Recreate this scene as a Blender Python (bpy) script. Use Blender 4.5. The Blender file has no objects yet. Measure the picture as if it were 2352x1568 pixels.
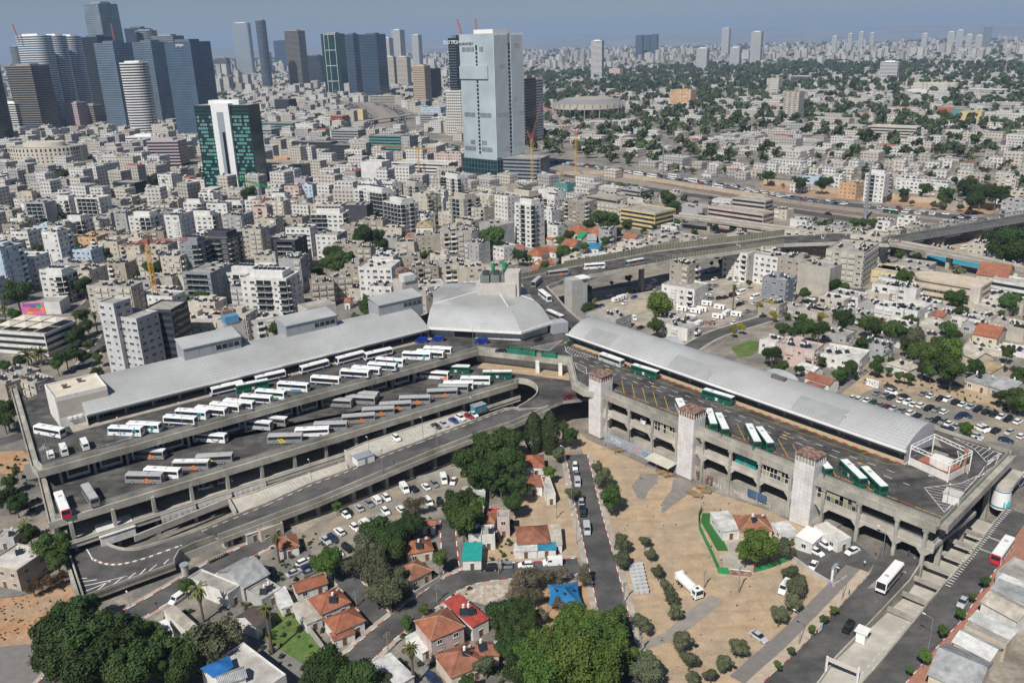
import bpy,math,random
from mathutils import Matrix,Vector
rnd=random.Random(7)
SC=bpy.context.scene
COL=SC.collection
R=math.radians
W,H,F=2352.0,1568.0,1930.0
CAMH,PITCH,ROLL=130.0,R(19.55),R(-1.5709)
fw=Vector((0,math.cos(PITCH),-math.sin(PITCH)))
r0=Vector((1,0,0));u0=r0.cross(fw)
rv=math.cos(ROLL)*r0+math.sin(ROLL)*u0
uv=-math.sin(ROLL)*r0+math.cos(ROLL)*u0
cd=bpy.data.cameras.new('camera');cam=bpy.data.objects.new('camera',cd);COL.objects.link(cam)
M=Matrix.Identity(4)
for i in range(3):
 M[i][0]=rv[i];M[i][1]=uv[i];M[i][2]=-fw[i]
M[2][3]=CAMH
cam.matrix_world=M
cd.sensor_width=36.0;cd.lens=36.0*F/W;cd.clip_start=1.0;cd.clip_end=80000.0
SC.camera=cam
SUN_AZ,SUN_EL=R(30.0),R(49.0)
wd=bpy.data.worlds.new('World');SC.world=wd;wd.use_nodes=True
nt=wd.node_tree;bg=nt.nodes['Background']
sky=nt.nodes.new('ShaderNodeTexSky');sky.sky_type='NISHITA';sky.sun_disc=False
sky.sun_elevation=SUN_EL;sky.sun_rotation=SUN_AZ+math.pi
sky.altitude=100;sky.air_density=1.0;sky.dust_density=0.4;sky.ozone_density=6.0
nt.links.new(sky.outputs[0],bg.inputs[0]);bg.inputs[1].default_value=0.05
sl=bpy.data.lights.new('sun','SUN');sl.energy=5.0;sl.angle=R(0.53);sl.color=(1.0,0.955,0.88)
so=bpy.data.objects.new('sun',sl);COL.objects.link(so)
sd=Vector((math.sin(SUN_AZ)*math.cos(SUN_EL),math.cos(SUN_AZ)*math.cos(SUN_EL),-math.sin(SUN_EL)))
so.rotation_euler=sd.to_track_quat('-Z','Y').to_euler();so.location=(-200,-200,400)
SC.view_settings.view_transform='Standard';SC.view_settings.look='None'
SC.view_settings.exposure=0.08;SC.view_settings.gamma=1.0;SC.view_settings.use_curve_mapping=False
SC.render.engine='CYCLES'
cy=SC.cycles
cy.use_denoising=True;cy.max_bounces=5;cy.diffuse_bounces=2;cy.glossy_bounces=2
cy.transmission_bounces=2;cy.transparent_max_bounces=4;cy.volume_bounces=0
cy.use_adaptive_sampling=True;cy.adaptive_threshold=0.02
def ray(u,v):return fw*F+rv*(u-W/2)-uv*(v-H/2)
def P(u,v,z=0.0):
 d=ray(u,v);t=(z-CAMH)/d.z
 return Vector((d.x*t,d.y*t,z))
def px(p):
 q=Vector(p)-Vector((0,0,CAMH));k=q.dot(fw)
 return W/2+F*q.dot(rv)/k,H/2-F*q.dot(uv)/k
def ss(a,b,x):
 t=min(1,max(0,(x-a)/(b-a)));return t*t*(3-2*t)
def zg(x,y):
 """height of the natural ground"""
 w=1-ss(300,420,y)
 return w*(-3*(1-ss(-75,0,x))+5*ss(52,112,x))
def PG(u,v):
 z=0.0
 for _ in range(12):
  p=P(u,v,z);z=zg(p.x,p.y)
 return P(u,v,z)
TO={'1':(0,0),'2':(588,0),'3':(1176,0),'4':(1764,0)}
def T(rc,x,y):
 """coordinates inside one of the sixteen enlarged tiles -> photo pixels"""
 return((rc%10-1)*588+x/4.0,(rc//10-1)*392+y/4.0)
def TL(rc,*a):
 return[T(rc,a[i],a[i+1])for i in range(0,len(a),2)]
MATS={}
def mat(name,col,rough=0.8,metal=0.0,var=0.12,scale=0.35,spec=0.35,objcol=False,attr=False,bump=0.0,col2=None,scale2=None,streak=False,trans=0.0,fine=0.0,tracks=None,orand=0.0):
 if name in MATS:return MATS[name]
 m=bpy.data.materials.new(name);m.use_nodes=True
 n=m.node_tree.nodes;l=m.node_tree.links;b=n['Principled BSDF']
 b.inputs['Roughness'].default_value=rough;b.inputs['Metallic'].default_value=metal
 b.inputs['Specular IOR Level'].default_value=spec
 geo=n.new('ShaderNodeNewGeometry')
 src=None
 if objcol:
  oi=n.new('ShaderNodeObjectInfo');src=oi.outputs['Color']
 elif attr:
  at=n.new('ShaderNodeAttribute');at.attribute_name='Col';src=at.outputs['Color']
 def mixn(a,bcol,fac,mode='MIX'):
  mx=n.new('ShaderNodeMix');mx.data_type='RGBA';mx.blend_type=mode
  if hasattr(fac,'links')or not isinstance(fac,(int,float)):l.new(fac,mx.inputs[0])
  else:mx.inputs[0].default_value=fac
  for s,k in((a,6),(bcol,7)):
   if isinstance(s,tuple):mx.inputs[k].default_value=(*s,1)
   else:l.new(s,mx.inputs[k])
  return mx.outputs[2]
 def noise(sc,det=5,vec=None):
  t=n.new('ShaderNodeTexNoise');t.inputs['Scale'].default_value=sc;t.inputs['Detail'].default_value=det
  l.new(vec or geo.outputs['Position'],t.inputs['Vector']);return t.outputs['Fac']
 def ramp(f,a,bb):
  r=n.new('ShaderNodeMapRange');r.inputs[1].default_value=a;r.inputs[2].default_value=bb
  l.new(f,r.inputs[0]);return r.outputs[0]
 out=src if src is not None else tuple(col)
 if col2 is not None:
  out=mixn(out,tuple(col2),ramp(noise(scale2 or scale*0.3,6),.42,.62))
 if var>0:
  f=ramp(noise(scale,6),.3,.7)
  g=n.new('ShaderNodeMapRange');g.inputs[3].default_value=1-var;g.inputs[4].default_value=1+var
  l.new(f,g.inputs[0])
  cmb=n.new('ShaderNodeCombineColor')
  for k in range(3):l.new(g.outputs[0],cmb.inputs[k])
  out=mixn(out,cmb.outputs[0],1.0,'MULTIPLY')
 if tracks is not None:
  mp=n.new('ShaderNodeMapping');mp.inputs['Rotation'].default_value=(0,0,-R(tracks[0]));mp.inputs['Scale'].default_value=(.05,.55,1)
  l.new(geo.outputs['Position'],mp.inputs[0]);f=ramp(noise(1.0,4,mp.outputs[0]),.46,.72)
  mt=n.new('ShaderNodeMath');mt.operation='MULTIPLY';mt.inputs[1].default_value=tracks[1];l.new(f,mt.inputs[0]);out=mixn(out,tracks[2],mt.outputs[0],'MULTIPLY')
  f=ramp(noise(.55,3),.62,.72);mt=n.new('ShaderNodeMath');mt.operation='MULTIPLY';mt.inputs[1].default_value=tracks[1]*.8;l.new(f,mt.inputs[0]);out=mixn(out,tracks[2],mt.outputs[0],'MULTIPLY')
 if orand>0:
  oi2=n.new('ShaderNodeObjectInfo');hs=n.new('ShaderNodeHueSaturation');rr_=n.new('ShaderNodeMapRange');rr_.inputs[3].default_value=1-orand;rr_.inputs[4].default_value=1+orand;l.new(oi2.outputs['Random'],rr_.inputs[0]);l.new(rr_.outputs[0],hs.inputs['Value'])
  r2_=n.new('ShaderNodeMapRange');r2_.inputs[3].default_value=.475;r2_.inputs[4].default_value=.515;mo_=n.new('ShaderNodeMath');mo_.operation='FRACT';m7_=n.new('ShaderNodeMath');m7_.operation='MULTIPLY';m7_.inputs[1].default_value=7.3;l.new(oi2.outputs['Random'],m7_.inputs[0]);l.new(m7_.outputs[0],mo_.inputs[0]);l.new(mo_.outputs[0],r2_.inputs[0]);l.new(r2_.outputs[0],hs.inputs['Hue'])
  if isinstance(out,tuple):hs.inputs['Color'].default_value=(*out,1)
  else:l.new(out,hs.inputs['Color'])
  out=hs.outputs[0]
 if fine>0:
  g2=n.new('ShaderNodeMapRange');g2.inputs[1].default_value=.25;g2.inputs[2].default_value=.75;g2.inputs[3].default_value=1-fine;g2.inputs[4].default_value=1+fine
  l.new(noise(scale*9,3),g2.inputs[0]);cm2_=n.new('ShaderNodeCombineColor')
  for k in range(3):l.new(g2.outputs[0],cm2_.inputs[k])
  out=mixn(out,cm2_.outputs[0],1.0,'MULTIPLY')
 if streak:
  mp=n.new('ShaderNodeMapping');mp.inputs['Scale'].default_value=(1,1,.12)
  l.new(geo.outputs['Position'],mp.inputs[0])
  f=ramp(noise(1.3,4,mp.outputs[0]),.5,.75)
  mt=n.new('ShaderNodeMath');mt.operation='MULTIPLY';mt.inputs[1].default_value=.4;l.new(f,mt.inputs[0])
  out=mixn(out,(.55,.52,.46),mt.outputs[0],'MULTIPLY')
 if isinstance(out,tuple):b.inputs['Base Color'].default_value=(*out,1)
 else:l.new(out,b.inputs['Base Color'])
 if bump>0:
  bp=n.new('ShaderNodeBump');bp.inputs['Strength'].default_value=bump;bp.inputs['Distance'].default_value=.2
  l.new(noise(scale*6,4),bp.inputs['Height']);l.new(bp.outputs[0],b.inputs['Normal'])
 if trans:
  b.inputs['Transmission Weight'].default_value=trans
 MATS[name]=m
 return m
def bandmat(name,col,glass,hu=3.0,hz=3.3,fu=.35,fz=.42,attr=False,gr=.12):
 """wall with rows of windows, for buildings too far off to build them one by one"""
 if name in MATS:return MATS[name]
 m=mat(name,col,.8,var=.08,scale=.05,attr=attr,objcol=not attr)
 n=m.node_tree.nodes;l=m.node_tree.links;b=n['Principled BSDF']
 base=b.inputs['Base Color'].links[0].from_socket
 geo=n.new('ShaderNodeNewGeometry')
 cr=n.new('ShaderNodeVectorMath');cr.operation='CROSS_PRODUCT';cr.inputs[1].default_value=(0,0,1);l.new(geo.outputs['True Normal'],cr.inputs[0])
 dt=n.new('ShaderNodeVectorMath');dt.operation='DOT_PRODUCT';l.new(cr.outputs[0],dt.inputs[0]);l.new(geo.outputs['Position'],dt.inputs[1])
 sx=n.new('ShaderNodeSeparateXYZ');l.new(geo.outputs['Position'],sx.inputs[0])
 sn=n.new('ShaderNodeSeparateXYZ');l.new(geo.outputs['True Normal'],sn.inputs[0])
 def mth(op,a,bb=None):
  t=n.new('ShaderNodeMath');t.operation=op
  for k,s in enumerate((a,bb)):
   if s is None:continue
   if isinstance(s,(int,float)):t.inputs[k].default_value=s
   else:l.new(s,t.inputs[k])
  return t.outputs[0]
 a=mth('LESS_THAN',mth('FRACT',mth('DIVIDE',dt.outputs['Value'],hu)),1-fu)
 c=mth('LESS_THAN',mth('FRACT',mth('DIVIDE',sx.outputs[2],hz)),fz)
 v=mth('LESS_THAN',mth('ABSOLUTE',sn.outputs[2]),.5)
 f=mth('MULTIPLY',mth('MULTIPLY',a,c),v)
 mx=n.new('ShaderNodeMix');mx.data_type='RGBA';l.new(f,mx.inputs[0]);l.new(base,mx.inputs[6]);mx.inputs[7].default_value=(*glass,1)
 l.new(mx.outputs[2],b.inputs['Base Color'])
 l.new(mth('SUBTRACT',.8,mth('MULTIPLY',f,.8-gr)),b.inputs['Roughness'])
 return m
CONC=mat('concrete',(.38,.36,.315),.88,var=.22,scale=.25,col2=(.26,.245,.21),scale2=.08,streak=True,bump=.1,fine=.15)
CONCL=mat('pale_concrete',(.47,.44,.385),.85,var=.14,scale=.4,col2=(.38,.355,.31),scale2=.12)
ASPH=mat('asphalt',(.105,.102,.098),.85,var=.2,scale=.3,col2=(.066,.065,.064),scale2=.1,fine=.2,tracks=(48,.45,(.55,.55,.55)))
DECK=mat('deck_asphalt',(.112,.107,.10),.82,var=.3,scale=.35,col2=(.055,.053,.05),scale2=.13,fine=.25,tracks=(36,.75,(.42,.41,.40)))
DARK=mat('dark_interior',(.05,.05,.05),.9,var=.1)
WHT=mat('white_paint',(.78,.77,.74),.6,var=.06,scale=.5)
PLAST=mat('white_plaster',(.70,.68,.64),.8,var=.12,scale=.4,streak=True)
GLASS=mat('dark_glass',(.02,.028,.032),.08,var=0,spec=.6)
GLASSG=mat('green_glass',(.025,.07,.065),.08,var=0,spec=.6)
STEEL=mat('grey_steel',(.30,.32,.34),.45,metal=.3,var=.05)
ROOFM=mat('roof_membrane',(.40,.41,.41),.55,metal=.0,var=.10,scale=.15,col2=(.29,.295,.29),scale2=.06,streak=True)
ROOFP=mat('roof_panel',(.43,.44,.44),.5,metal=.0,var=.10,scale=.2,col2=(.36,.365,.36),scale2=.05,fine=.08)
RUST=mat('rust',(.17,.075,.05),.85,var=.35,scale=.8,col2=(.30,.235,.20),scale2=.9)
SAND=mat('sand',(.43,.315,.205),.95,var=.16,scale=.3,col2=(.37,.29,.205),scale2=.06,bump=.15,fine=.22,tracks=(60,.38,(.66,.62,.57)))
SOIL=mat('red_soil',(.40,.225,.12),.95,var=.2,scale=.35,col2=(.36,.25,.16),scale2=.1,bump=.2,fine=.25)
GRASS=mat('lawn_grass',(.085,.15,.035),.95,var=.3,scale=.5,col2=(.13,.15,.045),scale2=.15,fine=.3)
TURF=mat('artificial_turf',(.03,.13,.03),.9,var=.1,scale=.6)
YEL=mat('yellow_paint',(.48,.31,.06),.7,var=.15,scale=1)
REDP=mat('red_paint',(.50,.05,.035),.7,var=.15,scale=1)
WMARK=mat('white_marking',(.66,.66,.64),.7,var=.25,scale=.9)
PAVE=mat('paving',(.40,.36,.30),.9,var=.15,scale=.6,col2=(.33,.30,.26))
BRICKP=mat('red_paving',(.33,.16,.115),.9,var=.15,scale=.8)
GRND=mat('city_ground',(.17,.16,.145),.95,var=.3,scale=.12,col2=(.27,.235,.19),scale2=.03,fine=.25)
TYRE=mat('rubber',(.02,.02,.02),.8,var=0)
GREENF=mat('green_sheet',(.02,.26,.09),.6,var=.15,scale=.7)
BLUE=mat('blue_sheet',(.02,.13,.36),.55,var=.15,scale=.8)
TEALS=mat('teal_sheet',(.02,.30,.26),.6,var=.15,scale=.7)
class MB:
 def __init__(s):s.v=[];s.f=[];s.m=[]
 def face(s,pts,m=0):
  k=len(s.v);s.v.extend([tuple(p)for p in pts]);s.f.append(tuple(range(k,k+len(pts))));s.m.append(m)
 def bx(s,x0,x1,y0,y1,z0,z1,m=0,T4=None,bot=True):
  k=len(s.v)
  c=[(x0,y0,z0),(x1,y0,z0),(x1,y1,z0),(x0,y1,z0),(x0,y0,z1),(x1,y0,z1),(x1,y1,z1),(x0,y1,z1)]
  if T4 is not None:c=[tuple(T4@Vector(p))for p in c]
  s.v.extend(c)
  fs=[(4,5,6,7),(0,1,5,4),(1,2,6,5),(2,3,7,6),(3,0,4,7)]
  if bot:fs.append((0,3,2,1))
  for f in fs:s.f.append(tuple(k+i for i in f));s.m.append(m)
 def box(s,cx,cy,z0,sx,sy,sz,rz=0,m=0,bot=True):
  s.bx(-sx/2,sx/2,-sy/2,sy/2,0,sz,m,Matrix.Translation((cx,cy,z0))@Matrix.Rotation(rz,4,'Z'),bot)
 def prism(s,poly,z0,z1,m=0,mt=None,bot=False,top=True):
  """poly: 2D or 3D points; z1 may be a list (one height per point)"""
  n=len(poly);k=len(s.v)
  a=sum(poly[i][0]*poly[(i+1)%n][1]-poly[(i+1)%n][0]*poly[i][1]for i in range(n))
  z0l=z0 if isinstance(z0,list)else[z0]*n;z1l=z1 if isinstance(z1,list)else[z1]*n
  if a<0:poly=poly[::-1];z0l=z0l[::-1];z1l=z1l[::-1]
  s.v.extend((p[0],p[1],z)for p,z in zip(poly,z0l));s.v.extend((p[0],p[1],z)for p,z in zip(poly,z1l))
  for i in range(n):
   j=(i+1)%n;s.f.append((k+i,k+j,k+n+j,k+n+i));s.m.append(m)
  if top:s.f.append(tuple(range(k+n,k+2*n)));s.m.append(m if mt is None else mt)
  if bot:s.f.append(tuple(range(k+n-1,k-1,-1)));s.m.append(m)
 def tube(s,a,b,ra,rb=None,n=8,m=0,cap=True):
  rb=ra if rb is None else rb
  a=Vector(a);b=Vector(b);d=(b-a).normalized()
  e=d.orthogonal().normalized();g=d.cross(e);k=len(s.v)
  for c,r in((a,ra),(b,rb)):
   for i in range(n):
    t=2*math.pi*i/n;s.v.append(tuple(c+e*(r*math.cos(t))+g*(r*math.sin(t))))
  for i in range(n):
   j=(i+1)%n;s.f.append((k+i,k+j,k+n+j,k+n+i));s.m.append(m)
  if cap:
   s.f.append(tuple(range(k+n,k+2*n)));s.m.append(m);s.f.append(tuple(range(k+n-1,k-1,-1)));s.m.append(m)
 def wall(s,pl,z0,z1,t,off=0.0,m=0,closed=False,mt=None):
  """a wall along a polyline; off shifts it to the left of the running direction"""
  A=offs(pl,off+t/2,closed);B=offs(pl,off-t/2,closed);n=len(pl)
  z0l=z0 if isinstance(z0,list)else[z0]*n;z1l=z1 if isinstance(z1,list)else[z1]*n
  for i in range(n if closed else n-1):
   j=(i+1)%n
   q=[(B[i],i),(B[j],j),(A[j],j),(A[i],i)]
   k=len(s.v)
   s.v.extend((p[0],p[1],z0l[w])for p,w in q);s.v.extend((p[0],p[1],z1l[w])for p,w in q)
   fs=[(4,5,6,7),(0,3,2,1),(0,1,5,4),(2,3,7,6)]
   if not closed and i==0:fs.append((3,0,4,7))
   if not closed and i==n-2:fs.append((1,2,6,5))
   for e,f in enumerate(fs):s.f.append(tuple(k+w for w in f));s.m.append(mt if(mt is not None and e==0)else m)
 def build(s,name,mats,parent=None,smooth=False,cols=None,local=False,color=None):
  me=bpy.data.meshes.new(name)
  vs=s.v
  if parent is not None and not local:
   Mi=(Matrix.Translation(parent.location)@Matrix.Rotation(parent.rotation_euler.z,4,'Z')).inverted()
   vs=[tuple(Mi@Vector(p))for p in vs]
  me.from_pydata(vs,[],s.f)
  if not isinstance(mats,(list,tuple)):mats=[mats]
  for q in mats:me.materials.append(q)
  if len(mats)>1:me.polygons.foreach_set('material_index',s.m)
  if smooth:me.polygons.foreach_set('use_smooth',[True]*len(s.f))
  if cols is not None:
   at=me.color_attributes.new('Col','FLOAT_COLOR','CORNER');buf=[]
   for f,c in zip(s.f,cols):buf.extend((c[0],c[1],c[2],1.0)*len(f))
   at.data.foreach_set('color',buf)
  me.update()
  o=bpy.data.objects.new(name,me);COL.objects.link(o);o.parent=parent
  if color:o.color=(*color,1)
  return o
def offs(pl,d,closed=False):
 n=len(pl);out=[]
 for i in range(n):
  p=Vector((pl[i][0],pl[i][1]))
  a=Vector(pl[i-1][:2])if(i>0 or closed)else None
  b=Vector(pl[(i+1)%n][:2])if(i<n-1 or closed)else None
  ds=[]
  if a is not None:ds.append((p-a).normalized())
  if b is not None:ds.append((b-p).normalized())
  ns=[Vector((-q.y,q.x))for q in ds]
  if len(ns)==1:out.append(p+ns[0]*d)
  else:
   m=ns[0]+ns[1];q=m.length
   if q<.2:out.append(p+ns[0]*d)
   else:
    m.normalize();out.append(p+m*(d/max(.35,m.dot(ns[0]))))
 return out
def tag(o,label=None,cat=None,group=None,kind=None):
 if label:o['label']=label
 if cat:o['category']=cat
 if group:o['group']=group
 if kind:o['kind']=kind
 return o
def thing(name,loc,rz=0.0,label=None,cat=None,group=None):
 o=bpy.data.objects.new(name,None);COL.objects.link(o);o.empty_display_size=.5
 o.location=loc;o.rotation_euler=(0,0,rz)
 return tag(o,label,cat,group)
def dup(root,loc,rz=0.0,scale=None,label=None,group=None,parent=None):
 r=root.copy();COL.objects.link(r);r.location=loc;r.rotation_euler=(0,0,rz);r.parent=parent
 if scale is not None:r.scale=scale if hasattr(scale,'__len__')else(scale,)*3
 if label:r['label']=label
 if group:r['group']=group
 for ch in KIDS.get(root.name,[]):
  c=ch.copy();COL.objects.link(c);c.parent=r
  for g in KIDS.get(ch.name,[]):
   e=g.copy();COL.objects.link(e);e.parent=c
 return r
KIDS={}
def register(root):
 """remember the parts of a prototype (children lists are slow to query)"""
 KIDS[root.name]=list(root.children)
 for c in KIDS[root.name]:KIDS[c.name]=list(c.children)
def inst(me,name,parent,M4,color=None):
 o=bpy.data.objects.new(name,me);COL.objects.link(o);o.parent=parent
 o.matrix_basis=M4
 if color:o.color=(*color,1)
 return o
def lerp(a,b,t):return a+(b-a)*t
def pathpts(pl,step):
 """points along a polyline, with the running direction"""
 out=[];acc=0.0
 for i in range(len(pl)-1):
  a=Vector(pl[i][:2]);b=Vector(pl[i+1][:2]);L=(b-a).length
  if L<1e-6:continue
  while acc<=L:
   q=a+(b-a)*(acc/L);out.append((q,(b-a)/L,i,acc/L));acc+=step
  acc-=L
 return out
# SETTING: ground, roads, lots
TR0=P(*T(44,780,1460),5);TR1=P(*T(44,1830,330),5)
TRD=(TR1-TR0).normalized();TRL=(TR1-TR0).length;TRN=Vector((-TRD.y,TRD.x,0))
def trench(x,y):
 q=Vector((x,y,0))-Vector((TR0.x,TR0.y,0));s=q.dot(TRD);t=q.dot(TRN)
 return s,t
def carve(x,y):
 s,t=trench(x,y)
 if-4<s<TRL+30 and abs(t)<9:return-4.6*ss(-4,40,s)-.6
 return 0.0
def ground_sheet():
 mb=MB()
 xs=[-38000,-20000,-6000,-2500,-1200,-700,-450,-330]+[-260+5*i for i in range(97)]+[230,260,300,400,600,1000,2500,6000,20000,38000]
 ys=[-2000,-200,0,40]+[70+5*i for i in range(72)]+[440,480,560,700,1000,1600,3000,6000,12000,24000,36000]
 n=len(xs)
 for y in ys:
  for x in xs:mb.v.append((x,y,zg(x,y)+carve(x,y)))
 for j in range(len(ys)-1):
  for i in range(n-1):
   k=j*n+i;mb.f.append((k,k+1,k+n+1,k+n));mb.m.append(0)
 o=mb.build('ground',GRND);tag(o,kind='structure')
ground_sheet()
def clip(poly,ax,lim,keep_gt):
 out=[];n=len(poly)
 for i in range(n):
  a=poly[i];b=poly[(i+1)%n]
  ia=(a[ax]>=lim)if keep_gt else(a[ax]<=lim);ib=(b[ax]>=lim)if keep_gt else(b[ax]<=lim)
  if ia:out.append(a)
  if ia!=ib:
   t=(lim-a[ax])/(b[ax]-a[ax]);out.append((a[0]+(b[0]-a[0])*t,a[1]+(b[1]-a[1])*t))
 return out
def sheet(mb,poly,dz,m=0):
 """lay a polygon on the ground (follows the slope)"""
 poly=[(p[0],p[1])for p in poly]
 zs=[zg(*p)for p in poly]
 if max(zs)-min(zs)<.03:
  a=sum(poly[i][0]*poly[(i+1)%len(poly)][1]-poly[(i+1)%len(poly)][0]*poly[i][1]for i in range(len(poly)))
  if a<0:poly=poly[::-1]
  mb.face([(x,y,zg(x,y)+dz)for x,y in poly],m);return
 C=5.0
 x0=math.floor(min(p[0]for p in poly)/C);x1=math.ceil(max(p[0]for p in poly)/C)
 y0=math.floor(min(p[1]for p in poly)/C);y1=math.ceil(max(p[1]for p in poly)/C)
 for i in range(x0,x1):
  col=clip(clip(poly,0,i*C,True),0,(i+1)*C,False)
  if len(col)<3:continue
  for j in range(y0,y1):
   q=clip(clip(col,1,j*C,True),1,(j+1)*C,False)
   if len(q)<3:continue
   a=sum(q[k][0]*q[(k+1)%len(q)][1]-q[(k+1)%len(q)][0]*q[k][1]for k in range(len(q)))
   if abs(a)<1e-4:continue
   if a<0:q=q[::-1]
   mb.face([(x,y,zg(x,y)+dz)for x,y in q],m)
def area(name,pxs,m,dz):
 mb=MB();sheet(mb,[PG(*q)for q in pxs],dz)
 return tag(mb.build(name,m),kind='structure')
def resample(pl,step=4.0):
 out=[Vector(pl[0][:2])]
 for i in range(len(pl)-1):
  a=Vector(pl[i][:2]);b=Vector(pl[i+1][:2]);n=max(1,int((b-a).length/step))
  for k in range(1,n+1):out.append(a+(b-a)*(k/n))
 return out
def smooth_pl(pl,it=2):
 pl=[Vector(p[:2])for p in pl]
 for _ in range(it):
  q=[pl[0]]
  for i in range(len(pl)-1):
   q.append(pl[i]*.75+pl[i+1]*.25);q.append(pl[i]*.25+pl[i+1]*.75)
  q.append(pl[-1]);pl=q
 return pl
def strip_on_ground(mb,pl,w,dz,off=0.0,m=0):
 pl=resample(pl);A=offs(pl,off+w/2);B=offs(pl,off-w/2)
 for i in range(len(pl)-1):
  mb.face([(q.x,q.y,zg(q.x,q.y)+dz)for q in(B[i],B[i+1],A[i+1],A[i])],m)
def kerb(mb,pl,off,w=.25,hgt=.14,cols=(0,1),step=1.6):
 """a kerb of alternating painted stones"""
 pl=offs(resample(pl,step),off)
 for i in range(len(pl)-1):
  a,b=pl[i],pl[i+1];d=(b-a).normalized();n=Vector((-d.y,d.x))*w/2
  z=zg(a.x,a.y);k=len(mb.v)
  for zz in(z-.1,z+hgt):
   for q in(a-n,b-n,b+n,a+n):mb.v.append((q.x,q.y,zz))
  for f in((4,5,6,7),(0,1,5,4),(2,3,7,6)):
   mb.f.append(tuple(k+e for e in f));mb.m.append(cols[i%len(cols)])
LOTM=mat('lot_surface',(.21,.19,.165),.92,var=.2,scale=.3,col2=(.30,.25,.19),scale2=.07)
PATHM=mat('path_grey',(.19,.175,.165),.9,var=.1,scale=.6)
KR=[REDP,WHT,CONCL]
def street(name,pxs,w,dz=.06,walk=0.0,kerbs=True,center=None,m=ASPH):
 pl=smooth_pl([PG(*q)for q in pxs])
 mb=MB();strip_on_ground(mb,pl,w,dz);o=tag(mb.build(name,m),kind='structure')
 if walk:
  mb=MB()
  for s in(1,-1):strip_on_ground(mb,pl,walk,dz+.06,s*(w/2+walk/2+.1))
  tag(mb.build('pavement',PAVE),kind='structure')
 if kerbs:
  mb=MB()
  for s in(1,-1):kerb(mb,pl,s*(w/2+.05))
  tag(mb.build('kerb',KR),kind='structure')
 return pl
D0=.035
area('sandy_lot',TL(33,620,840,700,905)+[(1560,1102),(1745,1165),(1850,1213),(1905,1260),(1880,1300),(1915,1340),(1900,1375),(1764,1512),(1700,1600),(1465,1600),(1443,1446),(1385,1176),(1336,1030)],SAND,D0)
area('sandy_lot',[(1176,1125),(1300,1095),(1318,1060),(1330,1176),(1349,1278),(1180,1290)],SAND,D0)
area('red_soil_lot',TL(41,-60,800,220,770,640,625,700,800,480,960,390,1090,360,1200,-60,1240),SOIL,D0)
area('parking_lot',[(770,1170),(883,1126),(958,1099),(1062,1078),(1066,1125),(1050,1185),(900,1200),(795,1283),(723,1280),(690,1226)],LOTM,D0)
area('parking_lot',TL(34,700,560,860,480,1060,395,1300,470,1900,560,2400,720,2400,980,1850,900,1500,810),LOTM,D0+.03)
area('sandy_lot',TL(34,620,520,940,270,1100,300,1560,390,1900,430,2400,650,2400,900,1500,700,860,560),SAND,D0)
area('parking_lot',TL(23,730,1110,1150,1050,1700,960,2352,880,2400,1180,1900,1440,1050,1420,790,1260),mat('pale_lot',(.31,.28,.24),.92,var=.2,scale=.2,col2=(.40,.34,.26),scale2=.05),D0)
area('lawn',TL(42,0,1110,60,1010,200,910,330,905,640,1320,560,1420,500,1435),GRASS,D0+.02)
area('footpath',TL(42,-80,1080,0,1120,500,1440,600,1500,480,1600,300,1520,-80,1260),PATHM,D0)
area('soil_patch',TL(31,-30,1010,200,1000,270,1040,290,1170,60,1220,-30,1200),SOIL,D0)
area('lawn',TL(24,245,1035,330,1045,530,1120,440,1165,240,1110),GRASS,D0+.05)
area('lawn',TL(33,2010,60,2180,-10,2340,20,2200,130,2080,150),GRASS,D0+.05)
area('construction_yard',TL(24,1380,700,1500,665,1900,620,2010,650,1900,760,1500,740),SAND,D0+.05)
area('playground_sand',TL(43,180,640,760,620,800,980,420,1060,240,1010),mat('playground_sand',(.40,.26,.15),.95,var=.2,scale=.4),D0+.02)
area('taxi_yard',TL(44,250,330,420,210,620,130,870,330,1000,440,830,660,650,700,230,460),ASPH,D0+.03)
area('dirt_track',TL(43,1130,1210,1400,1110,1640,890,1830,760,1940,830,1700,1020,1450,1190,1200,1270),mat('dirt_track',(.27,.245,.215),.95,var=.15,scale=.4),D0+.04)
area('tar_patch',TL(33,1100,1330,1180,1220,1350,1210,1330,1290,1250,1380,1220,1450,1150,1440),mat('old_tar',(.22,.205,.185),.95,var=.15,scale=.4),D0+.04)
area('tar_patch',TL(33,1480,1270,1540,1250,1680,1320,1600,1420,1480,1500,1400,1568,1370,1568,1400,1440,1460,1370),MATS['old_tar'],D0+.04)
area('rubble_yard',TL(42,1850,745,1990,610,2300,590,2380,700,2150,860,1900,800),mat('rubble',(.38,.30,.23),.95,var=.3,scale=.9,col2=(.48,.44,.38),scale2=.5,fine=.35),D0+.02)
area('dirt_yard',TL(42,2085,235,2380,225,2380,450,2085,445),SAND,D0)
area('red_pavement',TL(33,500,1030,552,1008,575,1300,605,1568)+TL(43,615,0,685,380,640,410,560,60)+TL(33,540,1300),BRICKP,D0+.05)
area('red_pavement',TL(43,690,740,745,735,800,1000,750,980),BRICKP,D0+.05)
area('paved_corner',TL(41,-60,1240,340,1215,420,1400,300,1640,-60,1640),PATHM,D0)
S1=street('street',TL(42,780,1500,880,1400,1080,1200,1290,1020,1560,830,1780,660,2000,575,2352,535)+TL(43,330,520,620,490),7.0,walk=1.3)
S2=street('street',TL(42,740,500,820,610,960,770,1140,980),5.6,dz=.075,walk=1.0)
S3=street('lane',TL(42,1760,60,1765,200,1780,400,1800,560),4.2,dz=.075)
S4=street('street',TL(33,590,1040,640,1250,690,1500)+TL(43,790,330,880,700,960,1050,1050,1500,1080,1640),7.2,dz=.09,walk=1.6)
S5=street('street',TL(41,420,1640,640,1380,1000,1050,1350,870,1680,670,2000,480,2300,350)+TL(42,120,250,330,180),6.4,walk=1.2)
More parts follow.
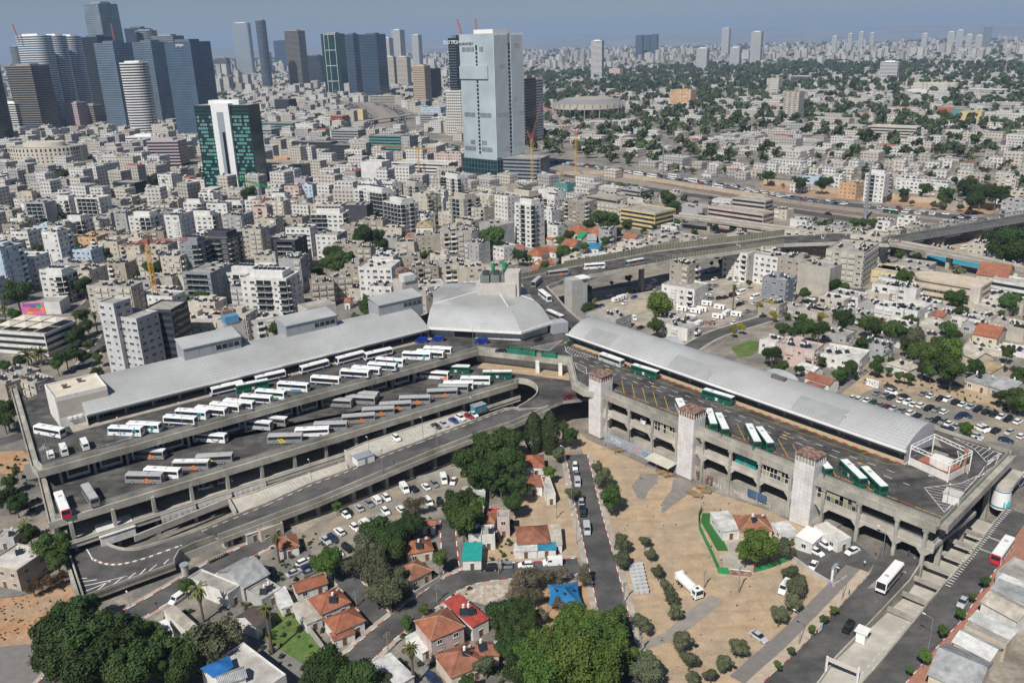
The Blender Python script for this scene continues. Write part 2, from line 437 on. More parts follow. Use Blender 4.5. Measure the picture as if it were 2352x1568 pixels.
STREETS=[S1,S2,S3,S4,S5]
street('street',TL(23,2400,1340,2100,1430,1900,1490)+TL(33,1750,-10,1600,90),8,walk=1.5,kerbs=False)
street('street',TL(24,40,1320,300,1240,520,1160,700,1090,1200,1120,1420,1040,1500,960),7.5,kerbs=False)
street('street',TL(31,740,260,840,120,950,20)+TL(21,1010,1480),5.5,walk=1.2,kerbs=False)
street('street',TL(21,-100,1340,250,1320,700,1300,900,1180,800,1120),8,walk=1.5,kerbs=False)
street('street',TL(31,-60,930,100,900,220,850),7,kerbs=False)
RZ=5.0
def slab_road(name,left,right,m=ASPH,z=None,thick=5.4):
 a=[PG(*q)for q in left];b=[PG(*q)for q in right]
 poly=[(p.x,p.y)for p in a]+[(p.x,p.y)for p in reversed(b)]
 zs=[zg(*p)+.06 for p in poly]
 mb=MB();mb.prism(poly,[q-thick for q in zs],zs,1,mt=0)
 return tag(mb.build(name,[m,CONC]),kind='structure'),a,b
_,LA,LB=slab_road('road',TL(44,-120,1640,60,1470,240,1310,600,930,760,760,940,560,1010,400,1060,280),TL(44,330,1720,470,1568,620,1350,1000,960,1300,640,1390,500,1440,360))
_,RA,RB=slab_road('road',TL(44,770,1700,870,1568,1180,1210,1600,690,1850,420,2060,130,2200,-40),TL(44,1140,1720,1260,1568,1500,1290,1800,960,1900,800,2090,520,2260,230,2400,30))
mb=MB()
n=14
for i in range(n):
 q=[]
 for k,t in((i,-1),(i+1,-1),(i+1,1),(i,1)):
  s=-6+(TRL+30)*k/n;p=TR0+TRD*s+TRN*(t*7.6)
  q.append((p.x,p.y,zg(p.x,p.y)+.03-4.2*ss(0,60,s)))
 mb.face(q[::1])
tag(mb.build('sunken_ramp',CONCL),kind='structure')
def rampz(p,s):return zg(p.x,p.y)+.05-4.2*ss(0,60,s)
mb=MB()
for i in range(16):
 s=2+i*2.6
 a=TR0+TRD*s;b=TR0+TRD*(s+1.3)
 mb.face([(q.x,q.y,rampz(q,ss_)+.02)for q,ss_ in((a-TRN*.07,s),(b-TRN*.07,s+1.3),(b+TRN*.07,s+1.3),(a+TRN*.07,s))])
tag(mb.build('road_marking',WMARK),kind='structure')
mb=MB()
for pl in([p for p in LB if p.y<196],[p for p in RA if p.y<235]):
 zz=[zg(p.x,p.y)for p in pl]
 mb.wall(pl,[q-5 for q in zz],[q+.75 for q in zz],.35)
tag(mb.build('retaining_wall',CONC),'grey concrete parapet walls edging the sunken ramp beside the bus station','wall')
mb=MB()
pl=[(p.x,p.y)for p in LA[:6]]
strip_on_ground(mb,pl,2.4,.16,1.4,0);strip_on_ground(mb,pl,3.6,.17,4.4,1)
tag(mb.build('pavement',[mat('sandy_paving',(.42,.35,.27),.9,var=.15,scale=.7),PATHM]),kind='structure')
mb=MB();kerb(mb,pl,.15,cols=(2,2,0,2));kerb(mb,[(p.x,p.y)for p in RB[:6]],-.15,cols=(0,1));tag(mb.build('kerb',KR),kind='structure')
mb=MB();strip_on_ground(mb,[(p.x,p.y)for p in RB],4.6,.16,-2.5);tag(mb.build('pavement',BRICKP),kind='structure')
def dashes(mb,pl,z,L,gap,w,m=0):
 for q,d,i,t in pathpts(pl,L+gap):
  n=Vector((-d.y,d.x))*w/2;e=q+d*L
  za=z if z is not None else zg(q.x,q.y)+.10
  mb.face([(c.x,c.y,za)for c in(q-n,e-n,e+n,q+n)],m)
mb=MB()
mid=[(LA[i]+LB[min(i,6)])/2 for i in range(1,5)]
dashes(mb,[PG(*q)for q in TL(44,60,1640,330,1370,640,1040,980,690)],None,200,1,.14)
dashes(mb,[PG(*q)for q in TL(44,1030,1640,1400,1180,1730,740)],None,200,1,.14)
a=[PG(*q)for q in TL(44,1610,660,1850,360,2060,90,2180,-40)]
for q,d,i,t in pathpts(a,1.25):
 e=q+Vector((d.y,-d.x))*1.7;n=d*.16
 mb.face([(c.x,c.y,zg(c.x,c.y)+.10)for c in(q-n,e-n,e+n,q+n)])
tag(mb.build('road_marking',WMARK),kind='structure')
# BUS STATION
Z1,Z2,Z3=17.0,10.5,3.5
ST=thing('bus_station',(0,250,0),0,'huge grey concrete multi-level bus station with two arched white roofs','bus station')
def V2(p):return Vector((p[0],p[1]))
A0=V2(P(205,944,22));A1=V2(P(980,752,22));dA=(A1-A0).normalized();nA=Vector((-dA.y,dA.x));LAEN=(A1-A0).length
B0=V2(P(1307,764,22));B1=V2(P(2076,1028,22));dB=(B1-B0).normalized();nB=Vector((-dB.y,dB.x));LBEN=(B1-B0).length
def fA(s,n):return A0+dA*s+nA*n
def fB(s,n):return B0+dB*s+nB*n
SA=[V2(P(*q,Z1))for q in((88,1066),(98,1075),(1098,801))]
LEFT=[V2(P(*q,Z1))for q in((37,889),(88,1066))]
MIDE=[V2(P(*q,Z1))for q in((1098,801),(1313,825),(1326,881),(1348,894),(1385,898))]
SB=[V2(P(*q,Z1))for q in((1385,898),(2159,1203))]
EB=[V2(P(*q,Z1))for q in((2159,1203),(2318,1041))]
NB=[V2(P(*q,Z1))for q in((2318,1041),(2301,1033),(2145,985))]
FLR=[V2(P(*q,Z1))for q in((1340,744),(1301,712),(1276,682),(1255,660),(1293,645),(1351,634),(1441,617),(1508,606),(1538,599),(1666,582),(1800,562),(1920,558),(2040,562))]
FLL=[V2(P(*q,Z1))for q in((1188,644),(1296,618),(1441,592),(1501,580),(1696,557),(1800,543),(1920,536),(2040,540))]
deck=[]
deck+=LEFT+SA[1:]+MIDE[1:]+SB[1:]+EB[1:]+NB[1:]
deck+=[fB(LBEN+4,18),fB(-2,16)]+FLR+FLL[::-1]+[Vector((-2,372)),Vector((-30,368)),fA(LAEN-4,24),fA(-4,24),V2(P(113,893,Z1)),V2(P(61,916,Z1))]
mb=MB();mb.prism(deck,Z1-1.2,Z1,1,mt=0,bot=True)
mb.build('upper_deck',[DECK,CONC],ST)
def deck_edge(name,pl,z,outward=-1,rail=True,h=.85):
 mb=MB()
 mb.wall(pl,z-.2,z+h,.28,outward*-.1)
 mb.wall(pl,z-1.3,z-.25,1.6,outward*.9)
 mb.wall(pl,z-1.9,z+.25,.35,outward*1.75)
 mb.build(name,CONC,ST)
 if rail:
  mr=MB();q=offs(pl,outward*-.1)
  mr.wall(q,z+h+.32,z+h+.40,.08);mr.wall(q,z+h+.12,z+h+.17,.05)
  for p,d,i,t in pathpts(q,2.4):mr.box(p.x,p.y,z+h,.07,.07,.4)
  mr.build('railing',mat('rail_paint',(.30,.36,.33),.6,var=.1),ST)
deck_edge('parapet',LEFT+SA[1:],Z1)
deck_edge('parapet',MIDE,Z1)
deck_edge('parapet',SB,Z1)
deck_edge('parapet',EB,Z1)
deck_edge('parapet',[V2(P(2318,1041,Z1)),V2(P(2140,983,Z1))],Z1,rail=False)
LS=[V2(P(*q,Z2))for q in((128,1190),(1182,876))]
LW=[V2(P(*q,Z2))for q in((100,1080),(128,1190))]
LOOPI=[V2(P(*q,Z2))for q in[(1182,876)]+TL(33,60,352,130,358,210,392,245,445,232,500,160,560,60,612)]
LOOPI=[LOOPI[0]]+smooth_pl(LOOPI[1:],2)
EE=[V2(P(*q,Z2))for q in TL(33,700,520,560,535,470,545,330,600)]
low=LW+LS[1:]+LOOPI[1:]+EE[::-1]+[V2(P(*q,Z2))for q in TL(33,700,430,600,330,0,200)]+[fA(140,-14),fA(0,-14),fA(-22,-14)]
mb=MB();mb.prism(low,Z2-1.2,Z2,1,mt=0,bot=True);mb.build('lower_deck',[DECK,CONC],ST)
deck_edge('parapet',LW+LS[1:],Z2)
mb=MB();mb.wall(LOOPI,Z2-1.4,Z2+.85,.35,-.17);mb.build('loop_parapet',CONCL,ST)
bk=[fA(-22,-13.2),fA(138,-13.2)]
mb=MB();mb.wall(bk,Z2,Z1-1.2,.5,0,m=0);mb.build('back_wall',mat('back_wall_grey',(.42,.41,.39),.85,var=.15),ST)  # even mid-grey wall closing the back of the lower deck
colm=MB();colm.box(0,0,0,.75,.75,Z1-1.2-Z2);colmesh=colm.build('column',CONC,ST,local=True)
sAs=[(V2(p)-A0).dot(dA)for p in SA]
nS=(SA[2]-A0).dot(nA)
colmesh.matrix_basis=Matrix.Translation((*fA(-14,nS+1.0),Z2))@Matrix.Translation((0,-250,0))@Matrix.Rotation(math.atan2(dA.y,dA.x),4,'Z')
RA_=math.atan2(dA.y,dA.x);RB_=math.atan2(dB.y,dB.x)
for k in range(1,16):
 p=fA(-14+9.3*k,nS+1.0)
 inst(colmesh.data,'column',ST,Matrix.Translation((p.x,p.y-250,Z2))@Matrix.Rotation(RA_,4,'Z'))
sfm=MB();sfm.bx(-3.2,3.2,-.15,.15,0,3.4,0);sfm.bx(-2.7,2.7,-.2,-.15,1.0,2.9,1);sfm.bx(-3.3,3.3,-.9,-.15,3.4,3.6,0)
sf=sfm.build('shop_front',[PLAST,GLASS],ST,local=True)
p=fA(-9,nS+2.8);sf.matrix_basis=Matrix.Translation((p.x,p.y-250,Z2))@Matrix.Rotation(RA_,4,'Z')
for k in range(1,14):
 p=fA(-9+9.3*k,nS+2.8+.3*(k%2));inst(sf.data,'shop_front',ST,Matrix.Translation((p.x,p.y-250,Z2))@Matrix.Rotation(RA_,4,'Z'))
lsA=[(V2(p)-A0).dot(dA)for p in LS];nL=(LS[1]-A0).dot(nA)
lvl3=[fA(lsA[0]+1,nL-.6),fA(lsA[1]+2,nL-.6),fA(lsA[1]+8,nL+26),fA(lsA[0]+1,nL+26)]
mb=MB();mb.prism(lvl3,Z3-1.1,Z3,0,bot=True);mb.build('parking_floor',CONC,ST)
mb=MB();mb.wall([lvl3[0],lvl3[1]],Z3-1.2,Z3+1.05,.35,0);mb.wall([lvl3[0],lvl3[1]],Z3+.2,Z3+.45,.25,-.3);mb.build('parking_parapet',CONCL,ST)
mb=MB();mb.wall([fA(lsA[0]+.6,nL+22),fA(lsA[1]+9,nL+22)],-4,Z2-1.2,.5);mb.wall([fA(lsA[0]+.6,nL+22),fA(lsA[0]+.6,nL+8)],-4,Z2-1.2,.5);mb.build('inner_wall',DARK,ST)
cm2=MB();cm2.bx(-.45,.45,-.7,.7,0,Z2-1.2+3);c2=cm2.build('column',CONC,ST,local=True)
ncol=15;stp=(lsA[1]-lsA[0]-4)/(ncol-1)
for k in range(ncol):
 p=fA(lsA[0]+3+stp*k,nL+1.2);Mx=Matrix.Translation((p.x,p.y-250,-3))@Matrix.Rotation(RA_,4,'Z')
 if k==0:c2.matrix_basis=Mx
 else:inst(c2.data,'column',ST,Mx)
 q=fA(lsA[0]+3+stp*k,nL+11);inst(c2.data,'column',ST,Matrix.Translation((q.x,q.y-250,-3))@Matrix.Rotation(RA_,4,'Z'))
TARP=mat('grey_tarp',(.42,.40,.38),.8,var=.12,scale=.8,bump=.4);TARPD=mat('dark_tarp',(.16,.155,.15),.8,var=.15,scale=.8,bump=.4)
def tarp(s0,s1,zt,zb,m):
 mb=MB();n=int((s1-s0)*2.2);prev=None
 for i in range(n+1):
  s=s0+(s1-s0)*i/n;sag=.5*math.sin(math.pi*i/n);bl=.35*math.sin(i*1.7)+.2*math.sin(i*.61)
  col=[]
  for j in range(5):
   t=j/4;z=zt-.25*sag*(1-t)-(zt-zb-.4*sag)*t
   p=fA(s,nL-.95-.45*math.sin(math.pi*t)-.18*bl*math.sin(math.pi*t));col.append((p.x,p.y,z))
  if prev:
   for j in range(4):mb.face([prev[j+1],col[j+1],col[j],prev[j]])
  prev=col
 mb.build('tarpaulin',m,ST,smooth=True)
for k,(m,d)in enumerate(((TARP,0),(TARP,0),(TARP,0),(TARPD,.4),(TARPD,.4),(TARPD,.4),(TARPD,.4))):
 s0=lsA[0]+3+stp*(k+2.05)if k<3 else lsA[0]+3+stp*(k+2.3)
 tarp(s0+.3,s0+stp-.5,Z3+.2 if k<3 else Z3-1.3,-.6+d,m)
RS0=(V2(P(405,1290,.3))-A0).dot(dA);RS1=(V2(P(1270,925,Z2))-A0).dot(dA)
def rz(u,v):
 z=5.0
 for _ in range(25):
  s=(V2(P(u,v,z))-A0).dot(dA);z=.3+(Z2-.3)*min(1,max(0,(s-RS0)/(RS1-RS0)))
 return P(u,v,z)
rn=[rz(*q)for q in TL(33,60,612)+TL(32,2280,625,1990,735,1500,920,1170,1045,840,1185,500,1310,100,1490)+TL(41,1850,165)]
rs_=[rz(*q)for q in TL(33,330,600)+TL(32,2352,742,2050,845,1680,985,1170,1195,880,1315,560,1450,130,1610)+TL(41,2000,222)]
mb=MB()
for i in range(len(rn)-1):
 a,b,c,d=rn[i],rs_[i],rs_[i+1],rn[i+1]
 mb.face([a,d,c,b],0);mb.face([a-Vector((0,0,1.1)),b-Vector((0,0,1.1)),c-Vector((0,0,1.1)),d-Vector((0,0,1.1))],1)
mb.build('ramp',[ASPH,CONC],ST)
mb=MB();mb.wall(rs_,[p.z-1.5 for p in rs_],[p.z+.8 for p in rs_],.4,.2);mb.wall(rs_,[p.z-1.9 for p in rs_],[p.z-.4 for p in rs_],.35,1.1);mb.build('ramp_parapet',CONC,ST)
mb=MB();mb.wall(rn,[p.z-1.3 for p in rn],[p.z+.55 for p in rn],.35,-.15);mb.build('ramp_parapet',CONC,ST)
mb=MB();q=offs(rn,.75);pts=[Vector((q[i].x,q[i].y,rn[i].z))for i in range(len(rn))]
for i in range(len(pts)-1):
 L=(pts[i+1]-pts[i]).length;n=max(1,int(L/1.5));
 for k in range(n):
  a=pts[i].lerp(pts[i+1],k/n);b=pts[i].lerp(pts[i+1],(k+1)/n);dv=(b-a).normalized();nn=Vector((-dv.y,dv.x,0))*.15
  mb.face([a-nn+Vector((0,0,.1)),a+nn+Vector((0,0,.1)),b+nn+Vector((0,0,.1)),b-nn+Vector((0,0,.1))][::-1],k%2)
mb.build('ramp_kerb',[WMARK,BRICKP],ST)
rc=MB();rc.bx(-.6,.6,-1.6,1.6,0,1)
rco=None
for i in range(1,len(rn)-1):
 for t in(0,.5):
  a=rn[i].lerp(rn[i+1],t);b=rs_[i].lerp(rs_[i+1],t);p=a*.35+b*.65
  hgt=p.z-1.1+4
  if hgt<2.5:continue
  Mx=Matrix.Translation((p.x,p.y-250,-4))@Matrix.Rotation(RA_,4,'Z')@Matrix.Diagonal((1,1,hgt,1))
  if rco is None:rco=rc.build('ramp_column',CONC,ST,local=True);rco.matrix_basis=Mx
  else:inst(rco.data,'ramp_column',ST,Mx)
ZL=.3
lp=[V2(P(*q,ZL))for q in TL(41,610,250,700,300,920,262)]+smooth_pl([V2(P(*q,ZL))for q in TL(41,920,262,1000,312,1120,352,1260,352,1400,312,1640,232,1850,165)],1)
lq=[V2(P(*q,ZL))for q in TL(41,2000,222,1800,292,1650,365,1602,450,1610,480,1180,635,762,792,640,420,590,250)]
mb=MB();mb.prism(lp+lq,ZL-1.0,ZL,1,mt=0,bot=True);mb.build('loop_platform',[ASPH,CONC],ST)
mb=MB();mb.wall(lq[:4],ZL-1.2,ZL+.9,.35);mb.wall(lq[4:7],ZL-1.6,ZL+.7,.4,-.2);mb.wall(lq[4:7],ZL-1.9,ZL-.2,.5,-1.0);mb.wall(lq[6:9],ZL-1.6,ZL+1.1,.4,-.2);mb.wall(lq[6:9],ZL-3,ZL+.15,.9,.9);mb.build('loop_parapet',CONC,ST)
mb=MB();mb.wall(lp[3:],ZL-.5,ZL+.8,.3,.1);mb.build('loop_parapet',CONCL,ST)
mb=MB()
isl=smooth_pl([V2(P(*q,ZL))for q in TL(41,850,430,950,475,1070,485,1200,462,1350,420,1500,365,1670,305)],2)
for i in range(len(isl)-1):
 mb.wall(isl[i:i+2],ZL,ZL+.2,.45,0,m=i%2)
mb.build('kerb_island',[WHT,BRICKP],ST)
mb=MB()
def line(mb,a,b,z,w=.2,m=0):
 a=V2(a);b=V2(b);d=(b-a).normalized();n=Vector((-d.y,d.x))*w/2
 mb.face([(q.x,q.y,z)for q in(a-n,b-n,b+n,a+n)],m)
for x0,y0,x1,y1 in((725,608,800,605),(730,640,890,618),(750,680,1010,625),(775,728,1020,630),(890,718,990,640),(1040,662,1130,592),(1170,612,1245,556),(1285,570,1340,515),(1370,535,1440,480),(1505,475,1550,430),(795,335,855,440)):
 line(mb,P(*T(41,x0,y0),ZL),P(*T(41,x1,y1),ZL),ZL+.03,.32)
line(mb,P(*T(41,1010,622),ZL),P(*T(41,1170,585),ZL),ZL+.035,.2)
mb.build('platform_marking',WMARK,ST)
def strip(name,pxs,z,th=.8):
 pl=[V2(P(*q,z))for q in pxs];mb=MB();mb.prism(pl,z-th,z,0,bot=True);mb.build(name,CONCL,ST);return pl
ZU,ZLO=5.3,1.6
up=strip('parking_strip',TL(32,815,1015,1000,935,1500,770,1900,640,2010,655,2020,715,1500,908,1170,1035,950,1120),ZU)
lo=strip('parking_strip',TL(32,-250,1460,0,1385,300,1262,830,1090,850,1178,500,1300,100,1480,-180,1580),ZLO)
mb=MB();mb.wall([up[0],up[8]],ZLO-2,ZU+.9,.35);mb.wall([up[0],up[1],up[2],up[3]],ZU-.8,ZU+.5,.3);mb.wall([lo[0],lo[7]],ZLO-2,ZLO+1.0,.35);mb.wall([lo[0],lo[1],lo[2],lo[3]],ZLO-.8,ZLO+.5,.3);mb.build('strip_wall',CONCL,ST)
mb=MB()
for i in range(22):
 t=i/21
 a=P(*T(32,lerp(20,640,t),lerp(1395,1165,t)),ZLO);b=P(*T(32,lerp(60,700,t),lerp(1445,1215,t)),ZLO)
 if t<.5 or i%2:line(mb,a,b,ZLO+.02,.12)
for i in range(9):
 t=i/8;line(mb,P(*T(32,lerp(950,1130,t),lerp(995,925,t)),ZU),P(*T(32,lerp(1010,1190,t),lerp(1045,975,t)),ZU),ZU+.02,.12)
for i in range(9):
 t=i/8;line(mb,P(*T(32,lerp(1330,1600,t),lerp(850,755,t)),ZU),P(*T(32,lerp(1390,1660,t),lerp(895,800,t)),ZU),ZU+.02,.12)
mb.build('parking_marking',WMARK,ST)
mb=MB();a=[V2(P(*q,1.5))for q in[(309,1237),(532,1147)]]
mb.wall(a,.6,2.6,.5);mb.build('edge_beam',CONCL,ST)
mb=MB();mb.bx(-4.6,4.6,-3,3,0,3.2,0);mb.face([(-4.8,-3.3,3.0),(4.8,-3.3,3.0),(4.8,3.3,3.9),(-4.8,3.3,3.9)],1)
for i in range(24):mb.bx(-4.7+.4*i,-4.6+.4*i,-3.32,-3.3,2.95,3.05,1)
q=P(*T(41,1060,260),ZL)
sh=mb.build('shed',[PLAST,mat('corrugated_white',(.62,.62,.6),.6,var=.08)],ST,local=True);sh.matrix_basis=Matrix.Translation((q.x-.5,q.y-250+2.2,ZL))@Matrix.Rotation(RA_,4,'Z')
def barrel(fr,L,prof,name,pan_name,s0=0.0,pan=1.25,skip=None):
 """an arched roof along a frame; prof = list of (n, z)"""
 mb=MB();ns=1
 for i in range(len(prof)-1):
  (n0,z0),(n1,z1)=prof[i],prof[i+1]
  a=fr(s0,n0);b=fr(s0+L,n0);c=fr(s0+L,n1);d=fr(s0,n1)
  mb.face([(a.x,a.y,z0),(b.x,b.y,z0),(c.x,c.y,z1),(d.x,d.y,z1)])
  mb.face([(a.x,a.y,z0-.35),(d.x,d.y,z1-.35),(c.x,c.y,z1-.35),(b.x,b.y,z0-.35)])
 for s in(s0,s0+L):
  pts=[fr(s,n)for n,z in prof]
  q=[(p.x,p.y,z)for p,(n,z)in zip(pts,prof)]+[(p.x,p.y,Z1+.2)for p in(pts[-1],pts[0])]
  mb.face(q if s>s0 else q[::-1],1)
 mb.build(name,[ROOFM,mat('gable_grey',(.42,.43,.45),.6,var=.06)],ST)
 mp=MB();nn=int(L/pan);sl=L/nn
 for k in range(nn):
  for i in range(len(prof)-1):
   if skip and skip((k+.5)*sl,(prof[i][0]+prof[i+1][0])/2):continue
   (n0,z0),(n1,z1)=prof[i],prof[i+1]
   e=.045;dn=(n1-n0)*e/math.hypot(n1-n0,z1-z0)*2;dz=(z1-z0)*e/math.hypot(n1-n0,z1-z0)*2
   h=.05;nl=math.hypot(n1-n0,z1-z0);on,oz=-(z1-z0)/nl*h,(n1-n0)/nl*h
   q=[]
   for s,n,z in((s0+k*sl+.04,n0+dn,z0+dz),(s0+(k+1)*sl-.04,n0+dn,z0+dz),(s0+(k+1)*sl-.04,n1-dn,z1-dz),(s0+k*sl+.04,n1-dn,z1-dz)):
    p=fr(s,n+on);q.append((p.x,p.y,z+oz))
   mp.face(q)
 o=mp.build(pan_name,ROOFP,ST);o['kind']='stuff'
def arc(n0,z0,nc,zc,n1,z1,k):
 """profile rising from the eave to a crest and falling behind it"""
 out=[]
 for i in range(k+1):
  t=i/k*.5*math.pi;out.append((n0+(nc-n0)*(1-math.cos(t)),z0+(zc-z0)*math.sin(t)))
 m=max(3,k//3)
 for i in range(1,m+1):
  t=i/m*.5*math.pi;out.append((nc+(n1-nc)*math.sin(t),zc+(z1-zc)*(1-math.cos(t))))
 return out
EA=21.6
profA=arc(0,EA,16.5,EA+5.2,23,EA+2.5,14)
profA=[(16.5*(i/14),EA+5.2*math.sin(math.pi/2*(i/14)**.92))for i in range(15)]+[(18.8,EA+5.0),(21,EA+4.3),(23,EA+3)]
barrel(fA,LAEN+2,profA,'west_roof','roof_panel',-1.0)
profB=[(11.5*(i/12),21.6+4.2*math.sin(math.pi/2*(i/12)**.85))for i in range(13)]+[(13,25.6),(14.8,24.9),(16.5,23.6)]
dark_sky=lambda s,n:n<7.5 and any(a<s<b for a,b in((10,24),(48,66),(98,116)))
barrel(fB,LBEN+1,profB,'east_roof','roof_panel',-.5)
mp=MB()
for s0,s1 in((8,22),(50,68),(99,116)):
 for k in range(int((s1-s0)/1.25)):
  for i in range(0,6):
   (n0,z0),(n1,z1)=profB[i],profB[i+1];nl=math.hypot(n1-n0,z1-z0);on,oz=-(z1-z0)/nl*.08,(n1-n0)/nl*.08
   q=[]
   for s,n,z in((s0+k*1.25+.05,n0+.06,z0),(s0+k*1.25+1.2,n0+.06,z0),(s0+k*1.25+1.2,n1-.04,z1),(s0+k*1.25+.05,n1-.04,z1)):
    p=fB(s,n+on);q.append((p.x,p.y,z+oz))
   mp.face(q)
o=mp.build('skylight_panel',mat('skylight_grey',(.30,.31,.31),.35,var=.1),ST);o['kind']='stuff'
def front(fr,L,ez,wn,name,mwall,bay,lean=.8,colmat=STEEL,dark=True):
 pl=[fr(-1,0),fr(L+1,0)]
 mb=MB();mb.wall(pl,ez-.75,ez-.02,.5,-.35);mb.wall(pl,ez-.45,ez+.1,.35,-.8);mb.build('gutter',WHT,ST)
 mb=MB();mb.wall([fr(-.6,.2),fr(L+.6,.2)],ez-1.6,ez-.76,.3,0);mb.build('eave_beam',mat('eave_grey',(.33,.35,.37),.6,var=.05),ST)
 k=int(L/bay)
 cmb=MB();cmb.tube((0,-.5,0),(0,-lean,ez-1.0-Z1),.16,.13,6);cmb.tube((.5,-.5,0),(.5,-lean,ez-1.0-Z1),.16,.13,6)
 c0=None;ang=math.atan2((fr(1,0)-fr(0,0)).y,(fr(1,0)-fr(0,0)).x)
 for i in range(k+1):
  p=fr(2+i*(L-4)/k,wn-.5);Mx=Matrix.Translation((p.x,p.y-250,Z1+.1))@Matrix.Rotation(ang,4,'Z')
  if c0 is None:c0=cmb.build('canopy_column',colmat,ST,local=True);c0.matrix_basis=Mx
  else:inst(c0.data,'canopy_column',ST,Mx)
 return k
front(fA,LAEN,EA,3.0,'west',PLAST,9.0)
front(fB,LBEN,21.6,4.4,'east',PLAST,9.4,lean=2.6)
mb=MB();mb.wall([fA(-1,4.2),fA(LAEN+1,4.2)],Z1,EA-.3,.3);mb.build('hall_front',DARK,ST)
gb=MB();gb.bx(0,4.0,-.08,.08,.3,3.2,0);gb.bx(-.06,.06,-.12,.12,0,3.4,1);gb.bx(1.3,1.38,-.12,.12,.3,3.2,1);gb.bx(2.6,2.68,-.12,.12,.3,3.2,1);gb.bx(-.06,4.1,-.12,.12,3.2,3.45,1);gb.bx(-.06,4.1,-.12,.12,0,.3,1)
g0=None
for k in range(13):
 if k%5==3:continue
 p=fA(3+9.2*k,3.9);Mx=Matrix.Translation((p.x,p.y-250,Z1))@Matrix.Rotation(RA_,4,'Z')
 if g0 is None:g0=gb.build('glazed_front',[GLASS,STEEL],ST,local=True);g0.matrix_basis=Mx
 else:inst(g0.data,'glazed_front',ST,Mx)
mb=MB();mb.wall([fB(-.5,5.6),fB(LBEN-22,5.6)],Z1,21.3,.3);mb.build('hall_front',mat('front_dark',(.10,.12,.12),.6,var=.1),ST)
mb=MB();mb.wall([fB(LBEN-22,5.2),fB(LBEN+.5,5.2)],Z1,21.4,.3);mb.wall([fB(-.4,5.1),fB(9,5.1)],Z1,21.4,.3);mb.build('hall_end_wall',mat('panel_grey',(.36,.38,.41),.6,var=.05),ST)
g1=None
for k in range(25):
 s=10.5+4.25*k
 if s>LBEN-26:break
 p=fB(s,5.2);Mx=Matrix.Translation((p.x,p.y-250,Z1+.1))@Matrix.Rotation(RB_,4,'Z')
 if g1 is None:g1=inst(g0.data.copy(),'glazed_front',ST,Mx);g1.data.materials[0]=GLASSG
 else:inst(g1.data,'glazed_front',ST,Mx)
mb=MB();mb.prism([fB(-3,.2),fB(LBEN+1,.2),fB(LBEN+1,5.5),fB(-3,5.5)],Z1,Z1+.16,0);mb.build('platform',mat('platform_tan',(.45,.37,.27),.9,var=.1,scale=.5),ST)
mb=MB()
for k in range(int((LBEN+4)/1.6)):mb.wall([fB(-3+1.6*k,.1),fB(-3+1.6*(k+1),.1)],Z1,Z1+.2,.32,0,m=k%2)
mb.build('platform_kerb',[YEL,REDP],ST)
mb=MB();mb.prism([fA(-6,-1.8),fA(LAEN+2,-1.8),fA(LAEN+2,4.1),fA(-6,4.1)],Z1,Z1+.16,0);mb.build('platform',PAVE,ST)
mb=MB();mb.box(*fB(88,10),25.2,5,1.6,1.5,RB_);mb.build('roof_ventilator',mat('vent_brown',(.14,.12,.105),.6,var=.2),ST)
for s,w in((38,9),(84,12)):
 mb=MB();n=12
 for i in range(n):
  a0,a1=math.pi*i/n,math.pi*(i+1)/n;q=[]
  for an,nn in((a0,14),(a1,14),(a1,18.5),(a0,18.5)):
   p=fB(s-math.cos(an)*w/2,nn);q.append((p.x,p.y,23.2+math.sin(an)*2.2))
  mb.face(q)
 mb.build('entrance_vault',ROOFP,ST,smooth=True)
for(u0,v0),(u1,v1)in(((424,836),(549,802)),((667,788),(775,757)),((877,737),(974,712))):
 a=V2(P(u0,v0,25));b=V2(P(u1,v1,25));s0=(a-A0).dot(dA);s1=(b-A0).dot(dA);n0=13.5
 mb=MB();zt=31.2
 mb.prism([fA(s0,n0),fA(s1,n0),fA(s1,n0+9),fA(s0,n0+9)],23,zt,0)
 q=[(*fA(s0-.3,n0-.4),zt),(*fA(s1+.3,n0-.4),zt),(*fA(s1+.3,n0+9),zt+1.4),(*fA(s0-.3,n0+9),zt+1.4)]
 mb.face(q,1);mb.prism([fA(s0-.3,n0-.4),fA(s1+.3,n0-.4),fA(s1+.3,n0-.1),fA(s0-.3,n0-.1)],zt-.3,zt+.02,1)
 L=s1-s0
 mb.wall([fA(s0+.55*L,n0-.05),fA(s1-.6,n0-.05)],zt-3.2,zt-1.6,.06,0,m=2)
 for k in range(5):mb.box(*fA(s0+.55*L+k*(.45*L-.6)/4,n0-.12),zt-3.3,.18,.1,1.8,RA_,0)
 for k in range(1,4):mb.box(*fA(s0+L*k/4,n0-.04),24,.08,.06,zt-24.4,RA_,3)
 mb.build('clerestory',[mat('clerestory_grey',(.30,.32,.345),.6,var=.06),ROOFP,GLASS,STEEL],ST)
for(u,v),n_,w,d,zt in(((759,714),28.5,12.5,9,32.5),((540,742),26,8,7,34),((945,646),29,8,8,35)):
 s_=(V2(P(u,v,zt))-A0).dot(dA);p=fA(s_,n_);mb=MB();mb.box(p.x,p.y,10,w,d,zt-10,RA_,0)
 mb.box(p.x,p.y,zt,w-.5,d-.5,.05,RA_,1);mb.build('stair_tower',[mat('pink_plaster',(.50,.46,.43),.85,var=.1,streak=True),CONC],ST)
p5=fA((V2(P(540,742,34))-A0).dot(dA),26);mb=MB();mb.box(p5.x+.6,p5.y-1.8,34,5.2,4.0,2.6,RA_,0);mb.box(p5.x-1,p5.y+1.6,34,5.0,3,3.6,RA_,1);mb.build('plant_room',[mat('container_blue',(.10,.25,.42),.6,var=.1),RUST],ST)
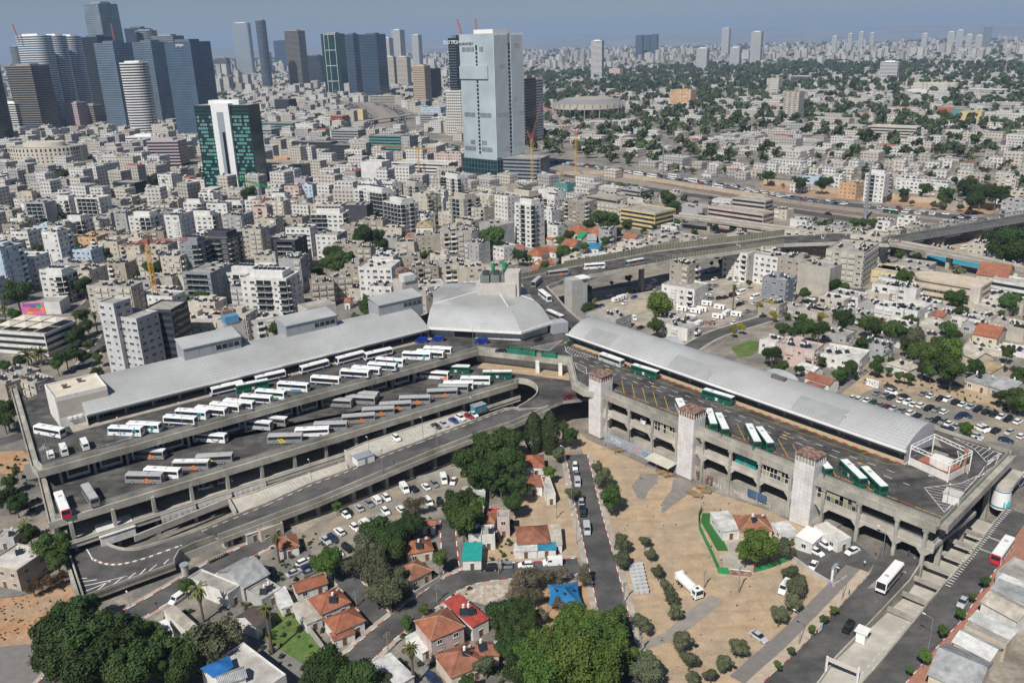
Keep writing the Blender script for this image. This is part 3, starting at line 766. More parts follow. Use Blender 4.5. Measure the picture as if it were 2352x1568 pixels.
mb=MB();mb.box(p.x+1.0,p.y-2.2,35,5.6,4.4,2.8,RA_,0);mb.box(p.x-1.4,p.y+2.2,35,5.0,3.5,4.4,RA_,1);mb.build('plant_room',[mat('container_white',(.55,.56,.55),.6),RUST],ST)
a=V2(P(125,914,27.5));mb=MB()
q=[a,a+dA*15.5,a+dA*15.5+nA*15,a+nA*15-dA*.5]
mb.prism(q,Z1,27.0,0,mt=1);mb.wall([q[0],q[1],q[2],q[3]],27.0,27.6,.3,.15,m=0,closed=True);mb.build('stair_building',[PLAST,mat('cream_roof',(.60,.55,.45),.9,var=.1)],ST)
mb=MB();mb.prism([q[0]+dA*.3-nA*.05,q[1]-dA*.2-nA*.05,q[1]-dA*.2+nA*.02,q[0]+dA*.3+nA*.02],20.6,26.2,0);mb.build('wall_panel',mat('beige_render',(.47,.42,.37),.85,var=.08),ST)
mb=MB()
for s,n in((4.5,8.5),(9.5,11)):mb.box(*(a+dA*s+nA*n),27,1.2,1.0,1.1,RA_,0);mb.box(*(a+dA*s+nA*n),28.1,1.8,1.6,.15,RA_,0)
mb.build('roof_cowl',RUST,ST)
mb=MB();mb.prism([a+dA*8-nA*3,a+dA*15-nA*3,a+dA*15-nA*.1,a+dA*8-nA*.1],20.2,20.35,0);mb.build('awning',WHT,ST)
mb=MB()
for k in range(3):mb.box(*(a+dA*(3.0+1.5*k)-nA*.4),Z1+2.1,1.1,.7,.9,RA_,0)
mb.build('air_conditioner',WHT,ST)
he=[V2(P(980,750,EA)),V2(P(1196,761,EA)),V2(P(1266,739,EA))]
hc=[V2(P(994,698,27)),V2(P(1167,705,27)),V2(P(1226,689,27))]
apx=Vector((*V2(P(1137,657,31)),31))
mb=MB();mp=MB();K=12
def ring(i,t):
 q=he[i].lerp(hc[i],t);return Vector((q.x,q.y,EA+5.4*math.sin(math.pi/2*t**.92)))
for i in(0,1):
 for k in range(K):
  t0,t1=k/K,(k+1)/K
  a,b,c,d=ring(i,t0),ring(i+1,t0),ring(i+1,t1),ring(i,t1)
  mb.face([a,b,c,d]);n=int((b-a).length/1.25);nrm=(b-a).cross(d-a).normalized()*.05
  for j in range(n):
   q=[a.lerp(b,(j+.04)/n),a.lerp(b,(j+.96)/n),d.lerp(c,(j+.96)/n),d.lerp(c,(j+.04)/n)]
   w=(q[3]-q[0])*.04;mp.face([q[0]+w+nrm,q[1]+w+nrm,q[2]-w+nrm,q[3]-w+nrm])
h3=V2(P(1208,664,27));back=[Vector((*h3,27)),Vector((4,374,27)),Vector((-30,372,27)),Vector((*V2(P(1000,690,27))+Vector((-2,14)),27))]
rg=[ring(0,1),ring(1,1),ring(2,1)]+back
for i in range(len(rg)):mb.face([rg[i],rg[(i+1)%len(rg)],apx])
e2=[ring(2,k/K)for k in range(K+1)];mb.face([(*he[2],Z1)]+e2+[(*hc[2],Z1)],1)
mb.build('hexagonal_roof',[ROOFM,MATS['gable_grey']],ST);o=mp.build('roof_panel',ROOFP,ST);o['kind']='stuff'
mb=MB()
for a,b in((rg[1],apx),(rg[0],apx),(rg[2],apx),(ring(1,0),rg[1])):mb.tube(a+Vector((0,0,.05)),b+Vector((0,0,.05)),.14,.14,5)
mb.build('roof_ridge',WHT,ST)
mb=MB();mb.wall(he,EA-1.0,EA-.02,.6,-.3);mb.build('gutter',WHT,ST)
cc=(he[0]+he[1]+he[2])/3
wl=[he[0]+Vector((1.5,2.5)),he[1]+Vector((-.3,2.2)),he[2]+Vector((-1.6,.8))]
mb=MB();mb.wall(wl,Z1,EA-.6,.4);mb.build('hall_wall',mat('hall_white',(.62,.61,.58),.7,var=.08,streak=True),ST)
d=(wl[1]-wl[0]).normalized();L=(wl[1]-wl[0]).length;nn=Vector((d.y,-d.x))
mb=MB();mb.wall([wl[0]+d*(.27*L)+nn*.25,wl[0]+d*(.5*L)+nn*.25],Z1,Z1+3.1,.12);mb.build('hall_entrance',GLASS,ST)
mb=MB()
for t in(.1,.2,.6,.7,.8,.9):mb.wall([wl[0]+d*(t*L)+nn*.22,wl[0]+d*(t*L+.12)+nn*.22],Z1+.1,EA-.9,.06)
mb.build('wall_joint',STEEL,ST)
p=V2(P(1143,632,37));mb=MB();mb.box(p.x,p.y+4,14,17,14,20,R(-8),0);mb.box(p.x+6.5,p.y+1,14,6,8,24.5,R(-8),0);mb.build('plant_block',[MATS['pink_plaster']],ST)
mb=MB()
for k in range(3):
 mb.box(p.x-5+4.4*k,p.y+3,34.2,3.9,8.5,3.0,R(-8),0)
 for j in range(2):mb.tube((p.x-5+4.4*k,p.y+1+4*j,37.2),(p.x-5+4.4*k,p.y+1+4*j,37.8),1.5,1.5,10,1)
mb.tube((p.x+3,p.y+8,34),(p.x+3,p.y+8,40.5),1.0,1.0,8,2);mb.tube((p.x-2,p.y+9,34),(p.x-2,p.y+9,40),.8,.8,8,2)
mb.build('cooling_machine',[mat('machine_grey',(.16,.18,.18),.6,var=.2),DARK,GREENF],ST)
p=V2(P(1276,742,21));mb=MB();mb.box(p.x+1.0,p.y+1.5,Z1,7,5.5,4.4,R(20),0);mb.build('annex',[MATS['panel_grey']],ST)
mid0,mid1=V2(P(1098,806,Z1)),V2(P(1313,830,Z1));dm=(mid1-mid0).normalized();nm=Vector((-dm.y,dm.x))
mb=MB();mb.wall([mid0+nm*5+dm*(-3),mid1+nm*5+dm*3],Z2,Z1-1.2,.4);mb.build('service_wall',mat('service_white',(.60,.60,.58),.8,var=.12,streak=True),ST)
for t in(.64,.88):
 q=mid0.lerp(mid1,t)+nm*.8;mb=MB();mb.box(q.x,q.y,Z2,1.5,1.2,Z1-1.2-Z2,math.atan2(dm.y,dm.x),0);mb.build('white_column',PLAST,ST)
mb=MB();mb.prism([mid0+nm*-1.5,mid1+nm*-3,mid1+nm*4.8,mid0+nm*4.8],Z2,Z2+.18,0);mb.build('service_pavement',SAND,ST)
S0,S1=SB;dS=(S1-S0).normalized();nS_=Vector((-dS.y,dS.x));LSB=(S1-S0).length;RS_=math.atan2(dS.y,dS.x)
def fS(s,n):return S0+dS*s+nS_*n
def stM(p,z,r):return Matrix.Translation((p.x,p.y-250,z))@Matrix.Rotation(r,4,'Z')
cols_s=[3.3+10.1*k for k in range(11)]+[111.5]
cu=MB();cu.bx(-.42,.42,-.42,.42,0,15.1);cu.bx(-.75,.75,-.6,.6,14.3,15.1)
c3=None
for s in cols_s:
 p=fS(s,-1.2)
 if c3 is None:c3=cu.build('column',CONC,ST,local=True);c3.matrix_basis=stM(p,0,RS_)
 else:inst(c3.data,'column',ST,stM(p,0,RS_))
 inst(c3.data,'column',ST,stM(fS(s,9),0,RS_))
mb=MB();mb.prism([fS(0,-.9),fS(LSB-.5,-.9),fS(LSB-.5,24),fS(0,24)],9.3,Z2,0,bot=True);mb.build('middle_floor',CONC,ST)
mb=MB();mb.prism([fS(0,-.9),fS(LSB-26,-.9),fS(LSB-26,24),fS(0,24)],2.8,3.9,0,bot=True);mb.build('parking_floor',CONC,ST)
mb=MB();mb.wall([fS(-3,-1.0),fS(LSB,-1.0)],9.2,11.6,.35);mb.wall([fS(-3,-1.35),fS(LSB,-1.35)],9.2,9.9,.35);mb.build('middle_beam',CONCL,ST)
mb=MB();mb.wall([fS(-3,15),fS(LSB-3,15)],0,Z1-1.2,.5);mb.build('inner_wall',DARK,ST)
mb=MB();a=[fS(s,-1.0)for s in range(-3,int(LSB-28),6)]
mb.wall(a,[zg(p.x,p.y)-1 for p in a],4.9,.4);mb.build('base_wall',CONC,ST)
hm=MB()
for sg in(1,-1):
 k=len(hm.v);pr=[(sg*.4,9.25),(sg*2.0,9.25),(sg*.4,7.5)]
 q0=[(x,-.3,z)for x,z in pr];q1=[(x,.3,z)for x,z in pr]
 if sg<0:q0,q1=q1,q0
 hm.face(q0);hm.face(q1[::-1])
 hm.face([(sg*2.0,-.3,9.25),(sg*2.0,.3,9.25),(sg*.4,.3,7.5),(sg*.4,-.3,7.5)])
h0=None
for s in cols_s:
 Mx=stM(fS(s,-1.15),0,RS_)
 if h0 is None:h0=hm.build('haunch',CONCL,ST,local=True);h0.matrix_basis=Mx
 else:inst(h0.data,'haunch',ST,Mx)
pm=MB();pm.bx(-.55,.55,-.03,.03,-.62,.62);fm=MB();fm.bx(-.04,.04,-.06,.06,0,3.4);DIRTY=[mat('dirty_pane',(.33,.31,.20),.5,var=.2,scale=.6),mat('dark_pane',(.03,.04,.04),.3,var=0)]
pmesh=None;r5=random.Random(5)
for s0 in(23.2,63.7,73.8,83.8,83.8):
 for i in range(7):
  for j in range(2):
   p=fS(s0+1.6+i*1.2,-1.05);m=0 if r5.random()<.62 else 1
   if j==1 and r5.random()<.35:continue
   Mx=stM(p,12.35+1.35*j,RS_)
   o=pm.build('pane',DIRTY[m],ST,local=True)if pmesh is None else inst(pmesh[m],'pane',ST,Mx)
   if pmesh is None:o.matrix_basis=Mx;d2=o.data.copy();d2.materials[0]=DIRTY[1];d1=o.data.copy();d1.materials[0]=DIRTY[0];pmesh=[d1,d2]
 mb=MB()
 for i in range(8):mb.box(*fS(s0+1.0+i*1.2,-1.05),11.6,.1,.12,3.6,RS_)
 mb.wall([fS(s0+.7,-1.05),fS(s0+9.6,-1.05)],12.98,13.06,.12);mb.build('screen_frame',WHT,ST)
mb=MB()
for k in range(3):mb.wall([fS(LSB-22,-1.0),fS(LSB-2,-1.0)],11.8+.35*k,11.85+.35*k,.06)
for i in range(10):mb.box(*fS(LSB-22+2.2*i,-1.0),11.6,.07,.07,1.0,RS_)
mb.build('railing',STEEL,ST)
mb=MB();p0,p1=fS(3,-1.6),fS(35,-1.6)
for i in range(64):
 a=p0.lerp(p1,i/64);b=p0.lerp(p1,(i+1)/64);o_=.06 if i%2 else-.06
 mb.wall([a-nS_*(.2+o_),b-nS_*(.2+o_)],zg(a.x,a.y)-.2,3.4,.08)
mb.build('sheet_wall',mat('blue_grey_sheet',(.33,.37,.43),.7,var=.12,scale=.6),ST)
def text(body,M4,size,m,name,parent=None,depth=.02,shear=0.0):
 c=bpy.data.curves.new(name,'FONT');c.body=body;c.size=size;c.extrude=depth;c.align_x='CENTER';c.shear=shear;c.resolution_u=2
 o=bpy.data.objects.new(name,c);COL.objects.link(o)
 me=bpy.data.meshes.new_from_object(o);bpy.data.objects.remove(o);bpy.data.curves.remove(c)
 me.materials.clear();me.materials.append(m)
 q=bpy.data.objects.new(name,me);COL.objects.link(q);q.parent=parent;q.matrix_basis=M4
 return q
def stand(M4):return M4@Matrix.Rotation(math.pi/2,4,'X')
for body,s,col,sz in(('POW',8.5,(.7,.68,.68),2.2),('KEH',17.5,(.72,.30,.30),2.6),('ONERO',24.2,(.05,.22,.50),2.2),('SEN',31,(.05,.35,.10),2.6)):
 text(body,stand(stM(fS(s,-2.0),.9,RS_)),sz,mat('graffiti_%d'%int(s),col,.7,var=.15,scale=1),'graffiti',ST)
for body,s,col,sz in(('ORAL',49,(.6,.6,.62),2.0),('PEUS',57.5,(.62,.5,.5),1.6),('KAO',66,(.55,.58,.5),2.2)):
 p=fS(s,-1.25);text(body,stand(stM(p,max(zg(p.x,p.y)+.7,.7),RS_)),sz,mat('graffiti_%d'%int(s),col,.7,var=.15,scale=1),'graffiti',ST)
mb=MB();p=fS(34,-6)
mb.prism([fS(24.5,-1.4),fS(34.5,-1.4),fS(34.5,-6.2),fS(24.5,-6.2)],[3.3,3.3,2.9,2.9],[3.4,3.4,3.0,3.0],0,bot=True)
for s in(24.9,29.5,34.2):mb.box(*fS(s,-6),-.2,.12,.12,3.2,RS_,1)
mb.build('lean_to_roof',[mat('cream_sheet',(.52,.50,.42),.8,var=.12),RUST],ST)
mb=MB()
for s in(42.5,46,47.5):mb.box(*fS(s,-1.6),1.2,.9,.5,2.6,RS_)
mb.build('duct',RUST,ST)
mb=MB()
for s in(62.3,65.6):mb.box(*fS(s,-1.8),3.1,3.0,.15,2.4,RS_)
mb.build('blue_panel',mat('blue_panel',(.05,.11,.20),.6,var=.2),ST)
CLAD=mat('cladding_white',(.66,.64,.62),.5,var=.12,scale=.5,col2=(.58,.55,.55),scale2=.15)
PNL=MB();PNL.bx(-.55,.55,-.03,.03,-.575,.575);pn0=None
for s0,wd_,zt,zb,rustc in((-3.8,5.7,21.3,0,True),(35.3,5.8,21.0,0,True),(75.6,5.9,21.0,.5,False)):
 mb=MB();mb.prism([fS(s0,-3.0),fS(s0+wd_,-3.0),fS(s0+wd_,2.6),fS(s0,2.6)],zb-1,zt,0);sh_=mb.build('lift_shaft',mat('joint_brown',(.27,.20,.17),.85,var=.2),ST)
 nx=5;nz=int((zt-zb)/1.2)
 for(org,dr,nr,wid)in((fS(s0,-3.0),dS,-nS_,wd_),(fS(s0+wd_,-3.0),nS_,dS,5.6),(fS(s0,2.6),-nS_,-dS,5.6)):
  ang=math.atan2(dr.y,dr.x);st_=wid/nx
  for i in range(nx):
   for j in range(nz):
    p=org+dr*((i+.5)*st_)+nr*.02;Mx=stM(p,zt-.6-1.2*j,ang)@Matrix.Diagonal((st_/1.14,1,1,1))
    if pn0 is None:pn0=PNL.build('cladding_panel',CLAD,ST,local=True);pn0.parent=sh_;pn0.matrix_basis=Mx
    else:inst(pn0.data,'cladding_panel',sh_,Mx)
 mb=MB();q=[fS(s0+.1,-2.9),fS(s0+wd_-.1,-2.9),fS(s0+wd_-.1,2.5),fS(s0+.1,2.5)]
 mb.prism(q,zt,zt+1.9,2 if not rustc else 0)
 for i in range(7):mb.box(*fS(s0+.1+(wd_-.2)*i/6,-2.95),zt,.12,.12,1.95,RS_,1)
 for i in range(6):mb.box(*fS(s0+wd_-.05,-2.9+5.4*i/5),zt,.12,.12,1.95,RS_,1)
 mb.prism([fS(s0-.25,-3.25),fS(s0+wd_+.25,-3.25),fS(s0+wd_+.25,2.85),fS(s0-.25,2.85)],zt+1.9,zt+2.15,0)
 mb.build('shaft_head',[RUST,WHT,mat('grey_louvre',(.28,.28,.27),.7,var=.1)],ST)
for s,n in((-6.5,1.5),(-5.2,3.2),(-8,3.4)):mb=MB();mb.box(*fS(s,n),-.5,1.0,1.0,16,RS_);mb.build('column',CONC,ST)
for t in(.12,.45,.8):
 q=EB[0].lerp(EB[1],t);dd=(EB[1]-EB[0]).normalized();q=q+Vector((-dd.y,dd.x))*1.0
 mb=MB();mb.box(q.x,q.y,0,1.2,1.0,15.2,RS_);mb.build('column',CONC,ST)
dd=(EB[1]-EB[0]).normalized();nn=Vector((-dd.y,dd.x))
mb=MB();mb.wall([EB[0]+nn*1.2,EB[1]+nn*1.2],9.2,11.0,.5);mb.build('middle_beam',CONC,ST)
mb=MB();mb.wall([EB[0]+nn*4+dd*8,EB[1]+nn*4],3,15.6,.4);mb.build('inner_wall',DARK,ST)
mb=MB()
for k in range(7):
 s=TRL*.46+k*7.2;a=TR0+TRD*s+TRN*8.2;b=TR0+TRD*s-TRN*8.2
 mb.wall([a,b],zg(a.x,a.y)-1.0,zg(a.x,a.y)+.05,.8)
mb.build('cross_beam',CONC,ST)
mb=MB();ZM=Z1+.03
def dl(s0,s1,n,L,g,w,m):
 s=s0
 while s<s1:line(mb,fB(s,n),fB(min(s+L,s1),n),ZM,w,m);s+=L+g
dl(4,138,-6.1,2.4,3.0,.22,0);dl(16,142,-9.7,2.4,3.0,.22,0)
dl(16,132,-3.0,300,1,.16,1)
for s in range(26,132,14):line(mb,fB(s,-3.0),fB(s+1.2,-.2),ZM,.16,1)
line(mb,fB(132,-3),fB(135,-.4),ZM,.16,1)
for k in range(22):
 s=34.5+4.9*k
 if s>132:break
 line(mb,fB(s,-11.6),fB(s+8.8,-19.6),ZM,.2,1)
for k in range(60):line(mb,fB(36+2*k,-19.9+.012*k),fB(37.7+2*k,-19.9+.012*k),ZM+.005,.35,2 if(k//2)%3==0 else 1)
def arrow(p,d,z,m,sz=1.0):
 d=d.normalized();n=Vector((-d.y,d.x));line(mb,p-d*1.6*sz,p+d*.6*sz,z,.25*sz,m)
 q=p+d*.5*sz;mb.face([(c.x,c.y,z)for c in(q-n*.6*sz,q+d*1.2*sz,q+n*.6*sz)],m)
for s in(30,52,104,128):arrow(fB(s,-8),-dB,ZM,1,1.3)
def hatch(poly,dirv,step,w,z,m):
 poly=[V2(p)for p in poly];d=dirv.normalized();n=Vector((-d.y,d.x))
 ts=[p.dot(n)for p in poly];t=min(ts)+step/2
 for i in range(len(poly)):line(mb,poly[i],poly[(i+1)%len(poly)],z,.18,m)
 while t<max(ts):
  xs=[]
  for i in range(len(poly)):
   a,b=poly[i],poly[(i+1)%len(poly)];ta,tb=a.dot(n),b.dot(n)
   if(ta-t)*(tb-t)<0:xs.append((a+(b-a)*((t-ta)/(tb-ta))).dot(d))
  xs.sort()
  for i in range(0,len(xs)-1,2):line(mb,d*xs[i]+n*t,d*xs[i+1]+n*t,z,w,m)
  t+=step
def PZ(rc,*a):return[P(*q,Z1)for q in TL(rc,*a)]
hatch(PZ(34,1437,1342,1780,1300,1950,1220,1620,1568),dB*.9+nB*.3,1.5,.16,ZM,0)
hatch(PZ(34,1475,1235,1560,1165,1590,1235),nB,1.2,.14,ZM,0)
hatch(PZ(34,1600,1235,1680,1190,1755,1080,1740,1000,1785,1040,1770,1120,1690,1210),dB+nB*.3,1.2,.14,ZM,0)
hatch(PZ(34,1700,880,2150,1030,2010,1110,1900,990),nB,1.4,.16,ZM,0)
hatch(PZ(34,1990,1150,2140,1020,2060,1180,1900,1260,1960,1200),nB,1.4,.16,ZM,0)
hatch(PZ(33,170,60,460,-10,340,85),dm,1.4,.16,ZM,0)
hatch(PZ(33,485,40,500,95,560,130,780,150,560,75),nm,1.2,.16,ZM,0)
hatch(PZ(33,570,190,680,235,690,300,600,250),dm,1.6,.14,ZM,0)
for a,b in((PZ(34,80,1020,250,1090)),):line(mb,a,b,ZM,.2,0)
mb.build('deck_marking',[WMARK,YEL,REDP],ST)
mb=MB()
for k in range(5):line(mb,P(*T(31,350+25*k,1010-8*k),Z1),P(*T(31,410-5*k,940+6*k),Z1),ZM,.1,0)
for k in range(14):
 t=k/13;a=P(*T(31,lerp(870,2200,t),lerp(975,590,t)),Z1);line(mb,a,V2(a)+dA*4+nA*-.6,ZM,.14,0)
mb.build('deck_marking',[WMARK],ST)
im=MB();im.bx(-1.7,1.7,-.28,.28,0,.18);i0=None
for rc,x,y in((31,760,1220),(31,935,1172),(31,1065,1125),(31,1240,1082),(31,1675,958),(31,1820,917),(31,1545,1000),(31,2120,840),(31,2235,802),(32,390,657),(32,515,623),(32,640,590),(32,1200,432),(32,1315,402),(32,1420,373),(32,1525,343),(32,290,690),(32,1115,462)):
 p=P(*T(rc,x,y),Z2);Mx=stM(V2(p),Z2,RA_-R(38))
 if i0 is None:i0=im.build('bay_island',mat('worn_tan',(.42,.32,.22),.9,var=.2),ST,local=True);i0.matrix_basis=Mx
 else:inst(i0.data,'bay_island',ST,Mx)
pen=[fB(LBEN+1.5,1),fB(LBEN+13,-1),fB(LBEN+14,9.5),fB(LBEN+2.5,12.5)]
mb=MB();mb.prism(pen,Z1,Z1+.25,0);mb.build('pen_floor',mat('red_floor',(.33,.13,.10),.85,var=.2,scale=.6),ST)
mb=MB();mb.wall([pen[0],pen[1],pen[2]],Z1+.2,Z1+2.3,.12);mb.build('pen_wall',PLAST,ST)
mb=MB()
for p in pen:mb.tube((p.x,p.y,Z1),(p.x,p.y,Z1+6),.16,.16,6)
for i in range(4):
 a,b=pen[i],pen[(i+1)%4]
 for z in(6,5.0):mb.tube((a.x,a.y,Z1+z),(b.x,b.y,Z1+z),.12,.12,5)
 for k in range(8):
  q0=a.lerp(b,k/8);q1=a.lerp(b,(k+1)/8);mb.tube((q0.x,q0.y,Z1+(6 if k%2 else 5)),(q1.x,q1.y,Z1+(5 if k%2 else 6)),.06,.06,4)
mb.build('steel_frame',WHT,ST)
mb=MB();p=fB(LBEN+8,6);mb.box(p.x,p.y,Z1+.25,5,3.2,2.6,RB_,0);mb.box(*fB(LBEN+6,9),Z1+.25,4,2.5,2.2,RB_,1);mb.build('plant_cabinet',[PLAST,CONC],ST)
mb=MB();p=fB(LBEN+13.4,7);mb.tube((p.x,p.y,Z1),(p.x,p.y,Z1+7.5),.5,.5,10);mb.build('rusty_flue',mat('flue_brown',(.33,.18,.12),.8,var=.2),ST)
hut=thing('site_hut',(*V2(P(*T(34,1690,1470),Z1)),Z1),RB_+R(8),'small white prefab hut on the hatched corner of the bus deck','hut')
mb=MB();mb.bx(-1.9,1.9,-1.6,1.6,0,2.6);mb.build('wall',PLAST,hut,local=True)
mb=MB();mb.bx(-2.1,2.1,-1.8,1.8,2.6,2.75);mb.build('roof',mat('hut_roof',(.50,.49,.46),.8,var=.1),hut,local=True)
mb=MB();mb.bx(-2.0,-1.9,-.5,.3,1.2,2.0);mb.build('window',GLASS,hut,local=True)
FLY=thing('flyover',(40,430,0),0,'concrete flyover with cream glazed noise barriers leading into the bus station','flyover')
mb=MB();mb.wall(FLR[3:],Z1-1.3,Z1+.7,.4,-.2);mb.build('parapet',CONCL,FLY)
mb=MB();mb.wall(FLR[:4],Z1-1.4,Z1+.8,.4,-.2);mb.build('parapet',CONCL,FLY)
mb=MB();mb.wall(FLL,Z1-1.3,Z1+.7,.4,.2);mb.build('parapet',CONCL,FLY)
FR=mat('barrier_frame',(.46,.44,.37),.6,var=.06);PN=mat('barrier_pane',(.19,.185,.13),.2,var=.2,scale=.3)
pp=MB();pp.bx(-.85,.85,-.03,.03,0,1.05);pbar=None
def barrier(pl,h,off):
 global pbar
 pl=offs(pl,off);mb=MB()
 for q,d,i,t in pathpts(pl,1.9):
  a=math.atan2(d.y,d.x);mb.box(q.x,q.y,Z1+.8,.14,.14,h,a)
  c=q+d*.95
  for k in range(int(h/1.1)):
   Mx=Matrix.Translation((c.x-40,c.y-430,Z1+.85+1.12*k))@Matrix.Rotation(a,4,'Z')
   if pbar is None:pbar=pp.build('pane',PN,FLY,local=True);pbar.matrix_basis=Mx
   else:inst(pbar.data,'pane',FLY,Mx)
 for k in range(int(h/1.1)+1):mb.wall(pl,Z1+.8+1.12*k-.05,Z1+.8+1.12*k+.05,.1)
 mb.build('barrier_frame',FR,FLY)
barrier(FLL[1:6],3.5,.2);barrier(FLL[:2],2.3,.2);barrier(FLR[7:11],2.3,-.2)
pm_=MB();pm_.bx(-.9,.9,-1.6,1.6,-1,Z1-1.2);p0=None
for a,b in zip(FLR[5::2],FLL[1:]):
 q=a.lerp(min(FLL,key=lambda w_:(w_-a).length),.5)
 Mx=Matrix.Translation((q.x-40,q.y-430,0))@Matrix.Rotation(R(20),4,'Z')
 if p0 is None:p0=pm_.build('pier',CONC,FLY,local=True);p0.matrix_basis=Mx
 else:inst(p0.data,'pier',FLY,Mx)
q=V2(P(1322,640,19));mb=MB();mb.box(q.x,q.y-2,-.5,9,7,20.5,R(28),0);mb.box(q.x+3.5,q.y-1.5,20,5,6.5,.5,R(28),1);mb.build('stair_tower',[mat('tower_grey',(.40,.40,.385),.85,var=.1,streak=True),WHT],FLY)
# VEHICLES
GREY=mat('bus_grey',(.25,.25,.255),.4,var=.03);SILV=mat('bus_silver',(.45,.46,.47),.35,var=.03)
BW=mat('bus_white',(.80,.80,.79),.35,var=.03);NAVY=mat('navy',(.02,.03,.12),.35,var=0);GRN=mat('bus_green',(.005,.115,.068),.35,var=.04)
ORNG=mat('orange_mark',(.75,.22,.05),.5,var=0);YLW=mat('yellow_mark',(.75,.58,.03),.5,var=0);TEAL=mat('teal_mark',(.05,.48,.53),.5,var=0);SKYB=mat('sky_blue_mark',(.03,.25,.55),.5,var=0)
REDV=mat('red_mark',(.55,.03,.05),.45,var=0);LAMP=mat('lamp_glass',(.75,.75,.7),.2,var=0);TAIL=mat('tail_lamp',(.4,.02,.02),.3,var=0)
ROOFG=mat('bus_roof_grey',(.42,.42,.42),.5,var=.05);MINT=mat('mint_mark',(.10,.45,.30),.5,var=0)
wheel_m=MB()
for y in(-.14,):wheel_m.tube((0,-.15,0),(0,.15,0),.48,.48,12,0);wheel_m.tube((0,-.17,0),(0,.17,0),.26,.26,8,1)
WHEEL=None
def flat(mb,pts,y,m=0,s=1):
 q=[(x,y,z)for x,z in pts]
 mb.face(q if s<0 else q[::-1],m)
def ringf(mb,cx,cz,r0,r1,y,a0,a1,n,m,s):
 for i in range(n):
  t0=a0+(a1-a0)*i/n;t1=a0+(a1-a0)*(i+1)/n
  flat(mb,[(cx+r0*math.cos(t0),cz+r0*math.sin(t0)),(cx+r1*math.cos(t0),cz+r1*math.sin(t0)),(cx+r1*math.cos(t1),cz+r1*math.sin(t1)),(cx+r0*math.cos(t1),cz+r0*math.sin(t1))],y,m,s)
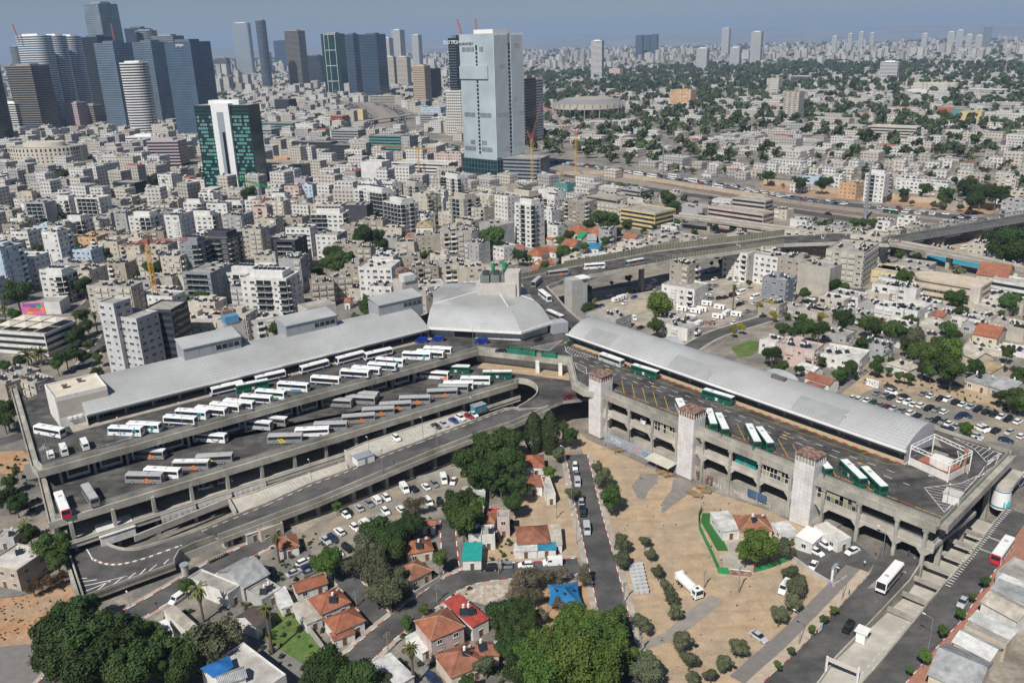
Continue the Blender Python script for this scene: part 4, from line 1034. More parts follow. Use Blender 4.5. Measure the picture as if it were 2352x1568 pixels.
def bus_proto(kind):
 t=thing('bus',(0,0,-50));hL=6.0;w=1.25
 spec={'dan':(BW,BW,NAVY,BW,1),'tnufa':(BW,BW,BW,BW,0),'pin':(BW,BW,BW,BW,0),'green':(GRN,GRN,GRN,BW,0),'go':(GREY,GREY,GREY,ROOFG,0),'gow':(GREY,GREY,GREY,BW,0),'gy':(GREY,GREY,GREY,ROOFG,0),'g':(GREY,GREY,GREY,ROOFG,0),'white':(BW,BW,BW,BW,0),'wblue':(BW,BW,BW,BW,0),'worange':(BW,BW,BW,BW,0),'silver':(SILV,SILV,SILV,BW,0),'swoosh':(BW,BW,BW,BW,0),'gx':(SILV,SILV,SILV,BW,0),'dark':(GREY,GREY,GREY,BW,0),'wred':(BW,BW,BW,BW,0),'wgreen':(BW,BW,BW,BW,0),'navy':(NAVY,NAVY,NAVY,BW,0)}[kind]
 body,up_,skirt,roof,city=spec
 sec=[(-w,.32),(w,.32),(w,.85),(w,2.75),(w-.2,3.05),(-w+.2,3.05),(-w,2.75),(-w,.85)]
 mt=[3,1,0,0,2,0,0,1]
 mb=MB();st=[(-hL,.0,1),(-hL+.12,0,1),(hL-.35,0,1),(hL,-.02,.96)]
 rows=[]
 for i,(x,dz,sc)in enumerate(st):
  sq=.95 if i in(0,3)else 1.0
  rows.append([(x-(.28 if(i==3 and z>2)else 0),y*sq,z if z<1 else z*(sc if i==3 else 1))for y,z in sec])
 for a,b in zip(rows,rows[1:]):
  for k in range(8):
   j=(k+1)%8;mb.face([a[k],b[k],b[j],a[j]][::-1],mt[k])
 mb.face(rows[0][::-1],4 if kind in('wred',)else 0);mb.face(rows[-1],0)
 mb.build('body',[body,skirt,roof,TYRE,REDV],t,local=True)
 for s in(1,-1):
  mb=MB();y=s*(w+.012)
  zt,zb=(2.62,1.30)if city else(2.62,1.62)
  flat(mb,[(-hL+.35,zb),(hL-.5,zb),(hL-.7,zt),(-hL+.35,zt)],y,0,s)
  mb.build('window_band',GLASS,t,local=True)
  mk=MB();y2=s*(w+.02);mm=[ORNG]
  if kind in('go','gow'):
   ringf(mk,-1.2,1.15,.35,.75,y2,0,2*math.pi,14,0,s);flat(mk,[(-3.1,1.05),(-1.8,.7),(-1.6,1.2),(-2.4,1.35)],y2,0,s);flat(mk,[(-.8,1.0),(.1,.9),(.6,1.3),(-.6,1.55)],y2,0,s);flat(mk,[(1.2,1.25),(4.6,1.3),(4.6,1.42),(1.2,1.38)],y2,0,s)
  elif kind=='gy':
   mm=[YLW];ringf(mk,1.0,1.2,.35,.8,y2,0,2*math.pi,14,0,s);flat(mk,[(-.7,.8),(.6,.55),(.8,.85),(.0,1.2)],y2,0,s);flat(mk,[(1.3,1.4),(2.6,1.5),(2.3,1.85),(1.0,1.85)],y2,0,s)
  elif kind in('tnufa','pin'):
   mm=[TEAL,SKYB];ringf(mk,-3.6,1.95,.42,.72,y2,0,2*math.pi,14,0,s);flat(mk,[(-4.2,1.55),(-3.6,.5),(-3.0,1.55)],y2,0,s);flat(mk,[(hL-2.4,2.72),(hL-.4,2.72),(hL-.15,1.5),(hL-.7,2.5)],y2,1,s);flat(mk,[(-hL+.3,2.66),(hL-1,2.66),(hL-1,2.76),(-hL+.3,2.76)],y2,1,s)
  elif kind=='green':
   mm=[BW];flat(mk,[(-.9,1.65),(-.45,1.65),(.5,.6),(.05,.6)],y2,0,s);flat(mk,[(.05,1.65),(.5,1.65),(-.45,.6),(-.9,.6)],y2+.003*s,0,s)
  elif kind=='gx':
   mm=[MINT]
   for cx,cz,q in((-2.5,1.1,.4),(-1.2,.8,.3),(.2,1.2,.35)):flat(mk,[(cx-q,cz),(cx,cz-q),(cx+q,cz),(cx,cz+q)],y2,0,s)
  elif kind in('swoosh','navy'):
   mm=[NAVY if kind=='swoosh' else BW];ringf(mk,-2.6,2.3,1.45,1.75,y2,math.pi,2*math.pi,10,0,s)
  elif kind=='worange':
   flat(mk,[(-hL+.3,.5),(-hL+3.4,.5),(-hL+1.2,1.5),(-hL+.3,1.5)],y2,0,s);flat(mk,[(-hL+.3,2.64),(hL-1,2.64),(hL-1,2.76),(-hL+.3,2.76)],y2,0,s)
  elif kind in('wblue','wgreen'):
   mm=[SKYB if kind=='wblue' else MINT];flat(mk,[(-hL+.3,2.64),(hL-1,2.64),(hL-1,2.76),(-hL+.3,2.76)],y2,0,s);flat(mk,[(-4,.4),(1,.4),(-.5,1.1),(-3.4,1.1)],y2,0,s)
  elif kind=='dan':
   mm=[REDV];flat(mk,[(-4.3,.95),(-3.5,.95),(-3.5,1.2),(-4.3,1.2)],y2,0,s)
  if mk.f:mk.build('livery_mark',mm,t,local=True)
  for x in(-3.1,3.6):
   global WHEEL
   Mx=Matrix.Translation((x,s*(w-.1),.48))
   if WHEEL is None:o=wheel_m.build('wheel',[TYRE,SILV],t,local=True);WHEEL=o.data;o.matrix_basis=Mx
   else:inst(WHEEL,'wheel',t,Mx)
 if kind=='tnufa':
  for s in(1,-1):text('הפונת',Matrix.Translation((.9,s*(w+.02),.75))@Matrix.Rotation(math.pi/2 if s<0 else-math.pi/2,4,'X')@(Matrix.Identity(4)if s<0 else Matrix.Rotation(math.pi,4,'Z')),1.25,SKYB,'lettering',t,.004)
 mb=MB();mb.face([(hL-.02,-1.1,1.05),(hL-.02,1.1,1.05),(hL-.27,1.05,2.75),(hL-.27,-1.05,2.75)]);o=mb.build('windscreen',GLASS,t,local=True);o.location=(.015,0,0)
 mb=MB();mb.face([(-hL-.015,1.0,1.5),(-hL-.015,-1.0,1.5),(-hL-.015,-1.0,2.6),(-hL-.015,1.0,2.6)]);mb.build('rear_window',GLASS,t,local=True)
 mb=MB()
 for y in(-.95,.95):mb.bx(-hL-.04,-hL,y-.15,y+.15,.7,1.05)
 mb.build('tail_light',TAIL,t,local=True)
 mb=MB();mb.bx(-1.5,1.4,-.8,.8,3.05,3.2);mb.bx(1.9,2.9,-.5,.5,3.05,3.12,1);mb.build('roof_unit',[roof,ROOFG],t,local=True)
 register(t);return t
BUSP={}
BLAB={'dan':('white city bus with navy skirt','white and navy city buses'),'tnufa':('white coach with blue Hebrew lettering','lettered coaches'),'pin':('white coach with teal pin mark near its rear','coaches with a pin mark'),'green':('green coach with white X mark','green coaches'),'go':('grey coach with orange swirl','grey coaches with orange swirl'),'gow':('grey coach with orange swirl and white roof','grey coaches with white roof'),'gy':('grey coach with yellow swirl','grey coaches with yellow swirl'),'g':('plain dark grey coach','plain grey coaches'),'white':('plain white coach with dark windows','plain white coaches'),'wblue':('white bus with sky blue band','white and blue buses'),'worange':('white coach with orange rear flank','orange and white coach'),'silver':('pale silver coach with white roof','silver coach'),'swoosh':('white coach with navy swoosh','white coaches with navy swoosh'),'gx':('silver coach with small mint diamonds','silver coach with diamonds'),'dark':('dark grey bus with white roof','dark buses with white roof'),'wred':('white bus with red rear panel','white buses with red rear'),'wgreen':('white bus with mint green band','white and green buses'),'navy':('navy blue bus with white roof','navy bus')}
def put_bus(kind,f,b,z,where,roofz=3.1):
 """f, b: photo pixels of the roof's front and rear ends"""
 a=P(*f,z+roofz);c=P(*b,z+roofz);m=(a+c)/2;d=a-c
 lab,grp=BLAB[kind]
 if kind not in BUSP:
  r=BUSP[kind]=bus_proto(kind);r.location=(m.x,m.y,z);r.rotation_euler=(0,0,math.atan2(d.y,d.x));tag(r,lab+' '+where,'bus',grp)
 else:r=dup(BUSP[kind],(m.x,m.y,z),math.atan2(d.y,d.x),label=lab+' '+where,group=grp)
 L=d.length;k=min(1.12,max(.94,L/12.0));r.scale=(k,1,1)
 return r
def crop(x0,y0,sc):
 return lambda x,y:((x0+x/sc)*.6125,(y0+y/sc)*.6125)
r1=crop(480,1380,2.1);r2=crop(1120,1260,2.1);r3=crop(1600,1080,2.1);r4=crop(0,1400,1.792);cE=crop(2180,1340,2.45)
t31=lambda x,y:T(31,x,y);t32=lambda x,y:T(32,x,y);t33=lambda x,y:T(33,x,y);t34=lambda x,y:T(34,x,y);t44=lambda x,y:T(44,x,y);t23=lambda x,y:T(23,x,y)
U='on the upper bus deck'
for f,kind,x0,y0,x1,y1,w in((r4,'swoosh',237,338,418,370,'turning beside the white stair building'),(t31,'tnufa',1010,772,1290,782,'at the deck edge beside a pin-marked coach'),(t31,'pin',1180,735,1455,747,'beside a coach with Hebrew lettering'),(t31,'dan',1512,672,1790,690,'in the slanted upper row'),(t31,'pin',1620,615,1895,632,'between two navy-skirted buses'),(t31,'dan',1808,588,2065,610,'in the slanted upper row'),(t31,'dan',1940,553,2200,577,'in the slanted upper row'),(t31,'dan',2070,524,2315,547,'in the slanted upper row'),(r1,'dan',885,202,1130,217,'in the slanted upper row'),(r1,'wgreen',1008,162,1235,180,'next to the end of a row of navy-skirted buses'),(r1,'green',850,130,1092,85,'on the lane behind the parked white buses'),(r1,'dan',652,152,890,97,'waiting at the long kerb'),(r1,'dan',998,62,1225,12,'waiting at the long kerb'),(t32,'wblue',198,365,480,385,'in the slanted upper row'),(r2,'dan',98,306,325,322,'in the slanted upper row'),(r2,'dan',330,255,552,270,'in the slanted upper row'),(r2,'dan',420,230,642,247,'in the slanted upper row'),(r2,'dan',545,202,768,217,'in the slanted upper row'),(r2,'pin',608,164,828,181,'in the row, nearly hidden by a city bus'),(r2,'tnufa',816,119,1038,127,'at the inner end of the slanted row'),(r2,'dan',926,103,1142,117,'in the slanted upper row'),(r2,'dan',986,77,1202,88,'in the slanted upper row'),(r2,'dan',8,238,228,180,'waiting at the long kerb'),(r2,'dan',292,168,508,112,'waiting at the long kerb'),(r2,'dan',518,133,728,86,'waiting at the long kerb')):
 put_bus(kind,f(x0,y0),f(x1,y1),Z1,w)
for f,kind,x0,y0,x1,y1,w in((t31,'gow',1205,985,1500,992,'nosed in under the upper deck'),(t31,'swoosh',1790,830,2065,847,'nosed in under the upper deck'),(t31,'go',1170,1203,1475,1207,'beside the deck parapet at the west end'),(t31,'white',1325,1150,1650,1167,'between two grey swirl coaches'),(t31,'gow',1590,1090,1910,1085,'parked beside the parapet'),(t31,'gy',1800,1042,2125,1022,'behind a white-roofed grey coach'),(t31,'wred',530,1365,600,1540,'along the west parapet'),(t31,'g',775,1295,865,1435,'standing alone near the west parapet'),(r1,'silver',910,400,1105,417,'nosed in under the upper deck'),(r1,'gow',1020,370,1235,387,'nosed in under the upper deck'),(t32,'gy',120,852,405,842,'broadside beside the parapet'),(t32,'white',360,795,660,780,'along the lower parapet'),(t32,'g',530,742,830,732,'along the lower parapet'),(t32,'go',795,677,1075,655,'along the lower parapet'),(t32,'go',980,612,1255,595,'along the lower parapet'),(t32,'go',1140,562,1410,545,'along the lower parapet'),(t32,'go',1320,502,1588,494,'along the lower parapet'),(t32,'go',1575,442,1838,430,'along the lower parapet'),(t32,'g',1680,395,1940,395,'along the lower parapet'),(t32,'wblue',1725,364,1985,362,'on the lower deck behind plain grey coaches'),(t32,'white',1880,320,2146,322,'beside two green coaches at the deck end'),(t32,'worange',1530,263,1748,277,'nosed in on the lower deck'),(t32,'green',1715,213,1950,220,'nosed in near the white service wall'),(t32,'green',2085,268,2340,266,'broadside near the loop of the ramp'),(t32,'g',615,515,868,527,'in the middle lower row'),(t32,'g',818,488,1100,502,'in the middle lower row'),(t32,'g',875,453,1098,466,'in the middle lower row')):
 put_bus(kind,f(x0,y0),f(x1,y1),Z2,w)
for f,kind,x0,y0,x1,y1,w in((t33,'gx',815,98,1015,168,'stopped at the east platform'),(t33,'green',1118,205,1330,268,'stopped at the east platform'),(t33,'green',1778,432,2015,503,'stopped at the east platform'),(t33,'green',1805,605,1855,752,'in slanted bays beside a shaft'),(t33,'green',1893,645,1965,800,'in slanted bays beside a shaft'),(t33,'green',2172,745,2258,915,'in the middle slanted bays'),(cE,'green',1632,630,1738,775,'in the middle slanted bays'),(cE,'white',895,365,960,500,'half hidden behind a rusty lift head'),(t34,'green',440,1010,545,1140,'half hidden behind a lift shaft'),(t34,'green',700,1080,872,1245,'in bays near the hatched corner'),(t34,'green',893,1150,1058,1310,'in bays near the hatched corner')):
 put_bus(kind,f(x0,y0),f(x1,y1),Z1,w)
put_bus('dan',t44(1042,640),t44(1210,445),zg(95,185)+.07,'driving out from under the station')
put_bus('wred',t44(2228,208),t44(2098,388),RZ+.07,'stopped by the shops')
put_bus('navy',t34(2400,1195),t34(2290,1240),RZ+.07,'behind the round advertising drum')
put_bus('go',t23(330,922),t23(508,902),Z1,'on the flyover bend');put_bus('swoosh',t23(668,855),t23(842,843),Z1,'climbing the flyover');put_bus('gow',t23(1055,828),t23(1205,800),Z1,'on the flyover beside the barriers')
put_bus('g',t23(198,1015),t23(250,968),Z1,'coming off the flyover');put_bus('swoosh',t23(345,1150),t23(262,1085),Z1,'leaving the hexagonal hall');put_bus('dark',t23(455,1325),t23(340,1275),Z1,'beside the hexagonal hall')
PAINT=mat('car_paint',(.5,.5,.5),.28,var=0,objcol=True,spec=.5)
cw=MB();cw.tube((0,-.1,0),(0,.1,0),.33,.33,10,0);cw.tube((0,-.115,0),(0,.115,0),.19,.19,8,1);CWH=None
def loft(mb,secs,m=0):
 """secs: (x, half width bottom, half width top, z0, z1)"""
 rows=[[(x,-wb,z0),(x,-wb*1.0,(z0+z1)/2),(x,-wt,z1),(x,wt,z1),(x,wb,(z0+z1)/2),(x,wb,z0)]for x,wb,wt,z0,z1 in secs]
 for a,b in zip(rows,rows[1:]):
  for k in range(6):
   j=(k+1)%6;mb.face([a[k],a[j],b[j],b[k]],m)
 mb.face(rows[0],m);mb.face(rows[-1][::-1],m)
def car_proto(kind):
 t=thing('car',(0,0,-60))
 if kind in('sedan','hatch','suv','pickup'):
  up={'sedan':0,'hatch':.05,'suv':.22,'pickup':.2}[kind];L={'sedan':2.3,'hatch':2.05,'suv':2.25,'pickup':2.6}[kind]
  mb=MB();loft(mb,[(-L,.72,.66,.45,.78+up),(-L+.15,.86,.76,.25,.92+up),(-L*.5,.89,.80,.22,.96+up),(.9,.89,.80,.22,.95+up),(L-.5,.87,.74,.22,.82+up),(L-.1,.78,.6,.28,.66+up),(L,.66,.55,.38,.58+up)])
  body=mb
  xb,xr,xf,xw={'sedan':(-1.75,-1.0,.25,1.05),'hatch':(-1.95,-1.6,.25,1.0),'suv':(-2.1,-1.75,.3,1.1),'pickup':(-.6,-.35,.55,1.3)}[kind];zr=1.42+up*1.1
  mg=MB();loft(mg,[(xb,.74,.70,.88+up,.92+up),(xr,.78,.60,.90+up,zr),(xf,.78,.60,.90+up,zr),(xw,.76,.70,.88+up,.92+up)])
  body.bx(xr-.02,xf+.02,-.6,.6,zr-.01,zr+.03)
  for sx in(-1,1):
   body.face([(xr+.55,sx*.795,.9+up),(xr+.63,sx*.795,.9+up),(xr+.63,sx*.62,zr),(xr+.55,sx*.62,zr)][::sx])
  parts=[('body',body,PAINT),('window',mg,GLASS)];wx=L-.85;wy=.80
 else:
  L,hh,nose={'van':(2.6,2.2,.9),'minibus':(3.2,2.6,.7),'small':(2.2,1.85,.9)}[kind]
  mb=MB();loft(mb,[(-L,.9,.84,.3,hh-.05),(-L+.1,.96,.88,.25,hh),(L-nose-.5,.96,.88,.25,hh),(L-nose+.1,.95,.84,.25,hh*.60),(L-.12,.90,.76,.28,hh*.44),(L,.8,.7,.38,hh*.36)])
  mg=MB();
  for s in(1,-1):
   y=s*.955;q=[(-L+.3,hh*.62),(L-nose-.45,hh*.62),(L-nose-.55,hh*.88),(-L+.3,hh*.88)]
   if kind=='van':q=[(.2,hh*.62),(L-nose-.4,hh*.62),(L-nose-.5,hh*.88),(.2,hh*.88)]
   mg.face([(x,s*(.965-.05*(z-hh*.5)/(hh*.5)),z)for x,z in q][::s*-1])
  mg.face([(L-nose+.06,-.78,hh*.64),(L-nose+.06,.78,hh*.64),(L-nose-.44,.76,hh*.96),(L-nose-.44,-.76,hh*.96)])
  mg.face([(-L-.012,.7,hh*.6),(-L-.012,-.7,hh*.6),(-L-.012,-.66,hh*.88),(-L-.012,.66,hh*.88)])
  parts=[('body',mb,PAINT),('window',mg,GLASS)];wx=L-.95;wy=.86
 for nm,q,m in parts:
  o=q.build(nm,m,t,local=True)
 global CWH
 for x in(-wx,wx):
  for s in(1,-1):
   Mx=Matrix.Translation((x,s*wy,.33))
   if CWH is None:o=cw.build('wheel',[TYRE,SILV],t,local=True);CWH=o.data;o.matrix_basis=Mx
   else:inst(CWH,'wheel',t,Mx)
 mb=MB();mb.bx(L-.06,L-.005,-.62,-.38,.52,.66);o=mb.build('headlight',LAMP,t,local=True);inst(o.data,'headlight',t,Matrix.Translation((0,1.0,0)))
 return t,list(t.children)
CARP={};PROTO_USED=set()
CCOL={'w':((.78,.78,.77),'white'),'k':((.015,.015,.018),'black'),'g':((.22,.23,.24),'grey'),'s':((.45,.46,.48),'silver'),'n':((.02,.035,.10),'navy'),'b':((.02,.06,.28),'blue'),'r':((.30,.02,.03),'red'),'y':((.65,.45,.03),'yellow'),'d':((.06,.055,.05),'dark brown'),'p':((.01,.03,.22),'royal blue'),'e':((.03,.09,.05),'dark green'),'m':((.16,.02,.03),'maroon')}
CN={'sedan':'saloon car','hatch':'hatchback','suv':'SUV','van':'panel van','minibus':'minibus','small':'people carrier','pickup':'pickup'}
def put_car(kind,c,p,ang,where,group):
 if kind not in CARP:CARP[kind]=car_proto(kind)
 if kind not in PROTO_USED:
  PROTO_USED.add(kind);r,ch=CARP[kind];r.location=p;r.rotation_euler=(0,0,ang)
 else:
  r=CARP[kind][0].copy();COL.objects.link(r);r.location=p;r.rotation_euler=(0,0,ang);ch=[]
  for q in CARP[kind][1]:
   e=q.copy();COL.objects.link(e);e.parent=r;ch.append(e)
 for e in ch:
  if e.name.startswith('body'):e.color=(*CCOL[c][0],1)
 r.name={'minibus':'minibus','van':'van','pickup':'pickup_truck'}.get(kind,'car')
 nm=CCOL[c][1]
 return tag(r,'%s %s %s'%(nm,CN[kind],where),{'van':'van','minibus':'minibus','pickup':'pickup'}.get(kind,'car'),'%s %s %s'%(nm,CN[kind],group))
rc_=random.Random(3)
KCH=['sedan','hatch','suv','sedan','hatch']
def cars(rc,axis,lst,where,group,z=None):
 for it in lst:
  x,y,c=it[:3];kind=it[3]if len(it)>3 and it[3]else KCH[(int(x)*7+int(y)*3)%5];ax=it[4]if len(it)>4 else axis
  h=.8
  if z is None:
   g=PG(*T(rc,x,y));zz=zg(g.x,g.y)+.09
  else:zz=z
  p=P(*T(rc,x,y),zz+h);q=P(*T(rc,x+ax[0],y+ax[1]),zz+h)
  put_car(kind,c,(p.x,p.y,zg(p.x,p.y)+.09 if z is None else zz),math.atan2(q.y-p.y,q.x-p.x)+(math.pi if(int(x)+int(y))%2 and len(it)<5 else 0),where,group)
cars(34,(70,-35),[(1125,415,'d','suv',(100,25)),(1005,465,'g'),(1135,460,'w','suv',(100,30)),(1075,488,'g'),(1130,505,'k'),(780,510,'w'),(838,520,'w'),(906,537,'w'),(958,555,'e'),(1027,573,'g'),(1092,590,'m'),(1153,608,'s'),(1260,500,'k','sedan',(90,30)),(1225,535,'w'),(1283,552,'w'),(1342,572,'w'),(1408,582,'w','suv'),(1478,605,'k','pickup'),(1543,620,'g'),(1620,638,'w'),(1430,470,'g'),(1497,493,'w'),(1580,515,'k'),(1648,527,'w','suv'),(1726,550,'k'),(1790,570,'w'),(1860,595,'s'),(1928,617,'k'),(2008,640,'k','suv'),(2073,660,'k'),(2140,685,'w'),(2208,707,'k'),(2300,730,'w','suv'),(1225,630,'g'),(1312,650,'w','suv'),(1367,678,'k'),(1487,705,'g'),(1548,715,'k'),(1607,732,'g','suv'),(1665,745,'w'),(1730,775,'s'),(1605,795,'k'),(1665,808,'n'),(1755,682,'n'),(1818,667,'n','sedan',(90,35)),(1960,800,'w','suv',(100,45)),(2000,788,'w','hatch',(100,45)),(2095,813,'k','suv'),(2215,828,'s'),(1925,862,'s','hatch',(90,25)),(1890,888,'w','sedan',(90,25)),(2190,897,'n','sedan',(100,25)),(2330,862,'w')],'in the lot behind the east hall','in the open lot')
cars(34,(90,15),[(1065,45,'w'),(1097,33,'w','suv'),(1330,85,'k','suv'),(1320,132,'w')],'in the small yard between low houses','in the yard')
cars(33,(6,60),[(580,1145,'w','suv',(4,60)),(592,1218,'g','hatch',(6,60)),(602,1292,'s','small',(6,60)),(638,1480,'s','suv',(8,60)),(650,1562,'k','small',(8,60))],'at the kerb of the straight street','parked along the straight street')
cars(43,(12,80),[(688,152,'s','van',(12,80))],'at the kerb of the straight street','parked along the straight street')
cars(43,(100,-5),[(125,475,'w','hatch',(-100,5)),(372,455,'w','van',(-100,5))],'on the side street below the red roofed house','on the side street')
cars(43,(95,62),[(2268,1132,'s','sedan',(95,62))],'alone on the sandy lot','on the sand')
cars(44,(70,50),[(530,290,'w','sedan',(70,45)),(445,350,'w','sedan',(90,50)),(775,345,'w','sedan',(-75,35)),(415,480,'w','sedan',(-40,70))],'with taxi sign in the taxi yard','taxis in the yard')
cars(44,(-50,80),[(740,1045,'k','suv',(-50,75)),(1790,815,'s','sedan',(-45,70))],'on the dark road beside the sunken ramp','on the road')
cars(44,(10,60),[(155,690,'w','van',(-30,40))],'half hidden by an olive tree','by the olives')
cars(42,(60,48),[(765,172,'w','suv'),(640,250,'s'),(702,228,'n','hatch'),(910,132,'w'),(995,92,'w','small'),(1075,62,'g'),(1155,38,'s'),(825,15,'w'),(757,367,'w','hatch'),(838,322,'k')],'in the gravel car park','in the gravel car park')
cars(42,(85,-38),[(442,452,'w','suv',(85,-38)),(482,492,'n','hatch',(85,-38)),(352,545,'s','sedan',(85,-38)),(492,545,'g','sedan',(85,-38))],'squeezed behind the red roofed houses','behind the houses')
cars(42,(100,-10),[(2147,503,'k','suv',(-100,5)),(2287,482,'g','hatch',(-100,5))],'at the kerb beside the teal tarpaulin house','by the teal house')
cars(42,(60,70),[(1632,1530,'n','pickup',(50,60))],'in the lane beside the tall palm','by the palm')
cars(32,(48,50),[(945,1520,'s'),(1040,1480,'g'),(1105,1450,'w','small'),(1200,1428,'w'),(1365,1350,'w','van',(45,60)),(1450,1345,'k','hatch'),(1560,1325,'w'),(1640,1302,'g'),(1725,1265,'w','van',(22,70)),(1815,1275,'w','sedan',(-25,60)),(1582,1470,'w','small'),(1682,1467,'k','hatch',(0,60)),(1325,1530,'w','hatch'),(1190,1552,'w','hatch'),(845,1555,'k')],'in the gravel car park','in the gravel car park')
cars(32,(55,28),[(1655,770,'d','sedan',(55,28)),(1725,752,'s','sedan',(55,35)),(1815,719,'b','sedan',(55,28)),(1880,697,'w','suv',(55,28)),(1958,680,'r','hatch',(55,25)),(2000,664,'w','sedan',(50,28)),(1290,882,'w','suv',(55,45))],'on the beige strip beside the ramp','on the parking strip',ZU+.01)
cars(32,(90,-25),[(1135,832,'s','suv',(90,-20)),(760,915,'w','sedan',(90,-25)),(1245,800,'g','sedan',(90,-20)),(1350,765,'s','sedan',(90,-20)),(2095,533,'g','suv',(90,-20)),(1620,682,'e','sedan',(90,-20))],'in the dim deck garage','in the garage',Z3+.01)
cars(31,(120,-25),[(1885,1330,'w','sedan',(120,-25)),(2070,1275,'w','sedan',(120,-25))],'in the dim deck garage','in the garage',Z3+.01)
cars(33,(50,-14),[(525,500,'m','suv',(50,-14))],'on the ramp loop beside the shaft','on the loop',Z2+.01)
cars(33,(50,20),[(1215,725,'s','van',(-30,60))],'in the upper arcade bay','in the arcade',Z2+.01)
cars(33,(80,40),[(1195,832,'s','hatch',(80,40)),(1330,885,'s','hatch',(80,40))],'in the lower arcade','in the arcade',3.92)
cars(31,(30,70),[(462,1035,'w','small',(-22,-60)),(585,1000,'w','minibus',(-30,-70)),(778,950,'w','minibus',(-30,-60))],'at the west end of the upper bus deck','on the bus deck',Z1+.01)
for f,x0,y0,x1,y1 in((r2,920,25,1010,20),(r3,45,390,130,388),(r3,385,410,475,405)):
 a=P(*f(x0,y0),Z1+1.5);b=P(*f(x1,y1),Z1+1.5);put_car('van','p',((a.x+b.x)/2,(a.y+b.y)/2,Z1+.01),math.atan2(a.y-b.y,a.x-b.x),'parked at the hexagonal hall','by the hall')
for f,x0,y0,x1,y1,c,k in((r3,855,405,905,385,'k','suv'),(r3,548,485,622,485,'k','suv'),(r3,1100,440,1148,425,'e','suv')):
 a=P(*f(x0,y0),Z1+1);b=P(*f(x1,y1),Z1+1);put_car(k,c,((a.x+b.x)/2,(a.y+b.y)/2,Z1+.01),math.atan2(a.y-b.y,a.x-b.x),'on the junction between the two bus decks','on the junction')
cars(41,(100,-75),[(1625,790,'w','small',(-100,70))],'on the street by the long white wall','on the street')
cars(41,(60,90),[(1540,1105,'w','minibus',(45,90))],'tucked beside the derelict white house','by the derelict house')
lot=[(1005,1112,'s'),(1080,1084,'y'),(1150,1102,'n','suv'),(1065,1137,'w'),(1120,1157,'b'),(895,1142,'w'),(1310,1152,'s'),(1035,1212,'w'),(820,1237,'g'),(1195,1057,'w','van'),(1250,1077,'w','van'),(1295,1022,'w','van'),(1385,1050,'w'),(1330,1085,'g','van'),(1360,1015,'s'),(1745,1185,'k'),(1660,1207,'k'),(1825,1172,'g'),(1570,1222,'k'),(1553,1245,'g'),(1640,1257,'w'),(2095,1220,'k','pickup'),(2160,1290,'g','pickup'),(2230,1165,'w','minibus'),(2105,1122,'w','minibus'),(1850,1385,'w','hatch'),(2045,1395,'w','suv'),(1830,915,'w','minibus'),(1755,925,'w','van'),(1860,900,'w'),(1860,995,'w','suv'),(1975,965,'k'),(1940,950,'k'),(2010,985,'n'),(2050,965,'g'),(2095,970,'g'),(2135,975,'w'),(2065,1000,'w'),(1870,1050,'g'),(1805,1050,'g'),(1815,1085,'k'),(1845,1125,'w'),(1775,1060,'k'),(1905,1165,'k','suv'),(1960,1160,'k','suv'),(2030,1140,'k','van'),(2090,1170,'w'),(2140,1200,'s'),(2230,1215,'s'),(2050,1085,'s'),(2080,1060,'w','van'),(2310,1330,'k'),(1125,1352,'w','small',(40,50)),(1180,1435,'k')]
cars(23,(70,-22),lot,'in the lot below the flyover','in the lot below the flyover')
cars(24,(70,8),[(1445,1195,'m','sedan',(80,8)),(1545,1218,'k','sedan',(80,8)),(400,1170,'w','suv',(60,20)),(1385,1010,'k'),(1440,1000,'k'),(1975,1080,'w'),(1965,1110,'w'),(1905,1250,'w')],'beside the rounded cream building','by the rounded building')
cars(24,(70,-10),[(1812,708,'w','minibus',(70,-10))],'alone on the construction yard','on the yard')
ORD=['first','second','third','fourth','fifth','sixth','seventh','eighth','ninth','tenth','eleventh','twelfth','thirteenth','fourteenth','fifteenth','sixteenth']
def order_labels(keyword,ref,phrase):
 """look-alikes that stand in one row or lot are told apart by counting from a landmark"""
 by={}
 for o in COL.objects:
  if o.parent is None and keyword in str(o.get('label','')):by.setdefault(o['label'],[]).append(o)
 for lab,os_ in by.items():
  if len(os_)<2 or len(os_)>16:continue
  os_.sort(key=lambda o:(Vector(o.location)-ref).length)
  for i,o in enumerate(os_):o['label']=lab+', '+ORD[i]+' from '+phrase
order_labels('slanted upper row',P(160,940,Z1),'the stair building')
order_labels('waiting at the long kerb',P(160,940,Z1),'the stair building')
order_labels('along the lower parapet',P(130,1150,Z2),'the west end')
order_labels('middle lower row',P(130,1150,Z2),'the west end')
order_labels('on the upper deck',P(160,940,Z1),'the stair building')
order_labels('nosed in under',P(130,1150,Z2),'the west end')
order_labels('slanted bays',P(1370,880,Z1),'the first shaft')
order_labels('bays near the hatched',P(1370,880,Z1),'the first shaft')
order_labels('at the east platform',P(1370,880,Z1),'the hall')
order_labels('lot behind the east',P(*T(34,940,400),0),'the sign board')
order_labels('gravel car park',P(1060,1100,0),'the dense trees')
order_labels('lot below the flyover',P(*T(23,580,1000),0),'the stair tower')
order_labels('taxi yard',P(1900,1240,3),'the white kiosk')
order_labels('straight street',P(1340,1050,0),'the cypress trees')
order_labels('garage',P(130,1150,0),'the west end')
order_labels('at the hexagonal hall',P(980,760,Z1),'the long arched roof')
